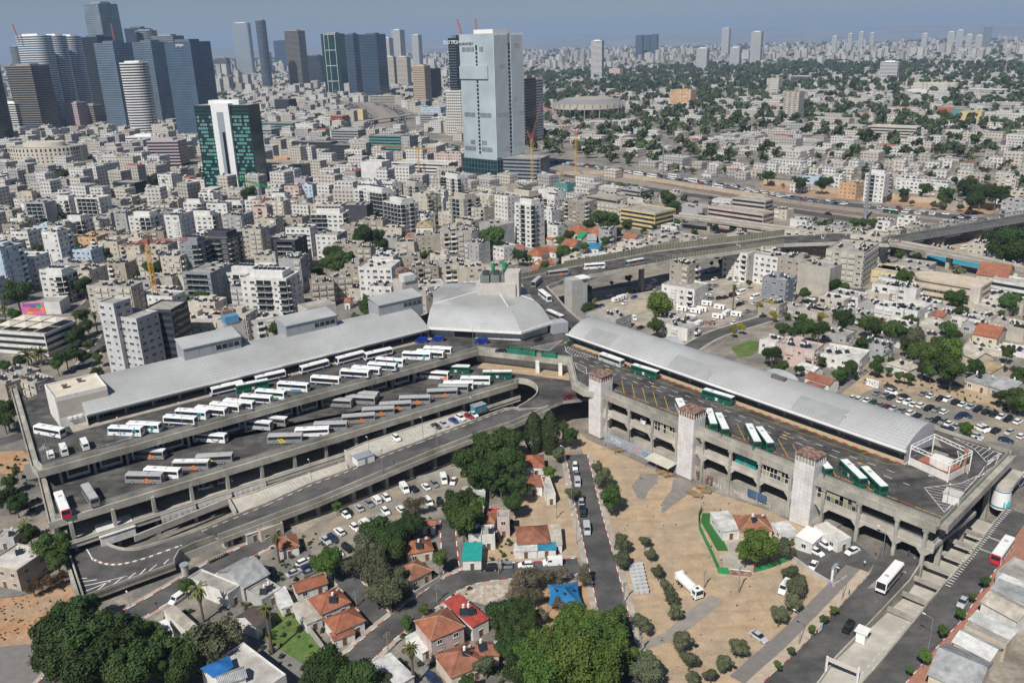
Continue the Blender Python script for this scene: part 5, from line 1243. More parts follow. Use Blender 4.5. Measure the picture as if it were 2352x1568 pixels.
# TREES
def leafmat(name,col,v=.25):
 m=mat(name,col,.75,var=v,scale=.9,spec=.15,orand=.28)
 return m
LEAF={'dark':leafmat('leaf_dark',(.042,.072,.022)),'broad':leafmat('leaf_broad',(.058,.10,.028)),'bright':leafmat('leaf_bright',(.078,.13,.028)),'olive':leafmat('leaf_olive',(.095,.11,.062)),'dry':leafmat('leaf_dry',(.13,.115,.075)),'yellow':leafmat('leaf_yellow',(.24,.22,.03)),'cypress':leafmat('leaf_cypress',(.035,.055,.022)),'palm':leafmat('leaf_palm',(.10,.12,.04)),'thatch':leafmat('palm_thatch',(.15,.12,.085)),'hedge':leafmat('leaf_hedge',(.10,.06,.035))}
BARK=mat('bark',(.13,.10,.075),.95,var=.3,scale=2)
def crown_mesh(seed,lobes,n,size,flatten=1.0,shape=None):
 """leaf-sized faces spread through the lobes of a unit crown"""
 r=random.Random(seed);vs=[];fs=[]
 L=[]
 for i in range(lobes):
  a=r.uniform(0,6.283);q=r.uniform(.2,.78);h=r.uniform(-.5,.7)
  k=math.sqrt(max(.1,1-h*h*.8));L.append((math.cos(a)*q*k,math.sin(a)*q*k,h*flatten,r.uniform(.20,.46)))
 L.append((0,0,0,.52));L.append((.1,-.1,.3*flatten,.42))
 wsum=[l[3]**2 for l in L]
 for i in range(n):
  l=r.choices(L,wsum)[0]
  while True:
   d=Vector((r.gauss(0,1),r.gauss(0,1),r.gauss(0,1)))
   if d.length>.1:break
  d.normalize()
  if d.z<-.55 and r.random()<.7:d.z=-d.z
  rad=l[3]*(1-.32*abs(r.gauss(0,.6)))if r.random()<.86 else l[3]*r.uniform(1,1.3)
  c=Vector((l[0],l[1],l[2]))+Vector((d.x,d.y,d.z*(.55+.45*flatten)))*rad
  nn=(d+Vector((r.gauss(0,.45),r.gauss(0,.45),r.gauss(0,.45)))).normalized()
  e=nn.orthogonal().normalized();e.rotate(Matrix.Rotation(r.uniform(0,6.28),3,nn));g=nn.cross(e)
  s=size*r.uniform(.6,1.25);k=len(vs)
  for a,b in((-1,-.5),(0,-.75),(1,-.3),(.55,.6),(-.5,.7)):vs.append(tuple(c+e*(a*s)+g*(b*s)+nn*(r.uniform(-.25,.25)*s)))
  fs.append((k,k+1,k+2,k+3,k+4))
 me=bpy.data.meshes.new('crown');me.from_pydata(vs,[],fs);me.update();return me
def cyp_mesh(seed,n,size):
 r=random.Random(seed);vs=[];fs=[]
 for i in range(n):
  z=r.random()**.85;a=r.uniform(0,6.283);q=(.17*math.sin(math.pi*min(1,(z*.92+.08)))**.6+.02)*(1-.15*r.random())*(1+.18*math.sin(a*3+z*9))
  c=Vector((math.cos(a)*q,math.sin(a)*q,z));nn=Vector((math.cos(a)+r.gauss(0,.4),math.sin(a)+r.gauss(0,.4),.5+r.gauss(0,.3))).normalized()
  e=nn.orthogonal().normalized();g=nn.cross(e);s=size*r.uniform(.6,1.3);k=len(vs)
  for u,v in((-.7,-.6),(.7,-.6),(0,1.3)):vs.append(tuple(c+e*(u*s)+g*(v*s)))
  fs.append((k,k+1,k+2))
 me=bpy.data.meshes.new('crown');me.from_pydata(vs,[],fs);me.update();return me
def palm_mesh(seed,nf,droop,L=1.0,w=.10):
 r=random.Random(seed);mb=MB()
 for i in range(nf):
  a=6.283*i/nf*2.618+r.uniform(-.2,.2);el=r.uniform(-.5,1.25);pts=[];p=Vector((0,0,0));ang=el
  for k in range(6):
   pts.append(p.copy());p=p+Vector((math.cos(a)*math.cos(ang),math.sin(a)*math.cos(ang),math.sin(ang)))*(L/5);ang-=droop*r.uniform(.7,1.3)
  s=Vector((-math.sin(a),math.cos(a),0))
  for k in range(5):
   w0=w*(1.0-abs(k/5-.4));w1=w*(1.0-abs((k+1)/5-.4));up=Vector((0,0,.05))
   mb.face([pts[k]-s*w0-up,pts[k+1]-s*w1-up,pts[k+1],pts[k]]);mb.face([pts[k],pts[k+1],pts[k+1]+s*w1-up,pts[k]+s*w0-up])
 return mb
CROWN={}
for nm,seeds,lobes,n,size,fl in(('dark',(1,2,3),13,9000,.048,.85),('broad',(4,5),11,8000,.05,.8),('bright',(6,7),15,9500,.046,.9),('olive',(8,9,10),9,6500,.05,.85),('dry',(11,),11,3600,.042,.7),('yellow',(12,),8,3500,.055,.8)):
 CROWN[nm]=[crown_mesh(s,lobes,n,size,fl)for s in seeds]
 for me in CROWN[nm]:me.materials.append(LEAF[nm])
CROWN['hedge']=[CROWN['dry'][0].copy()];CROWN['hedge'][0].materials[0]=LEAF['hedge']
CYP=cyp_mesh(20,3000,.022);CYP.materials.append(LEAF['cypress'])
mb=MB();mb.tube((0,0,0),(.02,.01,.5),.10,.07,7,0,False);mb.tube((.02,.01,.5),(-.02,.02,1.0),.07,.045,7,0,False)
for a in range(4):mb.tube((0,0,.62+.06*a),(.45*math.cos(a*1.7),.45*math.sin(a*1.7),1.25),.04,.015,5,0,False)
o=mb.build('trunk',BARK);TRUNK=o.data;bpy.data.objects.remove(o)
mb=MB();mb.tube((0,0,0),(0,0,1),1,.8,8,0,False);o=mb.build('trunk',BARK);PTRUNK=o.data;bpy.data.objects.remove(o)
def mk(mb,m):
 o=mb.build('x',m);d=o.data;bpy.data.objects.remove(o);return d
PALMC=[mk(palm_mesh(s,34,.34),LEAF['palm'])for s in(31,32)];DATEC=mk(palm_mesh(33,46,.27,1.0,.07),LEAF['palm'])
mb=MB();mb.tube((0,0,0),(0,0,-1),.8,1.0,9,0,False);mb.tube((0,0,-1),(0,0,-2.4),1.0,.45,9,0,False);THATCH=mk(mb,LEAF['thatch'])
TN={'dark':'dark green','broad':'mid green','bright':'bright green','olive':'grey-green','dry':'dry brownish','yellow':'yellow flowering','hedge':'reddish'}
rt=random.Random(11);NTREE=0
def tree(p,r,kind,hc,where,group=None):
 """p: ground point, r crown radius, hc height of the crown centre"""
 global NTREE;NTREE+=1
 t=thing('olive_tree' if kind=='olive' else 'tree',p,rt.uniform(0,6.28),'%s tree %s'%(TN[kind],where),'tree','%s trees %s'%(TN[kind],where))
 me=CROWN[kind][rt.randrange(len(CROWN[kind]))]
 inst(me,'crown',t,Matrix.Translation((0,0,hc))@Matrix.Diagonal((r,r,r*rt.uniform(.85,1.1),1)))
 inst(TRUNK,'trunk',t,Matrix.Diagonal((max(.9,r*.7),max(.9,r*.7),hc,1)))
 return t
def palm(p,h,r,where,date=False):
 t=thing('palm_tree',p,rt.uniform(0,6),'%s palm tree %s'%('feathery date' if date else 'tall fan',where),'palm tree','palms')
 inst(PTRUNK,'trunk',t,Matrix.Diagonal((.32,.32,h,1)));inst(DATEC if date else PALMC[rt.randrange(2)],'crown',t,Matrix.Translation((0,0,h))@Matrix.Diagonal((r,r,r,1)))
 if not date:inst(THATCH,'dead_leaf_skirt',t,Matrix.Translation((0,0,h))@Matrix.Diagonal((r*.33,r*.33,r*.55,1)))
 return t
def trees(rc,lst,where,kind='dark'):
 for it in lst:
  x,y,rp=it[:3];k=it[3]if len(it)>3 else kind
  g=PG(*T(rc,x,y));z0=zg(g.x,g.y)
  rng=(g-Vector((0,0,CAMH))).length;r=max(1.0,rp/4*rng/F);r=min(r,9.0)
  hc=r*1.15+.6 if k in('olive','dry','hedge')else r*1.25+1.2
  p=P(*T(rc,x,y),z0+hc);z0=zg(p.x,p.y)
  tree((p.x,p.y,z0-.05),r*1.02,k,hc,where)
def palms(rc,lst,where,date=False):
 for x,y,bx,by,rp in lst:
  b=PG(*T(rc,bx,by));d=ray(*T(rc,x,y));t=math.hypot(b.x,b.y)/math.hypot(d.x,d.y);h=CAMH+d.z*t-b.z
  rng=(b-Vector((0,0,CAMH))).length;palm((b.x,b.y,b.z-.05),max(3,h),rp/4*rng/F,where,date)
trees(41,[(470,300,120,'broad'),(560,330,100,'bright'),(530,450,100,'broad'),(270,200,80)],'beside the foot of the ramp')
trees(41,[(700,950,165),(520,1150,190),(750,1190,210),(960,1080,185),(600,1380,190),(900,1400,220),(1150,1250,190),(1300,1420,210),(1080,1500,190),(1480,1310,190),(1650,1450,170),(1750,1280,160),(1230,1110,130),(830,860,110),(440,1330,150),(750,1500,170)],'in the grove at the red soil lot')
trees(41,[(1900,1200,210,'olive'),(2100,1120,170,'olive'),(1380,1080,80,'bright'),(1710,680,65,'bright'),(700,830,60,'bright')],'around the derelict house','broad')
trees(41,[(300,690,60,'hedge'),(380,660,60,'hedge'),(460,630,60,'hedge'),(540,600,55,'hedge'),(600,580,45,'hedge')],'in the hedge above the red soil')
palms(41,[(235,110,262,260,75),(1835,700,1872,1008,95)],'near the ramp loop');palms(42,[(190,235,215,465,60),(92,880,152,1300,80),(1415,1250,1450,1600,85)],'among the red roofed houses')
trees(42,[(640,480,135,'bright'),(700,410,90,'bright')],'behind the red roofed houses')
trees(42,[(1000,330,160,'olive'),(950,470,140,'olive'),(1100,450,160,'olive'),(1150,600,160,'olive'),(1230,740,160,'olive'),(1110,750,120,'olive'),(1290,590,120,'olive'),(1320,670,110,'olive'),(1130,250,140),(1100,160,130),(1300,200,125),(1420,110,125),(1230,340,120)],'in the grove on the triangle of sand')
trees(42,[(1680,430,95,'broad'),(1900,100,150,'broad'),(1850,30,140),(1980,40,110),(1540,890,50,'bright'),(1395,1040,60,'broad'),(1380,980,40,'bright'),(2110,1400,105,'olive'),(1120,1530,110,'olive')],'beside the curved street','broad')
trees(42,[(2280,920,150),(2290,1090,130),(2310,1240,100),(700,1430,190),(900,1520,170),(560,1540,150),(1950,1568,80)],'shading the red roofed houses')
trees(43,[(560,960,150,'bright'),(700,1050,165,'bright'),(480,1130,180,'bright'),(300,1250,180,'bright'),(690,1250,210,'bright'),(900,1150,170,'bright'),(940,1000,130,'broad'),(550,1400,220,'bright'),(850,1420,220,'bright'),(300,1480,210,'bright'),(150,1380,170,'bright'),(1000,1290,140,'bright')],'in the bright clump by the straight street')
trees(43,[(60,930,135),(100,1080,125),(50,1250,140),(30,1420,150)],'shading the red roofed houses')
trees(43,[(60,650,120,'dry'),(150,610,110,'dry'),(260,590,110,'dry'),(430,580,90,'dry'),(660,570,95,'dry'),(190,760,100,'dry'),(430,840,75,'dry'),(270,940,70,'dry'),(40,770,90,'dry')],'around the blue shade sail')
trees(43,[(1000,270,95,'olive'),(1025,420,90,'olive'),(1220,260,60,'olive'),(1280,380,62,'olive'),(1345,540,66,'olive'),(1400,660,68,'olive'),(1455,770,72,'olive'),(1495,900,76,'olive'),(1180,1010,102,'olive'),(1255,1410,145,'olive')],'in the row along the sandy lot')
trees(43,[(1570,1170,98,'olive'),(1625,1345,88,'olive'),(2065,1220,92,'olive'),(1955,1375,82,'olive'),(1665,1510,72,'olive'),(1825,1490,68,'olive')],'on the bottom of the sandy lot')
trees(43,[(2250,300,165,'bright'),(2150,360,90,'bright')],'inside the green fenced garden')
trees(33,[(850,1240,100,'olive'),(790,1150,60,'olive'),(910,1430,112,'broad'),(560,1390,80,'olive')],'along the straight street')
trees(33,[(540,860,85),(440,1020,75,'olive'),(340,1200,65,'bright'),(60,1330,115),(30,1480,100),(290,900,60),(480,780,60)],'below the ramp knuckle')
for x,y0,y1,g in((205,650,1020,0),(352,638,1030,1)):
 b=PG(*T(33,x,y1));d=ray(*T(33,x-2,y0));t_=math.hypot(b.x,b.y)/math.hypot(d.x,d.y);h=CAMH+d.z*t_-b.z
 o=thing('cypress_tree',b,g,('slim' if g else 'broad')+' dark cypress tree beside the concrete ramp','tree','pair of cypress trees');inst(CYP,'crown',o,Matrix.Diagonal((h*(1.0 if g else 1.08),h*1.0,h,1)));inst(PTRUNK,'trunk',o,Matrix.Diagonal((.3,.3,h*.5,1)))
trees(32,[(2000,1100,160),(2200,1000,190),(2310,900,130),(2150,1220,160),(2330,1130,140),(2080,930,110),(2050,1290,90),(2250,1290,110)],'in the dense clump under the ramp')
trees(32,[(1900,1090,65,'olive'),(1460,1500,100,'dry'),(740,1520,45,'bright')],'at the gravel car park')
trees(32,[(1850,1510,140),(2000,1530,115,'broad'),(1940,1440,100)],'between car park and red roofs')
trees(44,[(215,540,78,'olive'),(290,660,102,'olive'),(225,820,88,'olive'),(105,930,92,'olive')],'in the row by the taxi yard wall')
trees(44,[(150,310,100,'olive'),(20,310,85,'bright')],'inside the green fenced garden')
trees(44,[(2000,635,42,'broad'),(1880,770,30,'broad'),(1770,920,42,'bright'),(1620,1080,48,'broad'),(1440,1310,55,'bright'),(1300,1440,28,'broad')],'on the red pavement by the shops')
trees(44,[(605,890,14,'broad'),(515,970,19,'broad'),(405,1070,18,'broad'),(213,1270,21,'broad'),(95,1400,18,'broad')],'as a sapling on the sandy pavement')
trees(34,[(775,240,72),(640,310,66,'broad'),(690,280,60),(290,260,42),(130,230,58,'broad'),(40,120,78),(500,180,38),(870,40,75),(60,250,50,'broad'),(1010,180,55),(1000,245,55,'broad'),(1130,180,38),(1110,265,36,'broad')],'among houses behind the east hall')
trees(34,[(1420,260,60),(1500,290,58,'broad'),(1200,320,40,'broad'),(1300,330,45,'broad'),(1700,260,130,'broad'),(1900,240,78),(1690,100,120,'bright'),(1440,130,110,'broad'),(1330,70,70),(1600,180,88),(1250,60,48),(2200,110,58),(2310,310,78),(2090,400,28),(2250,520,90),(2330,560,75,'broad'),(2150,500,60),(1570,60,90)],'along the top of the sandy bank')
trees(34,[(1815,800,62,'bright')],'standing in the open car lot')
trees(24,[(620,1060,66),(690,1080,52,'broad'),(325,1130,58),(1740,1200,88),(1770,1310,55),(2210,1230,78,'broad'),(1250,990,72,'bright'),(2130,1330,40,'broad')],'beside the rounded cream building')
trees(24,[(2150,690,140),(2250,620,140),(2310,740,120),(2080,640,85),(2330,650,110),(2200,760,90)],'in the clump by the elevated railway')
trees(24,[(700,1400,88),(140,1480,68),(330,1480,95,'broad'),(470,1490,88),(900,1430,75,'broad'),(1000,1460,78),(1120,1490,88,'broad'),(1240,1510,88),(1320,1430,78,'broad'),(1340,1545,95,'olive'),(1670,1480,72,'broad'),(320,1370,46,'broad'),(490,1350,50,'yellow'),(1720,1540,60),(2320,1480,50),(50,1330,40,'yellow'),(40,1240,60,'yellow')],'among the low white houses')
trees(24,[(1960,210,140),(2100,220,100),(1450,170,52),(1850,160,85),(1250,210,48),(1640,230,70),(0,50,58),(300,120,58),(500,120,58),(560,100,48),(1880,270,80),(2180,270,60)],'beyond the railway wall')
trees(24,[(1520,310,34,'olive'),(1600,310,34,'olive'),(1770,330,30,'olive'),(1855,365,28,'olive'),(1325,290,25,'olive'),(1110,250,24,'olive'),(1060,255,24,'olive')],'on the red strip beside the motorway')
trees(24,[(800,480,42,'broad'),(880,480,44),(960,475,38,'broad'),(570,470,42,'olive'),(1380,790,40),(1200,770,45),(1080,760,45)],'beside the railway lines')
trees(23,[(1340,1240,135,'bright')],'round and alone in the lot below the flyover')
trees(23,[(1330,1420,78),(1960,860,72,'olive'),(670,1090,64),(600,1190,68),(690,1270,68),(560,1130,45),(1070,990,34,'bright'),(915,1030,20,'bright'),(2100,1440,45,'yellow'),(2030,1470,40,'yellow'),(2290,1240,55,'yellow'),(2180,1030,30,'broad'),(1830,850,25,'broad')],'around the lot below the flyover')
trees(23,[(480,770,88,'broad'),(860,655,50),(660,700,46,'broad'),(440,640,44,'broad'),(520,590,52),(60,780,68),(300,870,50,'broad'),(570,740,40)],'among the red roofs behind the flyover')
trees(23,[(850,460,110,'broad'),(720,500,58),(940,460,60,'broad'),(1050,505,66,'broad'),(970,560,46),(1440,260,85,'broad'),(1490,320,55),(1230,250,48),(1000,150,55,'olive'),(1120,165,42),(1310,520,28),(370,380,46),(1520,490,40,'broad'),(1870,520,35),(2020,530,35)],'around the yellow school')
palms(23,[(755,1190,745,1310,42),(1540,1110,1530,1225,40),(1590,1080,1585,1210,36),(2042,1060,2028,1285,40),(165,790,165,890,34)],'around the lot below the flyover')
trees(22,[(1000,600,110),(1100,620,95),(870,720,78),(700,760,76),(760,840,95,'broad'),(640,860,66,'broad'),(1180,680,66),(580,930,55,'broad'),(860,800,60),(930,560,60)],'in the garden between old blocks')
trees(22,[(420,540,56,'olive'),(1470,440,48),(2170,640,120,'broad'),(2050,560,66,'broad'),(1630,440,34),(1760,430,44,'olive'),(1550,780,48),(1620,770,44,'broad'),(1740,750,34),(250,170,58),(300,210,56),(700,180,28),(1350,590,32,'broad'),(530,600,45,'broad')],'between the mid-rise blocks')
trees(22,[(1060,1240,105),(990,1250,66),(1130,1230,58),(80,1440,58),(180,1440,66),(300,1400,48),(1570,1130,46,'broad'),(1940,990,38),(1850,960,24,'cypress' if 0 else 'dark'),(250,1310,45,'broad')],'behind the long arched roof')
palms(22,[(930,435,925,490,30),(1020,455,1020,500,28),(450,985,455,1100,40),(390,950,400,1060,32)],'between the mid-rise blocks')
trees(21,[(2290,230,88),(1420,230,58,'broad'),(1430,80,56),(1540,100,48),(890,500,52,'broad'),(690,720,56),(970,770,56),(770,1050,78),(1440,900,76),(1370,880,48,'broad'),(110,700,50),(330,720,50)],'between the mid-rise blocks')
trees(21,[(150,1120,105),(140,1320,58,'broad'),(750,1330,66,'broad'),(800,1410,58),(1860,1160,66),(1630,1010,48),(2240,1210,44,'broad'),(1980,1540,48,'broad'),(30,1430,60,'broad'),(650,1520,60,'broad'),(720,1480,70)],'around the terraced building')
palms(21,[(265,455,270,560,40),(700,1310,705,1420,38),(870,1310,900,1500,42),(770,1440,780,1560,45),(25,1260,60,1400,40)],'around the terraced building')
palms(31,[(265,115,270,230,85),(385,95,390,220,85)],'before the terraced building',True)
trees(31,[(600,130,85),(520,200,60,'broad'),(900,140,50,'broad'),(960,70,40,'broad'),(750,130,58),(880,290,58),(680,60,60),(820,20,50,'broad'),(160,180,60),(50,220,60,'broad')],'beside the west arched roof')
trees(31,[(50,650,95),(30,720,75),(110,590,50,'broad'),(100,1290,60),(60,1430,90),(140,1480,80),(150,1190,40,'broad')],'outside the west wall of the station')
for kw,q,ph in(('along the sandy lot',(1560,1100),'the lift shafts'),('red soil lot',(60,1400),'the red soil'),('bottom of the sandy lot',(1860,1480),'the road'),('clump by the straight street',(1340,1340),'the shade sail'),('red roofed houses',(640,1480),'the lawn'),('triangle of sand',(870,1400),'the street corner'),('under the ramp',(1240,1010),'the cypresses'),('taxi yard wall',(1900,1330),'the taxi yard'),('east hall',(1700,830),'the east hall'),('sandy bank',(1990,890),'the sign board'),('low white houses',(1940,700),'the rounded building'),('old blocks',(760,620),'the dark block'),('by the shops',(2300,1250),'the stopped bus'),('yellow school',(1500,500),'the school'),('mid-rise blocks',(700,800),'the arched roof'),('terraced building',(80,760),'the terraced building'),('railway wall',(2000,440),'the pylon'),('beside the motorway',(2000,470),'the pylon'),('shade sail',(1300,1360),'the sail'),('sapling',(1900,1440),'the kiosk'),('elevated railway',(2260,600),'the viaduct'),('lot below',(1330,650),'the stair tower'),('behind the flyover',(1190,640),'the plant block'),('railway lines',(1986,507),'the pylon'),('arched roof',(1100,660),'the plant block'),('west wall',(50,900),'the stair building'),('rounded cream',(2190,650),'the rounded building'),('curved street',(1180,1420),'the shade sail'),('ramp knuckle',(1340,990),'the first shaft'),('above the red soil',(40,1300),'the blank house')):order_labels(kw,P(*q,0),ph)
# LOW HOUSES AND SHEDS
def rooftile(name,col):
 m=mat(name,col,.8,var=.22,scale=.7,col2=tuple(c*.72 for c in col),scale2=.25)
 n=m.node_tree.nodes;l=m.node_tree.links;b=n['Principled BSDF']
 g=n.new('ShaderNodeTexCoord');w=n.new('ShaderNodeTexWave');w.wave_type='BANDS';w.bands_direction='X';w.inputs['Scale'].default_value=.9;w.inputs['Distortion'].default_value=.3
 bp=n.new('ShaderNodeBump');bp.inputs['Strength'].default_value=.7;bp.inputs['Distance'].default_value=.12
 l.new(g.outputs['Object'],w.inputs['Vector']);l.new(w.outputs['Fac'],bp.inputs['Height']);l.new(bp.outputs[0],b.inputs['Normal'])
 return m
RTILE=rooftile('terracotta_tile',(.36,.135,.075));RTILE2=rooftile('old_terracotta',(.32,.135,.085));RMET=rooftile('red_metal_roof',(.42,.07,.05));WMET=rooftile('white_metal_roof',(.62,.62,.60));GMET=rooftile('grey_metal_roof',(.36,.37,.37));BMET=rooftile('brown_metal_roof',(.12,.09,.08));AMET=rooftile('patched_sheet_roof',(.50,.45,.38));BLMET=rooftile('blue_metal_roof',(.04,.25,.42));TANR=rooftile('tan_roof',(.40,.31,.19))
FLATR=mat('flat_roof',(.37,.35,.315),.9,var=.25,scale=.5,col2=(.26,.245,.22),scale2=.2,fine=.2);FLATW=mat('white_flat_roof',(.54,.52,.48),.9,var=.2,scale=.4,col2=(.38,.36,.33),scale2=.15,fine=.2)
WALLC=mat('house_wall',(.6,.57,.52),.85,var=.12,scale=.5,objcol=True,streak=True)
def wmesh(w,h,bars=2):
 mb=MB();mb.bx(-w/2,w/2,-.03,0,0,h,0)
 for x in(-w/2,w/2-.07):mb.bx(x,x+.07,-.08,0,0,h,1)
 mb.bx(-w/2,w/2,-.08,0,h-.07,h,1);mb.bx(-w/2-.08,w/2+.08,-.16,0,-.08,0,1)
 for k in range(1,bars):mb.bx(-w/2+w*k/bars-.03,-w/2+w*k/bars+.03,-.07,0,0,h,1)
 return mk(mb,GLASS),mb
def mk2(mb,ms):
 o=mb.build('x',ms);d=o.data;bpy.data.objects.remove(o);return d
def win(w,h,bars,fr=WHT):
 _,mb=wmesh(w,h,bars);return mk2(mb,[GLASS,fr])
WIN=win(1.3,1.2,2);WINW=win(2.4,1.3,3);WINT=win(.8,1.6,1);WINL=win(4.2,1.4,5)
mb=MB();mb.bx(-.5,.5,-.06,0,0,2.1,0);mb.bx(-.6,.6,-.1,-.02,2.1,2.2,1);mb.bx(.3,.38,-.12,-.06,1.0,1.1,1);DOOR=mk2(mb,[mat('door_brown',(.14,.08,.05),.6,var=.1),WHT])
mb=MB();mb.tube((0,0,.45),(0,0,1.75),.32,.32,10,0);mb.tube((-.2,-.1,0),(-.2,-.1,.5),.04,.04,4,2);mb.tube((.2,-.1,0),(.2,-.1,.5),.04,.04,4,2)
mb.face([(-.95,-2.0,.15),(.95,-2.0,.15),(.95,-.55,1.15),(-.95,-.55,1.15)],1);mb.face([(-.95,-2.0,.1),(-.95,-.55,1.1),(.95,-.55,1.1),(.95,-2.0,.1)],2)
HEATER=mk2(mb,[WHT,mat('solar_black',(.025,.028,.035),.15,var=0,spec=.6),STEEL])
mb=MB();mb.bx(-.45,.45,-.35,0,0,.65,0);mb.bx(-.3,.12,-.37,-.35,.12,.52,1);ACU=mk2(mb,[PLAST,DARK])
mb=MB();mb.tube((0,0,0),(0,0,.8),.04,.04,5,0);n_=10
for i in range(n_):
 a0=6.283*i/n_;a1=6.283*(i+1)/n_;mb.face([(0,-.1,1.1),(.5*math.cos(a0),-.3,1.1+.5*math.sin(a0)),(.5*math.cos(a1),-.3,1.1+.5*math.sin(a1))],0)
DISH=mk2(mb,[mat('dish_grey',(.55,.55,.54),.5,var=0)])
FOOT=[]
def rect_from(rc,q,z):
 ps=[P(*T(rc,q[i],q[i+1]),z)for i in range(0,8,2)]
 c=sum(ps,Vector())/4;a=(ps[1]-ps[0])+(ps[2]-ps[3]);b=(ps[3]-ps[0])+(ps[2]-ps[1])
 ang=math.atan2(a.y,a.x);ux=Vector((math.cos(ang),math.sin(ang),0));uy=Vector((-ux.y,ux.x,0))
 return c,a.length/2,max(2.0,abs((b/2).dot(uy))),ang
rh_=random.Random(21)
def house(rc,q,ze,kind,wall,roofm,label,group=None,win_=True,rh=None,name='house',extras=0,cat='house'):
 g=PG(*T(rc,(q[0]+q[2])/2,(q[1]+q[3])/2));z0=zg(g.x,g.y)
 c,w,d,ang=rect_from(rc,q,z0+ze);z0=zg(c.x,c.y)
 t=thing(name,(c.x,c.y,z0-.05),ang,label,cat,group);FOOT.append((c.x,c.y,math.hypot(w,d)/2))
 e=.35 if kind in('hip','gable')else 0.0;ww,wd_=w/2-e,d/2-e
 mb=MB();mb.bx(-ww,ww,-wd_,wd_,-.6,ze-.02,0,bot=False)
 if kind=='flat':
  for a in((-ww,ww,-wd_,-wd_+.2),(-ww,ww,wd_-.2,wd_),(-ww,-ww+.2,-wd_+.2,wd_-.2),(ww-.2,ww,-wd_+.2,wd_-.2)):mb.bx(*a,ze-.02,ze+.5,0)
 if kind=='gable':
  r=rh or .22*d
  for s in(-1,1):mb.face([(s*ww,-wd_,ze-.02),(s*ww,wd_,ze-.02),(s*ww,0,ze+r*.93)][::s])
 mb.build('wall',WALLC,t,local=True,color=wall)
 mb=MB();hw,hd=w/2,d/2
 if kind=='hip':
  r=rh or .26*min(w,d);th=.12
  if w>=d:k=(w-d)/2;A,B=(-k,0,ze+r),(k,0,ze+r);fs=[[(-hw,-hd,ze),(hw,-hd,ze),B,A],[(hw,hd,ze),(-hw,hd,ze),A,B],[(hw,-hd,ze),(hw,hd,ze),B],[(-hw,hd,ze),(-hw,-hd,ze),A]]
  else:k=(d-w)/2;A,B=(0,-k,ze+r),(0,k,ze+r);fs=[[(-hw,-hd,ze),(hw,-hd,ze),A],[(hw,-hd,ze),(hw,hd,ze),B,A],[(hw,hd,ze),(-hw,hd,ze),B],[(-hw,hd,ze),(-hw,-hd,ze),A,B]]
  for f in fs:mb.face(f)
  mb.face([(-hw,-hd,ze-.01),(-hw,hd,ze-.01),(hw,hd,ze-.01),(hw,-hd,ze-.01)],1)
  ro=mb.build('roof',[roofm,WHT],t,local=True)
  mr=MB();mr.tube(A,B,.13,.13,5)
  for cx in(-1,1):
   for cy_ in(-1,1):mr.tube((cx*hw,cy_*hd,ze+.03),(B if((w>=d and cx>0)or(w<d and cy_>0))else A),.12,.12,5)
  o=mr.build('ridge_tile',MATS['tan_roof']if rh_.random()<.4 else roofm,t,local=True);o.parent=ro
 elif kind=='gable':
  for s in(-1,1):mb.face([(-hw,s*hd,ze-.05),(hw,s*hd,ze-.05),(hw,0,ze+r),(-hw,0,ze+r)][::-s]);mb.face([(-hw,s*hd,ze-.15),(hw,s*hd,ze-.15),(hw,0,ze+r-.1),(-hw,0,ze+r-.1)][::s])
  mb.build('roof',roofm,t,local=True)
 elif kind=='shed':
  r=rh or .5;mb.prism([(-hw-.2,-hd-.2),(hw+.2,-hd-.2),(hw+.2,hd+.2),(-hw-.2,hd+.2)],[ze-.02,ze-.02,ze+r-.1,ze+r-.1],[ze+.08,ze+.08,ze+r,ze+r],0,bot=True);mb.build('roof',roofm,t,local=True)
 else:
  mb.bx(-ww+.2,ww-.2,-wd_+.2,wd_-.2,ze-.02,ze+.06);mb.build('roof',roofm,t,local=True)
 if win_ and ze>2.2:
  fl=max(1,int(ze/3.0))
  for f in range(fl):
   n=max(1,int(w/3.4))
   for i in range(n):
    x=-ww+(i+.5)*2*ww/n
    if f==0 and i==n//2:inst(DOOR,'door',t,Matrix.Translation((x,-wd_,.05)))
    else:inst(WIN,'window',t,Matrix.Translation((x,-wd_,1.0+3*f)))
   n=max(1,int(d/3.6))
   for i in range(n):
    y=-wd_+(i+.5)*2*wd_/n
    inst(WIN,'window',t,Matrix.Translation((ww if c.x<0 else-ww,y,1.0+3*f))@Matrix.Rotation(math.pi/2 if c.x<0 else-math.pi/2,4,'Z'))
 if extras:
  zz=ze if kind=='flat' else ze+.12*min(w,d)
  for k in range(extras):
   inst(HEATER,'water_heater',t,Matrix.Translation((rh_.uniform(-.3,.3)*w,rh_.uniform(-.1,.25)*d-(.2*d if kind=='hip' else 0),zz))@Matrix.Rotation(-ang+R(20)+rh_.uniform(-.3,.3),4,'Z'))
  inst(DISH,'satellite_dish',t,Matrix.Translation((.3*w,.1*d,zz)))
 return t
WC={'w':(.66,.65,.62),'c':(.58,.50,.40),'p':(.52,.42,.38),'g':(.42,.42,.41),'b':(.45,.38,.30)}
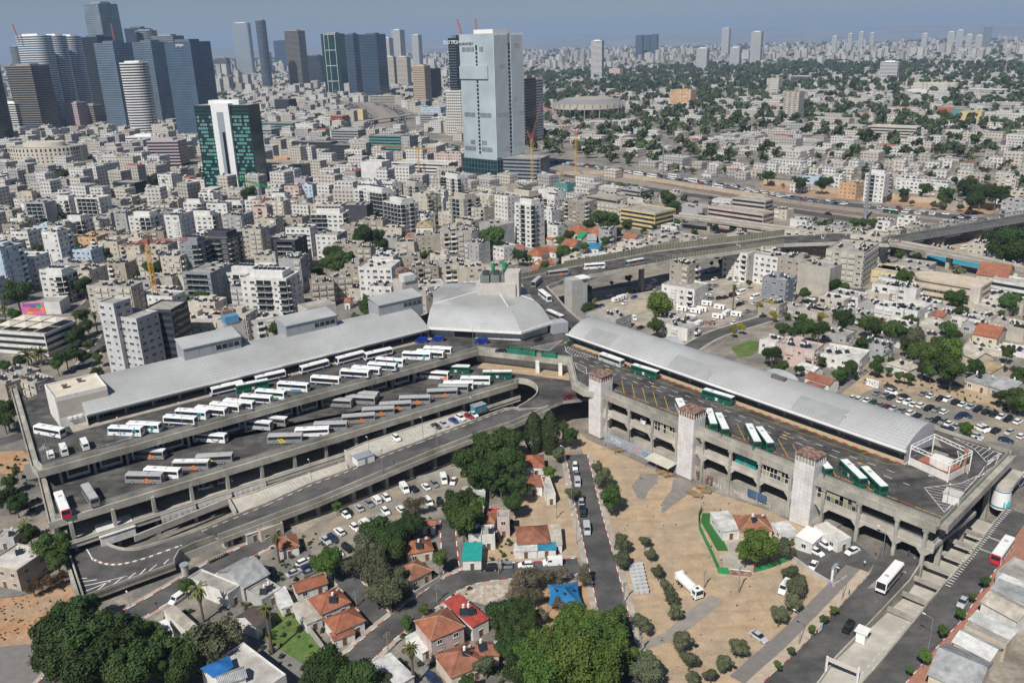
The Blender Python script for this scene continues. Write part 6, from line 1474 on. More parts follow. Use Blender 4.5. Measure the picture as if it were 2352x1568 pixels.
HOUSES=[(42,(150,380,440,292,335,212,225,214),3.0,'hip','w',RTILE,'white house with red hip roof under a palm by the ramp',0),(42,(370,742,690,640,590,560,315,652),2.8,'gable','w',RTILE,'narrow red roofed house with white lean-to below a bright tree',0),(42,(590,945,868,820,755,680,470,790),3.2,'hip','w',RTILE,'square red hip roof with one solar heater by the lane',1),(42,(725,1110,1010,995,895,852,605,985),3.3,'hip','w',RTILE,'red hip roofed house with pale ridges and green front fence',0),(42,(705,1185,905,1105,870,1055,690,1120),2.4,'shed','w',RTILE2,'red tiled porch in front of the pale-ridged house',0),(42,(1330,402,1635,345,1600,225,1400,260),3.2,'hip','c',RTILE,'red roofed house with solar panel behind the grey-green grove',1),(42,(1390,642,1630,530,1480,418,1280,520),3.2,'hip','c',RTILE2,'red roof with worn pale patches on the street corner',0),(42,(1525,120,1660,125,1650,62,1520,75),3.0,'gable','w',RTILE2,'small red roof with white awning beside the lane',0),(42,(1275,140,1440,130,1430,65,1285,70),2.8,'gable','w',RTILE,'red roof half hidden by dark trees at the car park',0),(42,(1600,1182,1912,1050,1775,857,1447,992),6.0,'hip','p',RTILE,'two-storey pink house with broad terracotta roof',0),(42,(1970,1070,2112,972,1890,757,1742,812),4.0,'shed','w',RMET,'bright red metal roof with two solar heaters',2),(42,(1800,1510,2060,1420,2010,1145,1620,1320),3.6,'hip','c',RTILE2,'large weathered terracotta roof beside the dark pickup',1),(42,(2020,1330,2260,1300,2240,1200,2010,1160),3.2,'gable','c',RTILE2,'low terracotta wing shaded by dark trees',1),(42,(2080,100,2210,100,2210,0,2110,-10),3.2,'hip','w',RTILE,'red roof beside a pink stair block',0),(42,(2215,60,2325,55,2330,-10,2215,-10),6.0,'flat','p',FLATR,'pink stair block above the dirt yard',0),(42,(1868,445,2075,438,2068,290,1942,292),3.0,'shed','w',TEALS,'white house under a teal tarpaulin roof',0),(42,(2070,220,2190,215,2190,120,2070,130),4.4,'flat','w',FLATR,'white flat roofed cube in the dirt yard',1),(42,(1945,215,2065,210,2060,110,1950,120),3.8,'flat','w',FLATR,'small white flat roof crowded with heaters',2),(42,(170,905,330,850,280,690,225,705),2.6,'shed','w',WMET,'white lattice lean-to beside the lawn',0),(42,(470,1020,610,965,470,800,330,860),2.8,'shed','w',AMET,'patched sheet roof between lawn and red hip roof',0),(42,(1280,1600,1440,1500,1240,1300,1095,1375),3.4,'shed','w',WMET,'white corrugated roof beside the tall palm',0),(42,(1500,1295,1600,1255,1480,1090,1400,1150),2.4,'shed','w',WMET,'white lean-to below the two-storey pink house',0),(42,(20,840,230,700,110,615,-60,700),3.0,'flat','g',FLATR,'dark flat roof with two water tanks near the lawn',2),(41,(2050,790,2175,705,1890,505,1770,585),4.0,'flat','w',FLATR,'long white house wall with grey flat roof by scooters',0),(41,(2320,1070,2480,965,2330,840,2185,945),4.0,'gable','w',BMET,'dark brown sheet roof behind the long white wall',0),(41,(2230,705,2480,560,2250,410,1990,545),4.2,'gable','g',GMET,'pale grey gabled workshop behind the ramp',0),(41,(1720,1130,1835,1075,1600,860,1535,900),2.8,'shed','w',AMET,'derelict white house with broken roof',0),(41,(2250,1700,2680,1500,2190,1195,1830,1480),5.2,'flat','w',FLATW,'white house with roof terrace behind the lawn path',0),(41,(2010,1600,2270,1520,2240,1400,1985,1500),7.0,'gable','w',GMET,'grey gabled attic on the white terrace house',0),(41,(0,520,245,560,355,335,30,265),6.0,'flat','b',FLATW,'blank beige wall house with washing on the roof',1),(41,(-20,250,200,240,140,165,-20,160),3.4,'flat','g',FLATR,'low grey rooftops beside the west palm',1),(41,(2250,215,2400,160,2380,118,2245,165),3.0,'shed','g',WMET,'blue doored kiosk with white roof against the ramp',0),(41,(2050,260,2130,225,2110,200,2040,235),2.8,'shed','g',GMET,'small grey guard hut against the ramp',0),(42,(30,190,240,110,220,70,20,150),3.4,'flat','b',FLATR,'low concrete store with air units against the ramp',0),(43,(10,297,352,282,330,110,60,130),3.2,'hip','c',RTILE2,'red hip roofed house beside the brick pavement',0),(43,(355,300,460,295,440,125,345,125),2.6,'shed','w',AMET,'patched white annex of the house by the brick pavement',0),(43,(235,345,410,340,390,285,225,290),2.4,'shed','w',BLMET,'blue sheet lean-to before the red hip roof',0),(43,(20,355,230,350,225,295,30,300),2.4,'shed','w',WMET,'white sheet lean-to before the red hip roof',0),(43,(2110,175,2400,165,2330,12,2010,12),3.2,'hip','c',RTILE2,'red roofed villa inside the green fence',1),(43,(1925,185,2075,150,2000,2,1835,2),2.9,'shed','w',WMET,'white sheet carport roof of the green fenced villa',0),(33,(5,1160,318,1150,275,1042,20,1045),3.4,'hip','w',RTILE,'white house with red hip roof below the cypresses',0),(33,(150,1320,292,1340,290,1235,130,1235),3.2,'shed','w',RTILE2,'red mono-pitch roof with white plastered walls',0),(33,(292,1420,375,1400,365,1242,292,1237),3.4,'flat','w',FLATW,'white plastered block beside the red mono-pitch',0),(32,(1890,1500,2100,1490,2100,1345,1890,1345),2.6,'shed','w',WMET,'peeling white roof beside the gravel car park',0),(32,(2100,1600,2230,1590,2230,1545,2100,1550),3.0,'shed','w',RMET,'dark red sheet roof near the dirt yard',0),(44,(400,280,520,175,360,125,270,210),3.2,'shed','w',WHT,'flat white canopy over the taxi yard entrance',0),(44,(640,275,785,215,520,92,430,112),3.0,'flat','w',FLATW,'white taxi office kiosk against the arches',0),(44,(120,240,300,195,170,90,70,95),2.6,'shed','w',WMET,'white sheet annex beside the green fenced villa',0),(44,(1450,1480,1900,1690,2095,1375,1640,1205),4.4,'gable','c',GMET,'large grey corrugated shop roof by the pavement',0),(44,(1705,1190,2060,1370,2160,1240,1800,1055),4.4,'gable','c',WMET,'white corrugated shop roof with worn gutter',0),(44,(1800,1050,2195,1225,2235,1165,1860,990),4.3,'flat','b',FLATR,'narrow tan flat shop roof between white roofs',0),(44,(1860,988,2235,1165,2285,1085,1912,902),4.5,'shed','c',WMET,'white strip shop roof with red gutter',0),(44,(1985,830,2330,1030,2420,880,2060,702),4.4,'gable','w',AMET,'patchy white shop roof with hatch',0),(44,(2060,700,2400,850,2440,745,2110,622),4.6,'shed','w',GMET,'pale grey shop roof above the tree-lined pavement',0),(44,(2115,620,2420,762,2445,690,2150,577),4.4,'shed','w',WMET,'small bright white shop roof near the bus stop',0),(44,(2110,560,2420,700,2500,520,2250,420),4.0,'flat','g',FLATR,'dark dusty flat shop roof beside the stopped bus',0),(34,(350,330,590,410,640,350,410,275),4.2,'gable','w',RTILE2,'long red gable roof touching the east hall',0),(34,(320,410,470,455,520,405,380,358),3.0,'shed','w',RTILE2,'lower red roof below the long red gable',0),(34,(285,235,440,290,500,245,330,182),3.0,'gable','w',WMET,'white gabled roof behind the east hall',0),(34,(1070,200,1330,280,1375,220,1190,165),3.2,'hip','w',AMET,'low white house with pale asbestos roof by the bank',1),(34,(1780,115,1960,195,2020,112,1840,52),4.2,'gable','c',AMET,'cream cottage with grey roof above the bank',1),(34,(1830,350,2060,430,2130,335,1920,285),3.2,'shed','c',GMET,'long low yellowish shed at the sandy bank',1),(34,(1970,270,2110,322,2200,240,2060,162),3.6,'gable','b',TANR,'tan gabled shed above the long low shed',1),(34,(2080,430,2300,490,2360,390,2140,310),3.2,'gable','g',GMET,'grey sheet shed at the end of the sandy bank',1),(23,(530,560,670,595,700,538,560,505),4.2,'hip','c',RTILE,'terracotta hip roof nearest the unfinished block',0),(23,(690,595,900,605,880,560,720,545),4.2,'gable','c',RTILE,'long terracotta roof below the yellow school',0),(23,(300,615,390,645,440,602,340,585),4.0,'gable','c',RTILE,'cream house with terracotta gable by the courtyard',0),(23,(480,695,610,700,620,655,500,640),3.6,'gable','w',RTILE,'terracotta gable below a leafy courtyard tree',0),(23,(170,788,335,788,310,725,150,705),3.6,'hip','w',RTILE,'wide terracotta roof beside the palm',0),(23,(290,735,430,758,460,725,330,700),3.6,'gable','w',RTILE,'terracotta gable between courtyard and flyover',0),(23,(20,725,120,725,110,690,40,690),3.6,'gable','w',RTILE2,'small weathered terracotta roof near the plant block',0),(23,(225,882,370,858,360,825,240,830),3.4,'gable','w',RTILE,'low terracotta roof touching the flyover barrier',0),(23,(180,912,262,918,262,875,200,870),3.2,'gable','w',RTILE2,'tiny terracotta roof at the flyover bend',0),(23,(630,622,690,632,702,580,642,570),4.0,'gable','w',GREENF,'green sheet roof among terracotta roofs',0),(23,(690,640,790,640,770,600,695,600),3.6,'gable','g',GMET,'grey vaulted shed beside the green sheet roof',0),(23,(690,715,820,720,810,670,700,665),3.2,'shed','w',BLMET,'blue patched sheet roof among terracotta roofs',0),(23,(560,845,910,790,860,740,570,790),4.6,'shed','w',WMET,'long white low building behind the noise barrier',0),(23,(1045,620,1160,640,1180,595,1060,580),4.0,'gable','w',RTILE2,'white gabled roof with terracotta edge below the school',0)]
for rc,q,ze,kind,wl,rm,lab,ex in HOUSES:house(rc,q,ze,kind,WC[wl],rm,lab,extras=ex)
def drape(name,rc,pts,z,m,label,cat,sag=.6):
 ps=[P(*T(rc,pts[i],pts[i+1]),z)for i in range(0,8,2)];mb=MB();N=8
 def q(a,b):
  p=(ps[0]*(1-a)+ps[1]*a)*(1-b)+(ps[3]*(1-a)+ps[2]*a)*b
  return Vector((p.x,p.y,p.z+sag*(math.sin(a*3.1)*math.sin(b*3.1))+.08*math.sin(9*a+5*b)))
 for i in range(N):
  for j in range(N):mb.face([q(i/N,j/N),q((i+1)/N,j/N),q((i+1)/N,(j+1)/N),q(i/N,(j+1)/N)])
 o=mb.build(name,m,smooth=True);return tag(o,label,cat)
drape('tarpaulin',41,(1960,1525,2150,1420,2110,1315,1835,1430),4.4,BLUE,'crumpled blue tarpaulin over the white terrace house','tarpaulin')
SP=[PG(*T(43,*q))for q in((322,955),(690,860),(640,700),(360,735))]
top=[P(*T(43,*q),z)for q,z in(((330,858),2.2),((655,845),2.8),((605,628),3.0),((330,660),3.0))]
apex=P(*T(43,478,690),6.2);sail=thing('shade_sail',(SP[0]+SP[2])/2,0,'blue pyramid shade sail with three round holes over the playground','shade sail')
mb=MB();N=6
for i in range(4):
 a,b=top[i],top[(i+1)%4];m_=(a+b)/2;ctr=(top[0]+top[1]+top[2]+top[3])/4;edge=[a.lerp(b,k/N)+(ctr-m_)*.13*math.sin(math.pi*k/N)for k in range(N+1)]
 for k in range(N):
  for j in range(N):
   f=lambda u,v:edge[0].lerp(edge[0],0)if False else(edge[u]*(1-v/N)+apex*(v/N)-Vector((0,0,.5*math.sin(math.pi*v/N))))
   if j==N-1:mb.face([f(k,j),f(k+1,j),apex])
   else:mb.face([f(k,j),f(k+1,j),f(k+1,j+1),f(k,j+1)])
mb.build('canopy',mat('sail_blue',(.02,.17,.40),.7,var=.05),sail,smooth=True)
for i,(x,y)in enumerate(((400,705),(480,738),(550,693))):
 p=P(*T(43,x,y),5.2);mb=MB();mb.tube((p.x,p.y,p.z-.05),(p.x,p.y,p.z+.02),.42,.42,10);mb.build('vent_hole',DARK,sail)
for a in top:mb=MB();mb.tube((a.x,a.y,zg(a.x,a.y)-.1),(a.x,a.y,a.z),.09,.07,6);mb.build('post',STEEL,sail)
# APARTMENT BLOCKS AND OFFICES
WALL=mat('block_wall',(.5,.47,.42),.85,var=.14,scale=.22,objcol=True,streak=True,fine=.12)
ACOL={'w':(.63,.62,.60),'c':(.50,.455,.38),'b':(.35,.31,.26),'e':(.44,.405,.35),'g':(.36,.36,.36),'s':(.24,.26,.29),'d':(.055,.06,.07),'y':(.56,.46,.24),'o':(.56,.34,.18),'l':(.42,.52,.62),'p':(.55,.42,.38),'v':(.42,.36,.45),'r':(.40,.13,.08),'t':(.10,.24,.24),'n':(.30,.26,.22),'h':(.50,.50,.51)}
ACN={'w':'white','c':'cream','b':'weathered beige','e':'pale sandy','g':'grey','s':'slate grey','d':'black','y':'yellow','o':'orange','l':'light blue','p':'pinkish','v':'lilac','r':'red','t':'teal','n':'brownish','h':'light grey'}
mb=MB();mb.bx(-1.7,1.7,-1.3,0,-.18,0,0);mb.bx(-1.7,1.7,-1.3,-1.18,0,.95,0);mb.bx(-1.7,-1.58,-1.18,0,0,.95,0);mb.bx(1.58,1.7,-1.18,0,0,.95,0);mb.bx(-1.2,1.2,-.04,0,0,2.2,1)
BALC=mk2(mb,[WALL,GLASS]);BALCW=mk2(mb,[WHT,GLASS])
mb=MB();mb.bx(-1.9,1.9,-1.5,0,-.2,0,0);mb.bx(-1.9,1.9,-1.5,-1.44,0,1.0,2);mb.bx(-1.85,1.85,-.05,0,0,2.5,1);BALG=mk2(mb,[WHT,GLASS,mat('balcony_glass',(.10,.12,.13),.1,var=0,spec=.6)])
mb=MB();mb.bx(-1.6,1.6,-.5,0,0,1.05,0)
for k in range(4):mb.bx(-1.55+.8*k,-.85+.8*k,-.53,-.5,1.05,2.1,1)
mb.bx(-1.6,1.6,-.5,0,2.1,2.3,0);mb.bx(-1.6,1.6,-.48,0,1.05,2.1,2)
SHUT=mk2(mb,[WALL,mat('shutter_cream',(.60,.58,.53),.6,var=.1),GLASS])
BANDW=MB();BANDW.bx(-.5,.5,-.05,0,0,1,0);BANDM=mk2(BANDW,[GLASS])
mb=MB();mb.face([(-1,-1,.1),(1,-1,.1),(1,1,.9),(-1,1,.9)],0);mb.face([(-1,-1,.05),(-1,1,.85),(1,1,.85),(1,-1,.05)],1);SOLARP=mk2(mb,[MATS['solar_black'],STEEL])
ra=random.Random(77)
LANDM=[((-8,345),'the hexagonal hall'),(tuple(V2(P(700,800,20))),'the long arched roof'),(tuple(V2(P(300,830,0))),'the west arched roof'),(tuple(V2(P(1450,610,17))),'the noise barriers'),(tuple(V2(P(1500,500,0))),'the yellow school'),(tuple(V2(P(2000,640,0))),'the railway viaduct'),(tuple(V2(P(2150,850,0))),'the sandy bank'),(tuple(V2(P(1700,800,20))),'the east hall'),(tuple(V2(P(540,440,0))),'the green glass tower'),(tuple(V2(P(1140,410,0))),'the pale skyscraper'),(tuple(V2(P(280,760,0))),'the grey tower block'),(tuple(V2(P(110,690,0))),'the mural'),(tuple(V2(P(760,620,0))),'the overgrown garden'),(tuple(V2(P(1350,270,0))),'the arena'),(tuple(V2(P(90,390,0))),'the curved office'),(tuple(V2(P(1700,430,0))),'the motorway'),(tuple(V2(P(2200,430,0))),'the noise wall of the motorway'),(tuple(V2(P(350,640,0))),'the yellow crane'),(tuple(V2(P(850,400,0))),'the office park'),(tuple(V2(P(2180,260,0))),'the coloured school')]
SN=['','one','two','three','four','five','six','seven','eight','nine','ten','eleven','twelve','thirteen']
def near_lm(x,y):
 return min(LANDM,key=lambda q:(q[0][0]-x)**2+(q[0][1]-y)**2)[1]
NBLD=0
def block(x,y,w,d,rot,st,col,style,detail=True,label=None,heaters=None,z0=0.0,name='apartment_block',cat='building',roofm=None):
 """a storeyed building; front faces local -y"""
 global NBLD;NBLD+=1
 hs=3.15;Ht=st*hs+.7;c=ACOL[col];hw,hd=w/2,d/2;rr=random.Random(int(x*7+y*13))
 FOOT.append((x,y,math.hypot(w,d)/2*.86))
 mb=MB();mb.bx(-hw,hw,-hd,hd,-.8,Ht-.7,0,bot=False);pw=.22
 for a in((-hw,hw,-hd,-hd+pw),(-hw,hw,hd-pw,hd),(-hw,-hw+pw,-hd+pw,hd-pw),(hw-pw,hw,-hd+pw,hd-pw)):mb.bx(*a,Ht-.7,Ht,0)
 mb.face([(-hw+pw,-hd+pw,Ht-.68),(hw-pw,-hd+pw,Ht-.68),(hw-pw,hd-pw,Ht-.68),(-hw+pw,hd-pw,Ht-.68)],1)
 if style in('old','shut')and st>=3:
  sx=rr.uniform(-.2,.2)*w;mb.bx(sx-1.6,sx+1.6,-.8,hd*.6,Ht-.68,Ht+1.7,0)
 if style=='new':
  mb.bx(-hw*.72,hw*.72,-hd*.55,hd*.72,Ht-.68,Ht+2.4,0)
 if style=='frame':
  mb.bx(-hw-.25,-hw+1.6,-hd-1.5,-hd,-.8,Ht+.3,0);mb.bx(hw-1.6,hw+.25,-hd-1.5,-hd,-.8,Ht+.3,0);mb.bx(-hw+1.6,hw-1.6,-hd-1.5,-hd,Ht-.9,Ht+.3,0)
 rm=roofm or(FLATW if col in 'wlc' and rr.random()<.6 else FLATR)
 if col=='d':rm=FLATR
 o=mb.build(name,[WALL,rm],color=c);o.location=(x,y,z0);o.rotation_euler=(0,0,rot)
 if label is None:
  sty={'old':'old block with shuttered balconies','shut':'old block with rows of shutters','new':'new block with glass balconies','punch':'block with small square windows','band':'office with ribbon windows','frame':'block with framed dark balconies','low':'house with flat roof','plain':'plain block'}[style]
  sn=(SN[st]if st<14 else 'many')+'-storey'
  label='%s %s %s near %s'%(ACN[col],sn,sty,near_lm(x,y))
 tag(o,label,cat,None if label is None else '%s %s blocks near %s'%(ACN[col],style,near_lm(x,y)))
 cp=Vector((-x,-y,0));ca,sa=math.cos(rot),math.sin(rot)
 sides=[]
 for fa,wid,dep in((0,w,hd),(math.pi/2,d,hw),(-math.pi/2,d,hw),(math.pi,w,hd)):
  nrm=Vector((math.sin(rot+fa),-math.cos(rot+fa),0))
  if nrm.dot(cp)>.12*cp.length:sides.append((fa,wid,dep))
 join=None if detail else MB()
 def place(me,nm,M4,colr=None):
  if detail:inst(me,nm,o,M4,colr)
  else:
   k=len(join.v);join.v.extend(tuple(M4@v.co)for v in me.vertices)
   for p in me.polygons:join.f.append(tuple(k+i for i in p.vertices));join.m.append({'dark_glass':0,'white_paint':1,'solar_black':0,'block_wall':2,'shutter_cream':1,'balcony_glass':0}.get(me.materials[p.material_index].name,1))
 for si,(fa,wid,dep)in enumerate(sides):
  M0=Matrix.Rotation(fa,4,'Z')@Matrix.Translation((0,-dep,0));front_=si==0
  if style=='band':
   for f in range(st):place(BANDM,'window',M0@Matrix.Translation((0,0,f*hs+1.0))@Matrix.Diagonal((wid-.8,1,1.5,1)))
   continue
  if style=='plain':continue
  nb=max(1,int(wid/(3.2 if style=='punch' else 3.9)));bw=wid/nb
  if style in('old','low'):types=[rr.choice('WWSBNW')for _ in range(nb)]
  elif style=='shut':types=[rr.choice('SSSW')for _ in range(nb)]
  elif style=='new':types=[rr.choice('GGWL')for _ in range(nb)]
  elif style=='frame':types=['G']*nb if fa==0 else[rr.choice('WTN')for _ in range(nb)]
  else:types=['W']*nb
  if style=='low' and 'W' not in types:types[0]='W'
  for f in range(st):
   z=f*hs
   for i,t_ in enumerate(types):
    X=-wid/2+(i+.5)*bw;tt=t_
    if style=='old' and rr.random()<.18:tt=rr.choice('WSN')
    if tt=='N':continue
    Mx=M0@Matrix.Translation((X,0,z))
    if tt=='W':place(WIN if rr.random()<.7 else WINW,'window',Mx@Matrix.Translation((0,0,1.0)))
    elif tt=='T':place(WINT,'window',Mx@Matrix.Translation((0,0,.9)))
    elif tt=='L':place(WINW,'window',Mx@Matrix.Translation((0,0,.9)))
    elif tt=='S':place(SHUT,'enclosed_balcony',Mx@Matrix.Translation((0,0,.15)),c)
    elif tt=='B':place(BALCW if rr.random()<.5 else BALC,'balcony',Mx@Matrix.Translation((0,0,.2)),c)
    elif tt=='G':place(BALG,'balcony',Mx@Matrix.Translation((0,0,.15)))
    if detail and style in('old','shut')and rr.random()<.14:inst(ACU,'air_conditioner',o,Mx@Matrix.Translation((bw*.36,0,.7)))
 nh=heaters if heaters is not None else(int(st*1.6)+2 if style in('old','shut','low')else(0 if style=='band' else 4))
 nh=min(nh,12)
 zr=Ht-.68
 if style=='new':
  for k in range(max(2,int(w*1.2/3))):place(SOLARP,'solar_panel',Matrix.Translation((-hw*.6+k*2.4,hd*.05,Ht+2.4))@Matrix.Rotation(-rot+.35,4,'Z'))if-hw*.6+k*2.4<hw*.65 else None
 else:
  for k in range(nh):
   place(HEATER,'water_heater',Matrix.Translation((rr.uniform(-.42,.42)*w,rr.uniform(-.25,.42)*d,zr))@Matrix.Rotation(-rot+.3+rr.uniform(-.2,.2),4,'Z'))
  if detail and style in('old','shut','low')and rr.random()<.7:inst(DISH,'satellite_dish',o,Matrix.Translation((rr.uniform(-.4,.4)*w,rr.uniform(-.4,0)*d,zr))@Matrix.Rotation(rr.uniform(-1,1),4,'Z'))
 if join is not None and join.f:
  j=join.build('facade_detail',[GLASS,WHT,WALL],o,local=True,color=c);j['kind']='stuff'
 return o
def rot_at(x,y):
 if x<-45 and y<760:return R(-12)
 if x<-45:return R(-25)
 return R(-46)
def B(rc,lst,rot=None):
 for it in lst:
  x,y,w,d,st,col,style=it[:7];Ht=st*3.15+.7
  p=P(*T(rc,x,y),Ht);r=R(it[7])if len(it)>7 and it[7]is not None else(rot_at(p.x,p.y)if rot is None else R(rot))
  block(p.x,p.y,w,d,r+ra.uniform(-.05,.05),st,col,style,detail=p.y<760,label=it[8]if len(it)>8 else None)
B(21,[(370,280,18,12,6,'g','frame'),(605,250,15,13,6,'w','new'),(855,235,22,13,7,'w','frame'),(1150,340,20,16,4,'b','old'),(1335,400,18,15,6,'w','new'),(1640,385,11,18,8,'w','old'),(1860,395,22,12,6,'w','new'),(2180,390,15,18,6,'g','shut'),(1790,285,16,8,6,'w','new'),(2010,290,17,8,6,'w','old'),(690,450,20,11,3,'o','punch'),(430,495,17,9,3,'l','old'),(515,545,12,12,8,'w','old'),(850,590,14,13,4,'o','old'),(800,705,15,13,4,'l','punch'),(1035,630,14,12,4,'c','old'),(1235,665,15,12,4,'c','old'),(1775,645,12,12,7,'s','new'),(2035,585,18,18,7,'d','new'),(1910,890,16,20,6,'s','frame'),(2260,910,18,14,5,'w','new'),(1605,765,13,11,5,'c','old'),(1400,755,15,11,4,'e','old'),(790,885,16,15,4,'c','shut'),(500,890,13,10,4,'w','punch'),(155,805,15,11,4,'g','old'),(20,690,12,16,9,'l','old'),(1050,1035,26,10,5,'e','shut'),(1830,1320,26,13,4,'c','shut'),(2150,1290,18,12,4,'e','shut'),(620,150,26,12,3,'v','punch'),(920,150,26,13,3,'p','punch'),(1190,95,26,16,5,'d','band'),(1555,25,18,14,5,'w','punch'),(1840,75,18,10,3,'w','low'),(160,570,14,11,4,'e','old'),(330,610,16,11,3,'b','shut'),(1090,830,16,11,3,'b','old'),(1010,540,18,10,3,'b','old'),(1450,540,14,10,4,'n','old'),(1480,660,16,11,4,'e','old'),(100,640,13,10,5,'e','shut'),(650,600,12,11,4,'b','old'),(1130,380,10,9,5,'g','old'),(660,830,20,10,3,'g','old'),(140,480,16,10,3,'b','low'),(60,350,18,12,4,'e','old'),(180,380,16,10,3,'e','low'),(1060,270,14,10,3,'g','low'),(1500,960,16,10,3,'e','low'),(1330,990,14,12,3,'g','low')])
B(22,[(680,375,24,14,6,'w','new'),(320,610,13,16,7,'d','frame'),(690,565,15,16,5,'w','punch'),(130,950,24,15,8,'w','new'),(1135,850,18,16,7,'w','punch'),(1120,175,28,14,7,'w','new',-46),(1330,275,22,16,7,'w','new',-48),(1565,205,18,14,7,'c','old',-48),(1910,235,18,16,7,'e','new',-46),(2130,205,18,14,7,'c','old',-46),(2300,215,18,14,7,'w','punch',-46),(1610,575,24,10,4,'b','old',10),(1830,535,18,12,6,'e','old',10),(2210,470,20,14,5,'g','plain'),(2030,650,13,10,4,'g','low'),(850,655,18,10,4,'b','old'),(1010,690,9,9,4,'b','shut'),(915,835,9,11,4,'b','old'),(770,950,12,14,4,'b','shut',15),(600,1005,12,12,4,'b','shut',15),(1175,1035,12,11,5,'w','punch'),(1540,855,16,12,4,'n','old',8),(1390,770,15,11,3,'b','old',8),(1785,830,16,12,4,'e','old',8),(1965,860,14,11,4,'c','old',8),(330,420,20,11,4,'b','old'),(660,300,26,11,4,'c','low'),(930,300,20,14,5,'d','plain'),(1450,120,20,13,5,'e','new',-46),(250,290,16,9,4,'w','low'),(55,320,12,10,6,'p','old'),(480,120,12,12,5,'l','punch'),(430,60,16,12,4,'v','plain'),(890,70,30,11,4,'w','band',-46),(1820,50,24,12,5,'w','new',-46),(40,520,16,16,4,'s','plain'),(350,130,14,11,5,'p','old'),(1080,440,18,12,4,'b','old'),(1270,510,14,10,3,'c','low'),(1230,600,14,12,2,'g','low'),(1390,640,13,11,3,'e','low'),(120,760,15,11,3,'e','old'),(1240,90,16,10,6,'w','punch',-46),(60,1330,18,10,3,'w','low',30),(1090,720,9,8,2,'w','low'),(920,1060,14,9,2,'e','low'),(1600,1020,13,9,3,'w','low',8),(1760,920,12,9,2,'c','low',8),(1540,380,14,10,4,'w','low',-46),(1780,380,16,10,3,'c','low',-46),(1950,440,16,10,4,'e','low',-46),(2080,330,14,10,5,'e','old',-46),(900,500,18,9,4,'b','shut')])
B(23,[(160,290,15,13,9,'w','new'),(120,205,22,14,7,'c','new'),(1010,295,36,16,3,'e','shut'),(870,235,32,12,4,'b','band'),(1670,320,26,16,2,'g','plain'),(490,105,15,11,4,'t','plain'),(375,245,12,9,4,'w','new'),(1140,660,20,13,3,'c','old'),(1290,640,18,13,3,'e','old'),(1420,560,20,12,2,'g','low'),(1570,590,20,12,2,'e','low'),(1400,610,15,11,3,'e','low'),(1590,835,12,10,6,'b','low'),(2120,720,16,15,5,'w','old'),(2310,720,15,12,5,'c','old'),(890,1305,18,12,2,'g','punch'),(1550,1400,14,10,2,'w','low'),(2210,250,28,12,4,'e','band'),(370,170,22,12,3,'w','plain'),(70,120,18,12,4,'n','plain'),(410,490,10,9,4,'w','low'),(350,330,10,9,4,'e','old'),(880,530,9,8,3,'g','low'),(1020,720,16,10,3,'c','old'),(1450,1330,14,9,2,'e','low',-20),(1560,1340,12,8,1,'g','low')])
B(24,[(330,600,34,13,5,'c','shut'),(470,535,26,12,5,'e','old'),(690,590,24,12,5,'e','shut'),(940,580,18,13,6,'c','old'),(780,690,20,28,6,'e','shut',-40),(290,790,18,13,5,'b','old'),(480,850,18,13,5,'e','plain'),(30,760,14,12,5,'w','punch'),(110,970,13,12,4,'s','old'),(1010,880,26,16,2,'y','low'),(1260,900,26,14,2,'e','low'),(1360,840,18,14,2,'g','plain'),(1120,1030,13,11,3,'w','low'),(1270,1050,14,11,3,'w','low'),(1040,1100,12,10,2,'c','low'),(740,1120,15,11,2,'w','low'),(620,1150,13,9,2,'c','low'),(970,1210,11,10,2,'g','low'),(1150,1230,13,10,3,'w','low'),(1290,1240,13,11,3,'w','low'),(1390,1270,11,9,2,'w','low'),(520,1260,13,10,2,'b','low'),(400,1260,13,10,2,'e','low'),(810,1290,13,10,2,'g','low'),(2260,1000,18,13,3,'w','band'),(2050,1110,16,11,2,'w','low'),(2060,1220,15,12,2,'c','low'),(1940,1300,14,11,2,'e','low'),(2230,1390,14,12,3,'e','low'),(1490,1480,13,10,2,'b','low'),(1640,1270,16,12,2,'g','low'),(640,1470,12,9,2,'g','low'),(1560,1400,14,10,2,'c','low'),(1850,1330,13,10,2,'w','low'),(1480,1190,10,8,2,'w','low'),(2260,1180,12,10,2,'e','low'),(1960,1400,13,10,2,'g','low'),(250,1240,12,9,1,'g','low'),(1020,20,16,14,7,'w','new'),(1390,90,24,13,3,'w','punch'),(1580,100,18,12,3,'w','low'),(770,100,15,13,4,'o','punch'),(420,40,16,12,3,'l','low'),(1280,60,14,11,3,'w','low'),(2290,270,16,14,4,'g','old')])
B(34,[(290,15,16,10,4,'p','old',-40),(700,90,16,14,3,'w','low',-40),(90,-20,12,9,3,'w','low',-40),(2000,30,14,10,2,'c','low',-40),(1560,30,12,9,1,'c','low',-40),(2290,60,12,9,2,'w','low',-40),(2150,190,12,9,1,'e','low',-40)])
B(31,[(190,430-170,13,9,2,'b','low',-30),(330,330,12,8,2,'e','low',-30),(60,330,14,10,2,'b','low',-30)])
def special(label,name,cat,px_,st,w,d,rot,col,style,**k):
 p=P(*px_,st*3.15+.7);return block(p.x,p.y,w,d,R(rot),st,col,style,True,label,name=name,cat=cat,**k)
special('light grey tower block with small square windows behind the arched roof','tower_block','building',T(21,1190,1300),8,20,12,-24,'h','punch',heaters=0)
o=special('black glass mid-rise block beside the grey tower block','glass_block','building',T(21,1520,1230),8,13,14,-10,'d','band',heaters=0)
special('yellow four-storey school with ribbon windows and pinkish end wall','school','building',T(23,1250,345),4,32,24,-48,'y','band',heaters=0)
special('grey concrete unfinished block with open floors','unfinished_block','building',T(23,630,265),5,20,14,-46,'n','old',heaters=0)
special('long pink framed workshop block beside the railway','workshop','building',T(23,2100,350),4,46,14,-48,'p','band',heaters=0)
